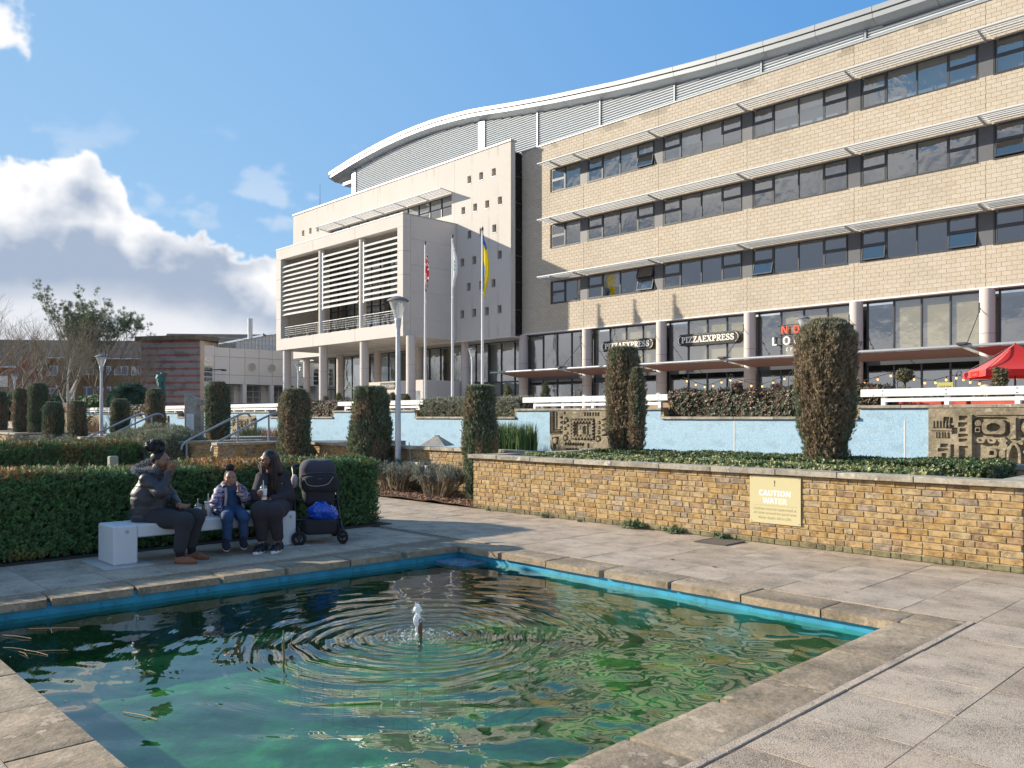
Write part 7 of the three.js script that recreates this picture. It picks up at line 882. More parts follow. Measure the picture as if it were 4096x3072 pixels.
function faceBits(P, M4, s, lipC, specs) { const put = (n, g, m) => { g.scale(s, s, s); g.applyMatrix4(M4); part(n, plain(g), m, P); }; const white = mat({ c: [0.62, 0.58, 0.54], roughness: 0.25 }), iris = mat({ c: [0.012, 0.008, 0.006], roughness: 0.2 }); for (const e of [-1, 1]) { put('eye', ball(0.0125, e * 0.031, 0.007, 0.082, 1.15, 0.8, 0.8, 10), white); put('iris', ball(0.007, e * 0.031, 0.007, 0.0885, 1, 1, 0.7, 8), iris); const b = tube([[e * 0.014, 0.027, 0.098], [e * 0.032, 0.033, 0.094], [e * 0.052, 0.027, 0.078]], 0.0035, 5, 8); put('eyebrow', b, iris); } put('lips', joined([tube([[-0.024, -0.058, 0.096], [0, -0.053, 0.109], [0.024, -0.058, 0.096]], 0.0045, 6, 10), tube([[-0.022, -0.061, 0.096], [0, -0.066, 0.106], [0.022, -0.061, 0.096]], 0.0052, 6, 10)]), mat({ c: lipC, roughness: 0.5 })); if (specs) { const m = mat({ c: [0.5, 0.36, 0.16], roughness: 0.3, metalness: 0.7 }), gl = []; for (const e of [-1, 1]) { const t = new THREE.TorusGeometry(0.026, 0.0019, 6, 24); t.scale(1.12, 1, 1); t.translate(e * 0.034, 0.002, 0.112); gl.push(t, tube([[e * 0.062, 0.006, 0.108], [e * 0.078, 0.01, 0.05], [e * 0.08, 0.006, -0.01]], 0.0017, 5, 8)); } gl.push(tube([[-0.006, 0.004, 0.114], [0, 0.008, 0.118], [0.006, 0.004, 0.114]], 0.0017, 5, 6)); put('glasses', joined(gl), m); } }
{
  const g = thing('concrete_bench', 'white concrete bench with block ends beside the pond', 'bench'), m = mat({ c: [0.66, 0.66, 0.65], map: mottle(0.9, 0.2, 29), bumpMap: grain, bumpScale: 0.0025, roughness: 0.75 });
  part('seat', cb(-10.06, -9.55, 0.30, 0.442, -5.12, -3.42, 0.012), m, g); part('end_block', cb(-10.06, -9.55, 0.012, 0.442, -3.418, -3.16, 0.014), m, g); part('end_block', cb(-10.06, -9.55, 0.012, 0.442, -5.38, -5.122, 0.014), m, g);
  for (const z of [-3.29, -5.25]) part('base_pad', cb(-10.2, -9.42, -0.01, 0.011, z - 0.26, z + 0.26, 0.004), mat({ c: [0.5, 0.48, 0.45], map: mot08 }), g);
  const b = new THREE.CylinderGeometry(0.022, 0.022, 0.004, 16); b.rotateZ(Math.PI / 2); b.translate(-9.548, 0.375, -3.30); part('maker_disc', b, M.steel, g); const b2 = b.clone(); b2.translate(0, 0, -2.0); part('maker_disc', b2, M.steel, g);
}
// --- woman in the black hooded coat
{
  const P = thing('person', 'seated person in black puffer coat with fur hood and brown slippers', 'person', [0, 0, 0]), sk = skin([0.27, 0.125, 0.078]), HM = frame([-9.755, 1.135, -3.745], [0.72, -0.04, -0.69]);
  const caps = [[-9.83, 0.52, -3.6, -9.8, 0.9, -3.66, 0.13, 0.11], [-9.8, 0.9, -3.66, -9.765, 1.08, -3.72, 0.06, 0.055], [-9.68, 0.93, -3.55, -9.5, 0.79, -3.67, 0.05, 0.04], [-9.5, 0.79, -3.67, -9.585, 1.0, -3.78, 0.038, 0.03], [-9.93, 0.93, -3.78, -9.78, 0.70, -3.9, 0.05, 0.04], [-9.78, 0.70, -3.9, -9.55, 0.63, -3.88, 0.038, 0.03], [-9.83, 0.5, -3.6, -9.34, 0.46, -3.85, 0.09, 0.06], [-9.34, 0.46, -3.85, -9.3, 0.1, -3.79, 0.06, 0.04], [-9.86, 0.5, -3.7, -9.48, 0.48, -4.04, 0.09, 0.06], [-9.48, 0.48, -4.04, -9.5, 0.1, -4.0, 0.06, 0.04]];
  const head = headMesh(0.98); head.applyMatrix4(HM); const h1 = handMesh(0.75, 0.1, 0.95); h1.applyMatrix4(frame([-9.605, 1.035, -3.79], [-0.7, 0.35, -0.1], [-0.1, 0.8, -0.6])); const h2 = handMesh(0.28, 0.5, 0.95); h2.applyMatrix4(frame([-9.51, 0.62, -3.885], [0.25, 0.8, 0.45], [0.8, -0.2, -0.45]));
  part('body', joined([bodyMesh(caps, [], 0.05, 0.014), head, h1, h2]), sk, P); faceBits(P, HM, 0.98, [0.13, 0.04, 0.035], false);
  const coat = new THREE.MeshPhysicalMaterial({ color: lin(0.04, 0.039, 0.043), roughness: 0.5, sheen: 0.4, sheenColor: lin(0.1, 0.1, 0.11), bumpMap: rough1, bumpScale: 0.012 });
  const quilt = (d, x, y, z) => d + (fbm(x * 9, y * 18, z * 9, 3) - 0.5) * 0.022 + 0.006 * Math.pow(Math.abs(Math.cos(y * 30)), 8) * (y < 0.93 ? 1 : 0.3);
  part('coat', bodyMesh([[-9.84, 0.53, -3.60, -9.82, 0.72, -3.62, 0.17, 0.175], [-9.82, 0.72, -3.62, -9.79, 0.92, -3.66, 0.172, 0.13], [-9.76, 0.60, -3.70, -9.78, 0.86, -3.74, 0.13, 0.115], [-9.69, 0.94, -3.56, -9.52, 0.79, -3.66, 0.078, 0.07], [-9.52, 0.79, -3.66, -9.59, 0.985, -3.775, 0.066, 0.046], [-9.92, 0.93, -3.78, -9.80, 0.71, -3.89, 0.078, 0.07], [-9.80, 0.71, -3.89, -9.60, 0.64, -3.88, 0.066, 0.046]], [[-9.83, 1.0, -3.64, 0.125, 0.075, 0.12], [-9.80, 1.0, -3.72, 0.11, 0.055, 0.10]], 0.04, 0.008, quilt), coat, P);
  part('trousers', bodyMesh([[-9.84, 0.50, -3.6, -9.34, 0.465, -3.85, 0.135, 0.095], [-9.34, 0.465, -3.85, -9.305, 0.17, -3.79, 0.093, 0.07], [-9.86, 0.50, -3.7, -9.48, 0.485, -4.045, 0.13, 0.09], [-9.48, 0.485, -4.045, -9.5, 0.17, -4.0, 0.09, 0.066]], [[-9.86, 0.52, -3.62, 0.165, 0.09, 0.16]], 0.05, 0.01, folds(0.02, 8, 8)), cloth([0.034, 0.033, 0.037]), P);
  part('sock', bodyMesh([[-9.305, 0.2, -3.79, -9.29, 0.05, -3.785, 0.052, 0.046]], [], 0.02, 0.008), cloth([0.01, 0.01, 0.01]), P); part('sock', bodyMesh([[-9.5, 0.2, -4.0, -9.49, 0.05, -4.0, 0.05, 0.045]], [], 0.02, 0.008), cloth([0.01, 0.01, 0.01]), P);
  const suede = cloth([0.26, 0.105, 0.055]), sole = mat({ c: [0.20, 0.075, 0.035], roughness: 0.9 }); shoe(P, [-9.33, 0, -3.745], [-9.12, 0, -3.90], 0.048, 0.085, suede, sole, true, 'slipper'); shoe(P, [-9.54, 0, -3.97], [-9.31, 0, -4.12], 0.048, 0.085, suede, sole, true, 'slipper');
  const hm = mat({ c: [0.008, 0.007, 0.007], roughness: 0.55 }); const cap = bodyMesh([], [[0, 0.035, -0.022, 0.083, 0.09, 0.094]], 0.02, 0.006, (d, x, y, z) => Math.max(d + (fbm(x * 60, y * 20, z * 30, 2) - 0.5) * 0.012, (z - 0.062 + Math.max(0, 0.05 - y) * 1.1))); cap.applyMatrix4(HM);
  const bun = bodyMesh([], [[0, 0.135, -0.05, 0.075, 0.07, 0.075], [-0.01, 0.175, -0.09, 0.085, 0.055, 0.08], [0.01, 0.20, -0.05, 0.06, 0.045, 0.06]], 0.03, 0.007, (d, x, y, z) => d + (billow(x * 26, y * 26, z * 26, 3) - 0.62) * -0.06, 0.05); bun.applyMatrix4(HM); part('hair', joined([cap, bun]), hm, P);
  const fur = leafGeo(Array.from({ length: 6 }, (_, i) => { const a = i * 1.05; return [[0, 0, 0], [Math.cos(a) * 0.5, 1, Math.sin(a) * 0.5], [Math.sin(a), 0, -Math.cos(a)], 0.055, 0.008]; })); srand(12);
  foliage('fur_trim', fur, 420, 1, (i, Q, N) => { const t = rr(0, 6.283), r = 0.125; const c = [Math.cos(t) * r, 0.05 + Math.sin(t) * 0.02, Math.sin(t) * r]; Q.set(-9.835 + c[0] * 0.95 + rr(-0.025, 0.025), 1.05 + 0.05 * -Math.cos(t - 0.8) + rr(-0.03, 0.03), -3.635 + c[2] * 0.95 + rr(-0.025, 0.025)); N.set(c[0] * 5, 0.5, c[2] * 5); const v = rnd() < 0.55 ? rr(0.35, 0.6) : rr(0.05, 0.18); return [v, v, v * 1.03]; }, P); const er = new THREE.TorusGeometry(0.014, 0.0016, 6, 18); er.applyMatrix4(new THREE.Matrix4().multiplyMatrices(HM, new THREE.Matrix4().makeTranslation(-0.08, -0.05, -0.01))); part('earring', plain(er), mat({ c: [0.7, 0.65, 0.55], metalness: 0.8, roughness: 0.2 }), P);
}
// --- child in the middle
{
  const P = thing('person', 'seated child in navy tracksuit and open patterned jacket holding a lollipop', 'person', [0, 0, 0]), sk = skin([0.34, 0.165, 0.105]), HM = frame([-9.735, 0.895, -4.585], [0.89, -0.06, 0.30]);
  const caps = [[-9.8, 0.47, -4.6, -9.78, 0.72, -4.6, 0.085, 0.075], [-9.78, 0.72, -4.6, -9.74, 0.86, -4.59, 0.04, 0.04], [-9.78, 0.72, -4.48, -9.68, 0.60, -4.38, 0.035, 0.03], [-9.68, 0.60, -4.38, -9.58, 0.53, -4.37, 0.028, 0.024], [-9.76, 0.72, -4.72, -9.64, 0.64, -4.74, 0.035, 0.03], [-9.64, 0.64, -4.74, -9.565, 0.745, -4.62, 0.028, 0.024], [-9.8, 0.49, -4.55, -9.43, 0.455, -4.40, 0.06, 0.045], [-9.43, 0.455, -4.40, -9.45, 0.12, -4.41, 0.045, 0.03], [-9.8, 0.49, -4.66, -9.42, 0.445, -4.60, 0.06, 0.045], [-9.42, 0.445, -4.60, -9.45, 0.12, -4.62, 0.045, 0.03]];
  const head = headMesh(0.86); head.applyMatrix4(HM); const hR = handMesh(0.95, 0.1, 0.62); hR.applyMatrix4(frame([-9.555, 0.765, -4.605], [-0.3, 0.2, 0.9], [-0.1, 1, 0])); part('body', joined([bodyMesh(caps, [], 0.04, 0.012), head, hR]), sk, P); faceBits(P, HM, 0.86, [0.20, 0.07, 0.06], false);
  const navy = cloth([0.02, 0.055, 0.13], 0.75); part('track_top', bodyMesh([[-9.79, 0.50, -4.6, -9.77, 0.72, -4.6, 0.125, 0.108]], [[-9.755, 0.775, -4.595, 0.065, 0.035, 0.065]], 0.04, 0.008, folds(0.014)), navy, P);
  part('trousers', bodyMesh([[-9.8, 0.495, -4.55, -9.43, 0.455, -4.40, 0.098, 0.07], [-9.43, 0.455, -4.40, -9.455, 0.2, -4.415, 0.068, 0.05], [-9.8, 0.495, -4.66, -9.42, 0.445, -4.60, 0.098, 0.07], [-9.42, 0.445, -4.60, -9.455, 0.19, -4.62, 0.068, 0.05]], [[-9.8, 0.5, -4.6, 0.12, 0.07, 0.12]], 0.03, 0.008, folds(0.016)), navy, P);
  const pat = rgbTex(512, (() => { const a = pfbm(512, 22, 201, 3), b = pfbm(512, 30, 205, 3); return (i) => a[i] > 0.60 ? [0.42, 0.36, 0.42] : b[i] > 0.62 ? [0.34, 0.20, 0.27] : b[i] < 0.34 ? [0.25, 0.25, 0.34] : [0.035, 0.035, 0.085]; })(), 0.5); const jk = new THREE.MeshPhysicalMaterial({ map: pat, roughness: 0.5, sheen: 0.3, sheenColor: lin(0.3, 0.3, 0.35) });
  const qu = (d, x, y, z) => d + (fbm(x * 14, y * 26, z * 14, 3) - 0.5) * 0.022 + 0.008 * Math.pow(Math.abs(Math.cos(y * 52)), 6);
  part('jacket', bodyMesh([[-9.83, 0.50, -4.47, -9.80, 0.74, -4.50, 0.075, 0.07], [-9.83, 0.50, -4.74, -9.80, 0.74, -4.70, 0.075, 0.07], [-9.88, 0.52, -4.6, -9.85, 0.76, -4.6, 0.08, 0.075], [-9.78, 0.735, -4.47, -9.68, 0.605, -4.375, 0.07, 0.068], [-9.68, 0.605, -4.375, -9.60, 0.53, -4.375, 0.066, 0.052], [-9.76, 0.735, -4.73, -9.645, 0.645, -4.74, 0.07, 0.066], [-9.645, 0.645, -4.74, -9.585, 0.72, -4.64, 0.062, 0.048]], [[-9.84, 0.79, -4.6, 0.085, 0.04, 0.13]], 0.03, 0.008, qu), jk, P);
  part('jacket_lining', [tube([[-9.715, 0.78, -4.51], [-9.675, 0.68, -4.50], [-9.69, 0.5, -4.48]], 0.018, 7), tube([[-9.71, 0.79, -4.68], [-9.67, 0.68, -4.70], [-9.68, 0.49, -4.73]], 0.018, 7), tube([[-9.72, 0.79, -4.50], [-9.80, 0.825, -4.52], [-9.84, 0.83, -4.6], [-9.80, 0.825, -4.68], [-9.71, 0.79, -4.69]], 0.026, 7)], cloth([0.45, 0.36, 0.36]), P);
  const ub = cloth([0.012, 0.014, 0.022]), us = mat({ c: [0.72, 0.74, 0.76] }); for (const z of [-4.385, -4.605]) { const s = shoe(P, [-9.47, 0.095, z - 0.01], [-9.34, 0.035, z + 0.03], 0.036, 0.075, ub, us, false, 'shoe'); }
  const hm = mat({ c: [0.012, 0.009, 0.008], roughness: 0.8 }); const cap = bodyMesh([], [[0, 0.035, -0.022, 0.082, 0.088, 0.093]], 0.02, 0.006, (d, x, y, z) => Math.max(d, (z - 0.052 + Math.max(0, 0.06 - y) * 1.2))); const puff = bodyMesh([], [[-0.01, 0.15, -0.03, 0.062, 0.052, 0.062]], 0.03, 0.006, (d, x, y, z) => d + (fbm(x * 55, y * 55, z * 55, 3) - 0.5) * 0.045, 0.04); for (const q of [cap, puff]) { q.scale(0.86, 0.86, 0.86); q.applyMatrix4(HM); } part('hair', joined([cap, puff]), hm, P);
  const lo = thing('lollipop', 'small pale lollipop held by the child', 'lollipop', [-9.56, 0.765, -4.60]); part('stick', rod([0, -0.03, 0], [-0.02, 0.075, 0.005], 0.0025, 0.0025, 6), mat({ c: [0.75, 0.75, 0.7] }), lo); part('sweet', ball(0.014, -0.022, 0.088, 0.006), mat({ c: [0.5, 0.55, 0.42], roughness: 0.2 }), lo);
}
// --- woman in the black hoodie
{
  const P = thing('person', 'seated person in black hoodie with long straight hair and glasses', 'person', [0, 0, 0]), sk = skin([0.22, 0.10, 0.065]), HM = frame([-9.735, 1.10, -5.09], [0.22, -0.05, 0.97]);
  const caps = [[-9.84, 0.5, -5.22, -9.81, 0.84, -5.18, 0.13, 0.11], [-9.81, 0.84, -5.18, -9.75, 1.04, -5.10, 0.055, 0.05], [-9.72, 0.86, -5.0, -9.6, 0.67, -4.86, 0.05, 0.04], [-9.6, 0.67, -4.86, -9.52, 0.635, -4.87, 0.036, 0.03], [-9.84, 0.86, -5.36, -9.68, 0.63, -5.35, 0.05, 0.04], [-9.68, 0.63, -5.35, -9.52, 0.62, -5.0, 0.036, 0.03], [-9.8, 0.5, -5.1, -9.38, 0.5, -4.79, 0.08, 0.06], [-9.38, 0.5, -4.79, -9.42, 0.1, -4.84, 0.06, 0.04], [-9.8, 0.5, -5.3, -9.33, 0.47, -4.95, 0.08, 0.06], [-9.33, 0.47, -4.95, -9.35, 0.1, -5.02, 0.06, 0.04]];
  const head = headMesh(0.97); head.applyMatrix4(HM); const h1 = handMesh(0.62, 0.1, 0.9); h1.applyMatrix4(frame([-9.525, 0.645, -4.86], [0.1, 0.45, -0.9], [0.5, 0.55, 0.25])); const h2 = handMesh(0.6, 0.1, 0.9); h2.applyMatrix4(frame([-9.53, 0.605, -4.975], [0.5, 0.7, 0.2], [0.3, 0.1, 0.95])); part('body', joined([bodyMesh(caps, [], 0.05, 0.014), head, h1, h2]), sk, P); faceBits(P, HM, 0.97, [0.17, 0.05, 0.045], true);
  const bk = cloth([0.038, 0.031, 0.035]); part('hoodie', bodyMesh([[-9.84, 0.50, -5.22, -9.81, 0.84, -5.18, 0.185, 0.145], [-9.76, 0.55, -5.14, -9.77, 0.80, -5.12, 0.13, 0.11], [-9.72, 0.87, -5.0, -9.6, 0.67, -4.86, 0.085, 0.078], [-9.6, 0.67, -4.86, -9.545, 0.645, -4.865, 0.07, 0.045], [-9.84, 0.87, -5.35, -9.69, 0.63, -5.35, 0.09, 0.082], [-9.69, 0.63, -5.35, -9.54, 0.62, -5.03, 0.075, 0.048]], [[-9.87, 0.93, -5.2, 0.13, 0.07, 0.13]], 0.05, 0.009, folds(0.024, 8, 12)), bk, P);
  part('trousers', bodyMesh([[-9.81, 0.5, -5.1, -9.38, 0.505, -4.79, 0.15, 0.108], [-9.38, 0.505, -4.79, -9.42, 0.18, -4.84, 0.10, 0.066], [-9.81, 0.5, -5.3, -9.33, 0.475, -4.955, 0.155, 0.11], [-9.33, 0.475, -4.955, -9.355, 0.17, -5.02, 0.102, 0.066]], [[-9.84, 0.5, -5.2, 0.18, 0.09, 0.19]], 0.04, 0.01, folds(0.02, 8, 8)), bk, P);
  part('sock', bodyMesh([[-9.42, 0.18, -4.84, -9.42, 0.08, -4.84, 0.045, 0.042]], [], 0.02, 0.008), cloth([0.5, 0.42, 0.42]), P); part('sock', bodyMesh([[-9.355, 0.18, -5.02, -9.355, 0.08, -5.02, 0.045, 0.042]], [], 0.02, 0.008), cloth([0.5, 0.42, 0.42]), P);
  const wb = mat({ c: [0.74, 0.75, 0.76], roughness: 0.5 }), kb = mat({ c: [0.014, 0.014, 0.016], roughness: 0.5 }); shoe(P, [-9.46, 0, -4.90], [-9.25, 0, -4.66], 0.046, 0.1, kb, wb, false, 'trainer', { panel: wb }); shoe(P, [-9.40, 0, -5.08], [-9.17, 0, -4.85], 0.046, 0.1, kb, wb, false, 'trainer', { panel: wb });
  const hm = mat({ c: [0.013, 0.009, 0.008], roughness: 0.42 }), hb = mat({ c: [0.07, 0.032, 0.018], roughness: 0.5 }); const cap = bodyMesh([], [[0, 0.035, -0.025, 0.088, 0.095, 0.098]], 0.02, 0.006, (d, x, y, z) => Math.max(d, z - 0.06 + Math.max(0, 0.04 - y) * 0.9)); cap.applyMatrix4(HM); const back = bodyMesh([[-9.78, 1.12, -5.17, -9.86, 0.95, -5.26, 0.085, 0.10], [-9.86, 0.95, -5.26, -9.84, 0.72, -5.34, 0.10, 0.08], [-9.68, 1.10, -5.15, -9.67, 0.95, -5.20, 0.04, 0.055]], [], 0.05, 0.009, (d, x, y, z) => d + (fbm(x * 40, y * 4, z * 40, 2) - 0.5) * 0.02); part('hair', joined([cap, back]), hm, P);
  srand(6); const st = [[], []]; for (let i = 0; i < 150; i++) { const s = rnd(), top = s < 0.55 ? [-9.66 + rr(-0.02, 0.01), 1.08 + rr(-0.06, 0.06), -5.13 + rr(-0.03, 0.05)] : [-9.79 + rr(-0.015, 0.015), 1.08 + rr(-0.06, 0.06), -5.02 + rr(-0.02, 0.04)], e = s < 0.55 ? [-9.63 + rr(-0.03, 0.02), 0.70 + rr(-0.03, 0.08), -5.09 + rr(-0.07, 0.06)] : [-9.64 + rr(-0.03, 0.02), 0.72 + rr(-0.04, 0.1), -4.99 + rr(-0.05, 0.05)]; const t = tube([top, [mix(top[0], e[0], 0.55) + 0.02, mix(top[1], e[1], 0.4), mix(top[2], e[2], 0.4)], e], 0.0055, 4, 8); st[rnd() < 0.65 ? 0 : 1].push(t); } part('hair_strands', st[0], hm, P).userData.kind = 'stuff'; part('hair_strands', st[1], hb, P).userData.kind = 'stuff';
  const t = canvasTex(256, 96, (c) => { c.fillStyle = '#161214'; c.fillRect(0, 0, 256, 96); c.fillStyle = '#e8e6e6'; c.textAlign = 'center'; c.font = 'bold 52px sans-serif'; c.fillText('NICCE', 128, 50, 240); c.font = '15px sans-serif'; c.fillText('• • •', 128, 84); }); const q = new THREE.PlaneGeometry(0.075, 0.028); q.applyMatrix4(frame([-9.668, 0.79, -5.235], [0.9, 0.12, 0.35])); part('chest_print', q, mat({ map: t, roughness: 0.9 }), P);
}
// --- drinks and food on the bench
const paperW = mat({ c: [0.74, 0.73, 0.71], roughness: 0.55 });
function cup(name, lab, x, y, z, h, r, wrap, tilt = 0, dome = false) { const g = thing(name, lab, 'cup', [x, y, z], 0, 'paper drink cups'); g.rotation.z = tilt; const wall = new THREE.CylinderGeometry(r, r * 0.74, h, 24, 1, true); wall.translate(0, h / 2, 0); part('cup_wall', wall, wrap || paperW, g); part('cup_base', cyl(0, 0, 0.002, 0.006, r * 0.73, r * 0.73, 20), paperW, g); part('lid', dome ? lathe([[r * 1.04, h], [r * 1.04, h + 0.008], [r * 0.9, h + 0.03], [r * 0.5, h + 0.048], [0.008, h + 0.05]], 0, 0, 0, 20) : lathe([[r * 1.04, h - 0.004], [r * 1.04, h + 0.008], [r * 0.9, h + 0.01], [0.0, h + 0.01]], 0, 0, 0, 20), dome ? new THREE.MeshPhysicalMaterial({ transmission: 0.9, thickness: 0, roughness: 0.08, ior: 1.4, color: 0xe8eef2 }) : mat({ c: [0.72, 0.73, 0.74], roughness: 0.3 }), g); part('straw', rod([0, h * 0.4, 0], [0.008, h + 0.105, 0.004], 0.0042, 0.0042, 8), paperW, g); return g; }
const wrapTex = (draw) => { const t = canvasTex(512, 256, (c) => { c.fillStyle = '#e9e8e4'; c.fillRect(0, 0, 512, 256); draw(c); }); return mat({ map: t, roughness: 0.5, side: THREE.DoubleSide }); };
cup('drink_cup', 'plain white cup with clear dome lid and straw on the bench', -9.74, 0.442, -4.18, 0.125, 0.042, null, 0, true);
cup('drink_cup', 'white cup with red check borders and straw standing on the bench', -9.86, 0.442, -4.36, 0.165, 0.044, wrapTex((c) => { c.fillStyle = '#c3202b'; for (const y of [14, 226]) for (let i = 0; i < 64; i++) for (let k = 0; k < 2; k++) if ((i + k) % 2) c.fillRect(i * 8, y + k * 8, 8, 8); c.font = 'bold 16px sans-serif'; c.fillText('FIVE GUYS', 60, 205); c.fillText('FIVE GUYS', 310, 205); }));
cup('drink_cup', 'white cup with red lettering held in the hands of the person in glasses', -9.475, 0.625, -4.895, 0.135, 0.043, wrapTex((c) => { c.fillStyle = '#c3202b'; for (let i = 0; i < 4; i++) { c.fillRect(10 + i * 128, 150, 108, 46); } c.fillStyle = '#f4f2ee'; c.font = 'bold 38px sans-serif'; for (let i = 0; i < 4; i++) c.fillText(i % 2 ? 'GUYS' : 'FIVE', 16 + i * 128, 187, 96); }), 0.06, true);
{ const g = thing('food_box', 'open brown paper food box behind the white cup on the bench', 'box', [-9.9, 0.442, -4.24], 0.2); const m = mat({ c: [0.24, 0.14, 0.085], roughness: 0.9, side: THREE.DoubleSide }); part('tray', [box(-0.08, 0.08, 0.0, 0.004, -0.12, 0.1), box(-0.082, -0.078, 0.004, 0.075, -0.12, 0.1), box(0.078, 0.082, 0.004, 0.075, -0.12, 0.1), box(-0.08, 0.08, 0.004, 0.075, -0.122, -0.118), box(-0.08, 0.08, 0.004, 0.075, 0.1, 0.104)], m, g); const l = box(-0.08, 0.08, 0, 0.004, 0, 0.16); l.rotateX(-2.2); l.translate(0, 0.08, -0.12); part('flap', l, m, g);
  single('paper_pot', lathe([[0.0, 0.0], [0.034, 0], [0.042, 0.05], [0.044, 0.052], [0.041, 0.05], [0.033, 0.004], [0, 0.004]], -9.82, 0.442, -4.06, 20), paperW, 'small white paper pot next to the seated person in the coat', 'pot'); }
// --- pram
{
  const P = thing('pram', 'black pushchair with raised hood standing beside the bench', 'pram'), fm = mat({ c: [0.018, 0.018, 0.02], roughness: 0.4 }), fab = cloth([0.055, 0.05, 0.065]), fab2 = cloth([0.025, 0.025, 0.028]);
  const rb = (cx, cy, cz, hx, hy, hz, r, turn) => (x, y, z) => { const c = Math.cos(turn), s = Math.sin(turn), X = Math.abs((x - cx) * c - (z - cz) * s) - hx + r, Y = Math.abs(y - cy) - hy + r, Z = Math.abs((x - cx) * s + (z - cz) * c) - hz + r; return Math.hypot(Math.max(X, 0), Math.max(Y, 0), Math.max(Z, 0)) + Math.min(Math.max(X, Y, Z), 0) - r; };
  const T = -0.42; // the chair is turned a little towards the pond
  const hood = rb(-9.78, 0.90, -5.82, 0.21, 0.185, 0.225, 0.13, T); part('hood', netMesh((x, y, z) => Math.max(hood(x, y, z) + (fbm(x * 10, y * 10, z * 10, 2) - 0.5) * 0.012, 0.80 - y), -10.2, -9.4, 0.6, 1.2, -6.25, -5.4, 0.010), fab, P);
  const low = rb(-9.72, 0.76, -5.82, 0.23, 0.115, 0.245, 0.09, T); part('hood_skirt', netMesh((x, y, z) => low(x, y, z) + (fbm(x * 12, y * 12, z * 12, 3) - 0.5) * 0.025, -10.2, -9.3, 0.55, 0.95, -6.3, -5.4, 0.010), fab2, P);
  const seat = rb(-9.73, 0.60, -5.80, 0.19, 0.13, 0.205, 0.09, T); part('seat_shell', netMesh(seat, -10.1, -9.3, 0.4, 0.8, -6.2, -5.4, 0.012), fab2, P);
  const W = (a, b, y) => { const c = Math.cos(T), s = Math.sin(T); return [-9.66 + a * c + b * s, y, -5.76 - a * s + b * c]; };   // a along the chair's length, b across
  part('piping', tube([W(0.175, 0.20, 0.855), W(0.18, 0.14, 0.765), W(0.18, -0.10, 0.77), W(0.175, -0.18, 0.865)], 0.0035, 5, 20), mat({ c: [0.55, 0.4, 0.34], roughness: 0.4 }), P); part('trim', tube([W(0.14, 0.225, 0.875), W(0.185, 0.16, 0.905), W(0.192, 0.0, 0.915), W(0.18, -0.16, 0.91), W(0.13, -0.225, 0.89)], 0.011, 6, 24), fm, P);
  for (const b of [0.275, -0.275]) { part('frame_tube', tube([W(-0.45, b, 0.93), W(-0.30, b, 0.74), W(-0.08, b, 0.42), W(0.24, b, 0.20)], 0.019, 8, 16), fm, P); part('frame_tube', tube([W(-0.30, b, 0.74), W(-0.36, b, 0.42), W(-0.42, b, 0.16)], 0.017, 8, 10), fm, P); }
  part('handle', tube([W(-0.42, 0.275, 0.89), W(-0.50, 0.27, 0.965), W(-0.53, 0.2, 0.985), W(-0.53, -0.2, 0.985), W(-0.50, -0.27, 0.965), W(-0.42, -0.275, 0.89)], 0.021, 8, 40), fm, P); part('cross_bar', rod(W(0.12, 0.29, 0.31), W(0.12, -0.29, 0.31), 0.016, 0.016, 8), fm, P); part('bumper_bar', tube([W(0.0, 0.27, 0.56), W(0.03, 0.0, 0.52), W(0.0, -0.27, 0.56)], 0.014, 6), fm, P);
  const bk = rb(-9.64, 0.22, -5.76, 0.24, 0.10, 0.21, 0.05, T); part('basket', netMesh(bk, -10.1, -9.2, 0.08, 0.4, -6.2, -5.3, 0.015), fab2, P);
  const wheel = (a, b, r, turn) => { const g = grp('wheel', P, W(a, b, r), turn), t = new THREE.TorusGeometry(r - 0.018, 0.018, 10, 32); part('tyre', t, M.rubber, g); const h = new THREE.CylinderGeometry(0.022, 0.022, 0.05, 14); h.rotateX(Math.PI / 2); part('hub', h, fm, g); for (let k = 0; k < 3; k++) { const s = rod([0, 0, 0], [Math.cos(k * 2.094 + 0.5) * (r - 0.03), Math.sin(k * 2.094 + 0.5) * (r - 0.03), 0], 0.013, 0.009, 6); part('spoke', s, fm, g); } const rim = new THREE.TorusGeometry(r - 0.04, 0.007, 6, 28); part('rim', rim, fm, g); };
  wheel(0.33, 0.275, 0.095, 0.95); wheel(0.33, -0.275, 0.095, 0.25); wheel(-0.42, 0.27, 0.125, T * -0); wheel(-0.42, -0.27, 0.125, 0); for (const b of [0.275, -0.275]) part('fork', tube([W(0.22, b, 0.22), W(0.29, b, 0.22), W(0.33, b, 0.1)], 0.016, 6), fm, P);
  const lb = canvasTex(128, 48, (c) => { c.fillStyle = '#151517'; c.fillRect(0, 0, 128, 48); c.strokeStyle = '#9a958c'; c.lineWidth = 3; c.strokeRect(6, 10, 116, 28); c.fillStyle = '#b5afa5'; c.font = 'italic bold 20px serif'; c.fillText('L. Ba', 38, 31); }); const pl = new THREE.PlaneGeometry(0.06, 0.022); pl.applyMatrix4(frame(W(0.215, -0.0, 0.845), [Math.cos(T), 0.02, -Math.sin(T)])); part('badge', pl, mat({ map: lb }), P);
  part('footmuff', ball(0.06, -9.86, 0.80, -5.53, 0.8, 1.5, 0.8, 12), cloth([0.55, 0.42, 0.42]), P);
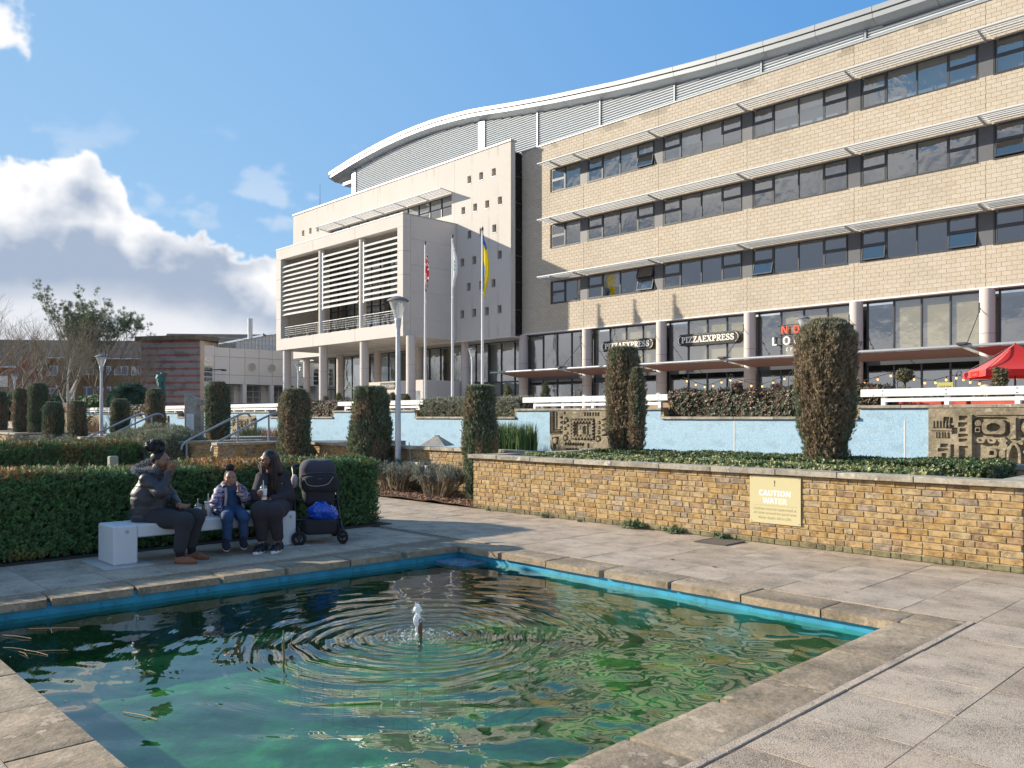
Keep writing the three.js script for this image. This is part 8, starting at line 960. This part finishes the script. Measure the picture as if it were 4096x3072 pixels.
  const bag = bodyMesh([], [[-9.56, 0.40, -5.74, 0.16, 0.12, 0.20], [-9.50, 0.45, -5.68, 0.09, 0.10, 0.10], [-9.53, 0.36, -5.86, 0.13, 0.09, 0.11]], 0.06, 0.008, (d, x, y, z) => d + (billow(x * 9, y * 9, z * 9, 4) - 0.6) * 0.055, 0.05); single('plastic_bag', bag, new THREE.MeshPhysicalMaterial({ color: lin(0.01, 0.10, 0.62), roughness: 0.25, transmission: 0.25, thickness: 0, clearcoat: 0.4 }), 'crumpled bright blue plastic bag in the pram basket', 'bag');
}
// ---------------------------------------------------------------- small things: pond, terrace
{ // the jet: a wavering column of white water over a rusty nozzle
  const g = thing('fountain', 'small white water jet rising from a rusty nozzle in the pond', 'fountain', [FOUNT.x, FOUNT.y, FOUNT.z]);
  const foam = new THREE.MeshPhysicalMaterial({ color: lin(0.92, 0.94, 0.95), roughness: 0.25, transmission: 0.35, thickness: 0, side: THREE.DoubleSide });
  part('jet', bodyMesh([[0, -0.02, 0, -0.004, 0.14, 0.004, 0.017, 0.021], [-0.004, 0.14, 0.004, 0.0, 0.235, 0.0, 0.022, 0.027]], [], 0.03, 0.004, (d, x, y, z) => d + (billow(x * 26, y * 18, z * 26, 4) - 0.62) * 0.055, 0.05), foam, g);
  part('nozzle', bodyMesh([[0.012, -0.1, -0.012, 0.012, 0.12, -0.012, 0.021, 0.018]], [], 0.01, 0.005, (d, x, y, z) => d + (fbm(x * 60, y * 60, z * 60, 3) - 0.5) * 0.014), mat({ c: [0.20, 0.10, 0.045], roughness: 0.95, map: mot08 }), g);
  srand(15); const dr = []; for (let i = 0; i < 420; i++) { const a = rr(0, 6.28), r = Math.pow(rnd(), 1.4) * 0.30; const s = rr(0.0015, 0.006); dr.push(ball(s, Math.cos(a) * r, rr(0.0, 0.03) * (1 - r * 2) + (r < 0.06 ? rr(0, 0.26) : 0), Math.sin(a) * r, 1, 0.8, 1, 5)); } part('droplets', dr, foam, g).userData.kind = 'stuff';

}
{ // wire ring standing under water round the jet
  const g = thing('wire_ring', 'round wire mesh ring under the water round the jet', 'wire mesh', [FOUNT.x, -0.62, FOUNT.z]), m = mat({ c: [0.03, 0.05, 0.035], roughness: 0.8 }); const w = []; for (const y of [0.06, 0.16, 0.26, 0.36]) { const t = new THREE.TorusGeometry(0.95, 0.0025, 4, 80); t.rotateX(Math.PI / 2); t.translate(0, y, 0); w.push(t); } for (let i = 0; i < 60; i++) { const a = i / 60 * 6.283; w.push(rod([Math.cos(a) * 0.95, 0, Math.sin(a) * 0.95], [Math.cos(a) * 0.95, 0.37, Math.sin(a) * 0.95], 0.0018, 0.0018, 3)); } part('wire', w, m, g).userData.kind = 'stuff';
}
{ // twigs, stalks and leaf litter afloat
  const m1 = mat({ c: [0.42, 0.27, 0.15], roughness: 0.8 }), m2 = mat({ c: [0.30, 0.16, 0.09], roughness: 0.8 }); const W = WATER + 0.006;
  const tw = (a, b, r, lab, m = m1) => { const mid = [(a[0] + b[0]) / 2 + 0.01, W + 0.004, (a[1] + b[1]) / 2 - 0.008]; single('floating_stalk', tube([[a[0], W, a[1]], mid, [b[0], W, b[1]]], r * 0.6, 5, 8), m, lab, 'stalk', 'dry stalks afloat in the pond'); };
  tw([-7.9, -1.93], [-7.63, -2.25], 0.004, 'long pale dry stalk afloat nearest the blue pond edge'); tw([-7.82, -1.72], [-7.54, -1.86], 0.006, 'jointed brown stalk afloat at the photograph edge', m2); tw([-7.4, -1.63], [-7.2, -1.74], 0.004, 'thin brown stalk afloat beside the front coping'); tw([-5.27, -1.8], [-5.0, -1.9], 0.006, 'straight tan stalk afloat alone before the front coping'); tw([-7.19, -1.69], [-7.0, -1.70], 0.004, 'short curved twig afloat in the tangle of stalks', m2); tw([-7.21, -1.73], [-6.92, -1.82], 0.004, 'pale bent stalk afloat in the tangle of stalks'); tw([-7.1, -1.79], [-6.96, -1.97], 0.004, 'thin pale stalk pointing away in the tangle of stalks'); tw([-3.75, -5.24], [-3.69, -5.37], 0.005, 'short orange twig afloat on the far right of the pond', m2);
  const lf = new THREE.BufferGeometry(); lf.setAttribute('position', new THREE.Float32BufferAttribute([0, 0, 0, 0.5, 0.06, 0.22, 1, 0.02, 0, 0, 0, 0, 1, 0.02, 0, 0.5, 0.05, -0.22], 3)); lf.computeVertexNormals(); const n = 330, im = new THREE.InstancedMesh(lf, mat({ side: THREE.DoubleSide, roughness: 0.7 }), n), o = new THREE.Object3D(); srand(23);
  for (let i = 0; i < n; i++) { const corner = i < 60; if (corner) o.position.set(-8.02 + rr(0, 0.5), WATER + 0.018, PZ0 + rr(-0.02, 0.42)); else { const z = mix(PZ0 + 0.1, PZ1 - 0.1, rnd()); o.position.set(mix(poolLeft(z) + 0.1, PX1 - 0.1, Math.pow(rnd(), 1.5)), WATER + 0.004, z); } o.rotation.set(rr(-0.1, 0.1), rr(0, 6.28), rr(-0.1, 0.1)); o.scale.setScalar(corner ? rr(0.02, 0.07) : rr(0.008, 0.03)); o.updateMatrix(); im.setMatrixAt(i, o.matrix); const v = rr(0.4, 1.3); im.setColorAt(i, rnd() < 0.6 ? lin(0.30 * v, 0.22 * v, 0.14 * v) : lin(0.10 * v, 0.08 * v, 0.06 * v)); } im.name = 'leaf_litter'; im.castShadow = im.receiveShadow = true; tag(im, 'scattered leaf fragments floating on the pond and its corner ledge', 'leaf litter', null, 'stuff'); scene.add(im);
  const g = thing('reed_shoot', 'single green reed shoot standing in the pond', 'reed', [-5.6, -0.3, -3.06]); const bl = (p, w, c) => { const q = tube(p, w, 4, 8); part('blade', q, mat({ c, roughness: 0.6 }), g); }; bl([[0, 0, 0], [-0.01, 0.2, 0.0], [-0.02, 0.36, 0.0]], 0.007, [0.12, 0.20, 0.05]); bl([[0.005, 0, 0.01], [0.005, 0.17, 0.01], [-0.002, 0.27, 0.015]], 0.009, [0.20, 0.16, 0.07]); bl([[0, 0.12, 0], [0.04, 0.24, -0.02], [0.06, 0.33, -0.03]], 0.003, [0.35, 0.22, 0.13]); bl([[0, 0.14, 0], [0.09, 0.17, -0.05], [0.05, 0.13, 0.0]], 0.003, [0.3, 0.16, 0.1]);
}
{ // drain cover and a rocking slab edge
  const g = thing('drain_cover', 'square metal drain grating set in the paving by the wall', 'drain', [-5.93, 0.004, -9.52]); part('frame', [box(-0.24, 0.24, 0, 0.012, -0.24, -0.21), box(-0.24, 0.24, 0, 0.012, 0.21, 0.24), box(-0.24, -0.21, 0, 0.012, -0.21, 0.21), box(0.21, 0.24, 0, 0.012, -0.21, 0.21)], mat({ c: [0.10, 0.09, 0.08], metalness: 0.3, roughness: 0.7 }), g); part('pit_shade_sheet', box(-0.21, 0.21, 0.0, 0.003, -0.21, 0.21), mat({ c: [0.02, 0.02, 0.02] }), g); for (let k = 0; k < 13; k++) part('bar', box(-0.21, 0.21, 0.004, 0.011, -0.195 + k * 0.0325 - 0.008, -0.195 + k * 0.0325 + 0.008), mat({ c: [0.13, 0.115, 0.1], metalness: 0.3, roughness: 0.7 }), g);  // flat black sheet under the bars stands in for the shade of the hollow
  srand(2); for (const [x0, z0, x1, z1, lab] of [[-5.66, -7.40, -5.58, -7.95, 'dead leaf lying on the paving by the pond coping'], [-4.98, -7.5, -4.99, -7.9, 'second dead leaf lying on the paving by the pond coping']]) { const q = new THREE.SphereGeometry(0.03, 8, 4); q.scale(1.2, 0.25, 0.6); q.translate(x1, 0.008, z1); single('dead_leaf', q, mat({ c: [0.25, 0.15, 0.09] }), lab, 'leaf', 'dead leaves on the paving'); }
}
// spiral box trees in pots along the shops
{
  const spiral = (x, z, top, lab) => { const g = thing('spiral_topiary', lab, 'topiary', [x, TER, z], 0, 'clipped spiral trees in pots'); const H = top - TER, pts = []; for (let i = 0; i <= 40; i++) { const t = i / 40, a = t * 16, r = mix(0.24, 0.04, t); pts.push([Math.cos(a) * r, 0.42 + t * (H - 0.55), Math.sin(a) * r]); } const q = plain(new THREE.TubeGeometry(new THREE.CatmullRomCurve3(pts.map((p) => V3(...p))), 90, 0.13, 8)); part('inner_twigs', q, coreM, g); srand(Math.round(-x * 3)); foliage('foliage', sprays.box, 1300, 1.0, (i, P, N) => { const p = pts[Math.floor(rnd() * 41)]; N.set(rr(-1, 1), rr(-1, 1), rr(-1, 1)).normalize(); P.set(p[0] + N.x * 0.14, p[1] + N.y * 0.14, p[2] + N.z * 0.14); const v = rr(0.6, 1.3); return [0.12 * v, 0.135 * v, 0.05 * v]; }, g); part('pot', lathe([[0.0, 0], [0.19, 0], [0.25, 0.4], [0.22, 0.4], [0.0, 0.38]], 0, 0, 0, 16), mat({ c: [0.3, 0.28, 0.26] }), g); part('stem', rod([0, 0.3, 0], [0, H - 0.2, 0], 0.03, 0.015, 6), barkM, g); };
  spiral(-54.2, -33, 3.2, 'spiral topiary farthest along under the louvred box'); spiral(-52.4, -33, 3.37, 'spiral topiary second along under the louvred box'); spiral(-45.7, -33, 3.28, 'spiral topiary left of the lamp by the entrance sign'); spiral(-44.2, -33, 3.17, 'spiral topiary right of the lamp by the entrance sign'); spiral(-34.5, -33, 3.5, 'spiral topiary beside the dark entrance doors'); spiral(-31.5, -33, 3.5, 'ball topped topiary above the white rail by the first canopy');
  // leggy potted bushes behind the rail
  for (const [x, top, lab] of [[-9.03, 2.95, 'mop headed potted bush behind the white rail'], [-6.64, 2.9, 'narrow potted bush in front of the red parasol'], [-14.3, 2.75, 'reddish potted cone bush by the column'], [-12.9, 2.65, 'reddish potted bush behind the dark hedge']]) { const g = thing('potted_bush', lab, 'bush', [x, TER, -24], 0, 'potted bushes of the cafes'); part('stem', rod([0, 0, 0], [0, top - TER - 0.1, 0], 0.05, 0.03, 6), barkM, g); srand(Math.round(-x * 9)); const h = top - TER; foliage('foliage', sprays.box, 500, 1.1, (i, P, N) => { N.set(rr(-1, 1), rr(-1, 1), rr(-1, 1)).normalize(); const t = rnd(); const mop = x === -9.03; P.set(N.x * (mop && t > 0.75 ? 0.2 : 0.13), mop ? (t > 0.4 ? h - 0.15 + N.y * 0.14 : h * t * 1.4) : h * t, N.z * (mop && t > 0.75 ? 0.2 : 0.13)); const v = rr(0.5, 1.3); return x < -12 ? [0.20 * v, 0.10 * v, 0.06 * v] : [0.15 * v, 0.14 * v, 0.06 * v]; }, g); }
}
{ // red planters behind the right-hand rail
  const red = mat({ c: [0.62, 0.09, 0.05], roughness: 0.6, map: mot08 }); for (const [x0, x1, lab] of [[-9.1, -8.65, 'short red planter box behind the rail'], [-8.5, -7.7, 'long low red planter box behind the rail'], [-7.6, -7.1, 'tall red planter box behind the rail'], [-7.0, -5.9, 'red planter box under the parasol']]) { const g = thing('planter_box', lab, 'planter', [0, 0, 0], 0, 'red planter boxes of the cafe'); part('box', cb(x0, x1, TER, 2.10, -23.3, -22.9, 0.01), red, g); srand(Math.round(-x0 * 11)); foliage('leaves', sprays.box, 190, 1.3, (i, P, N) => { P.set(rr(x0, x1), 2.1 + rr(0, 0.16), rr(-23.3, -22.9)); N.set(rr(-0.6, 0.6), 1, rr(-0.6, 0.6)); const v = rr(0.6, 1.3); return rnd() < 0.25 ? [0.3 * v, 0.12 * v, 0.06 * v] : [0.11 * v, 0.16 * v, 0.06 * v]; }, g); }
  const wp = thing('planter_box', 'low wooden planter box behind the white rail by the zigzag relief', 'planter', [0, 0, 0]); part('box', cb(-17.2, -15.8, TER, 2.12, -23.6, -23.2, 0.01), mat({ c: [0.42, 0.26, 0.13], map: mot08 }), wp); srand(5); foliage('leaves', sprays.box, 260, 1.3, (i, P, N) => { P.set(rr(-17.2, -15.8), 2.12 + rr(0, 0.14), rr(-23.6, -23.2)); N.set(rr(-0.6, 0.6), 1, rr(-0.6, 0.6)); const v = rr(0.6, 1.3); return [0.08 * v, 0.22 * v, 0.05 * v]; }, wp);
}
{ // parasol
  const C = [-7.45, -28.4], g = thing('parasol', 'bright red square parasol on the terrace at the edge', 'parasol', [C[0], TER, C[1]]), m = new THREE.MeshPhysicalMaterial({ color: lin(0.72, 0.02, 0.015), roughness: 0.85, side: THREE.DoubleSide, transmission: 0.2, thickness: 0 }); const K = [[-1.56, -0.35], [-0.35, 1.56], [1.56, 0.35], [0.35, -1.56]], yE = 1.16, yT = 2.0;
  for (let i = 0; i < 4; i++) { const a = K[i], b = K[(i + 1) % 4], n = 8, pos = []; for (let k = 0; k < n; k++) { const s = k / n, t = (k + 1) / n, sag = (q) => -0.10 * Math.sin(Math.PI * q); const P = (q, w) => [mix(mix(a[0], b[0], w) * (1 - q), 0, 0), mix(yE, yT, q) + sag(q), mix(a[1], b[1], w) * (1 - q)]; pos.push(...P(s, 0), ...P(s, 1), ...P(t, 1), ...P(s, 0), ...P(t, 1), ...P(t, 0)); } const q = new THREE.BufferGeometry(); q.setAttribute('position', new THREE.Float32BufferAttribute(pos, 3)); q.computeVertexNormals(); part('panel', q, m, g); part('valance', tri([[a[0], yE, a[1]], [b[0], yE, b[1]], [b[0] * 1.01, yE - 0.19, b[1] * 1.01], [a[0] * 1.01, yE - 0.19, a[1] * 1.01]], [[0, 1, 2, 3]]), m, g); part('rib', rod([a[0], yE - 0.01, a[1]], [0, yT - 0.03, 0], 0.012, 0.012, 5), M.darkFrame, g); }
  part('pole', cyl(0, 0, 0, yT, 0.03, 0.03, 10), M.darkFrame, g); const t = canvasTex(256, 64, (c) => { c.fillStyle = '#dc1712'; c.fillRect(0, 0, 256, 64); c.fillStyle = '#a8604c'; c.font = 'italic bold 44px serif'; c.fillText("Nando's", 50, 48); }); const a = K[0], b = K[1], q = new THREE.PlaneGeometry(0.75, 0.17), an = Math.atan2(-(b[1] - a[1]), b[0] - a[0]); q.rotateY(an); q.translate(mix(a[0], b[0], 0.55) * 1.02, yE - 0.1, mix(a[1], b[1], 0.55) * 1.02); part('lettering', q, mat({ map: t, roughness: 0.9, side: THREE.DoubleSide }), g);
}
{ // festoon of warm bulbs on crook poles
  const g = thing('festoon_lights', 'string of small warm bulbs looped along the cafe front', 'lights'), bm = new THREE.MeshStandardMaterial({ color: lin(0.8, 0.45, 0.15), emissive: lin(1, 0.42, 0.10), emissiveIntensity: 1.6, roughness: 0.3 }); const P = [[-20.5, 3.35], [-19.3, 3.0], [-18.2, 3.25], [-16.9, 2.95], [-15.6, 3.25], [-14.2, 2.95], [-12.75, 2.97], [-11.5, 3.22], [-10.5, 2.9], [-9.6, 3.05], [-9.0, 2.85], [-7.6, 3.0]]; const pts = P.map(([x, y]) => [x, y, -30]); part('cable', tube(pts, 0.012, 5, 80), M.black, g); const cv = new THREE.CatmullRomCurve3(pts.map((p) => V3(...p)), false, 'centripetal'); for (let i = 0; i < 30; i++) { const p = cv.getPoint((i + 0.5) / 30); const b = grp('lamp', g, [p.x, p.y, p.z]); part('socket', cyl(0, 0, -0.07, 0, 0.022, 0.022, 8), M.black, b); part('bulb', ball(0.036, 0, -0.11, 0, 1, 1.2, 1, 10), bm, b); }
  for (const [x, y] of [[-18.2, 3.3], [-15.6, 3.3], [-11.5, 3.27], [-9.6, 3.1]]) part('pole', tube([[x, TER, -30], [x, y, -30], [x + 0.08, y + 0.1, -30], [x + 0.16, y, -30], [x + 0.08, y - 0.06, -30]], 0.014, 5, 24), M.black, g);
}
{ const t = canvasTex(256, 320, (c) => { c.fillStyle = '#b9b36a'; c.fillRect(0, 0, 256, 320); c.fillStyle = '#3c3a34'; c.fillRect(16, 130, 224, 170); c.fillStyle = '#2c2a22'; c.textAlign = 'center'; c.font = 'bold 46px sans-serif'; c.fillText('CAFÉ BAR', 128, 92, 230); c.fillStyle = '#d8d2b0'; c.font = 'bold 30px sans-serif'; c.fillText('LIVE AT', 128, 190); c.fillText('LOUNGES', 128, 236); }); const g = thing('cafe_board', 'small yellow and black cafe board standing behind the rail', 'sign', [-8.3, 2.36, -25]); const [q, ms] = printed(0.42, 0.52, 0.03, t, M.black); part('panel', q, ms, g); part('stand', cyl(0, -0.03, -0.48, 0.2, 0.02, 0.02, 6), M.black, g); }
renderer.render(scene, camera);
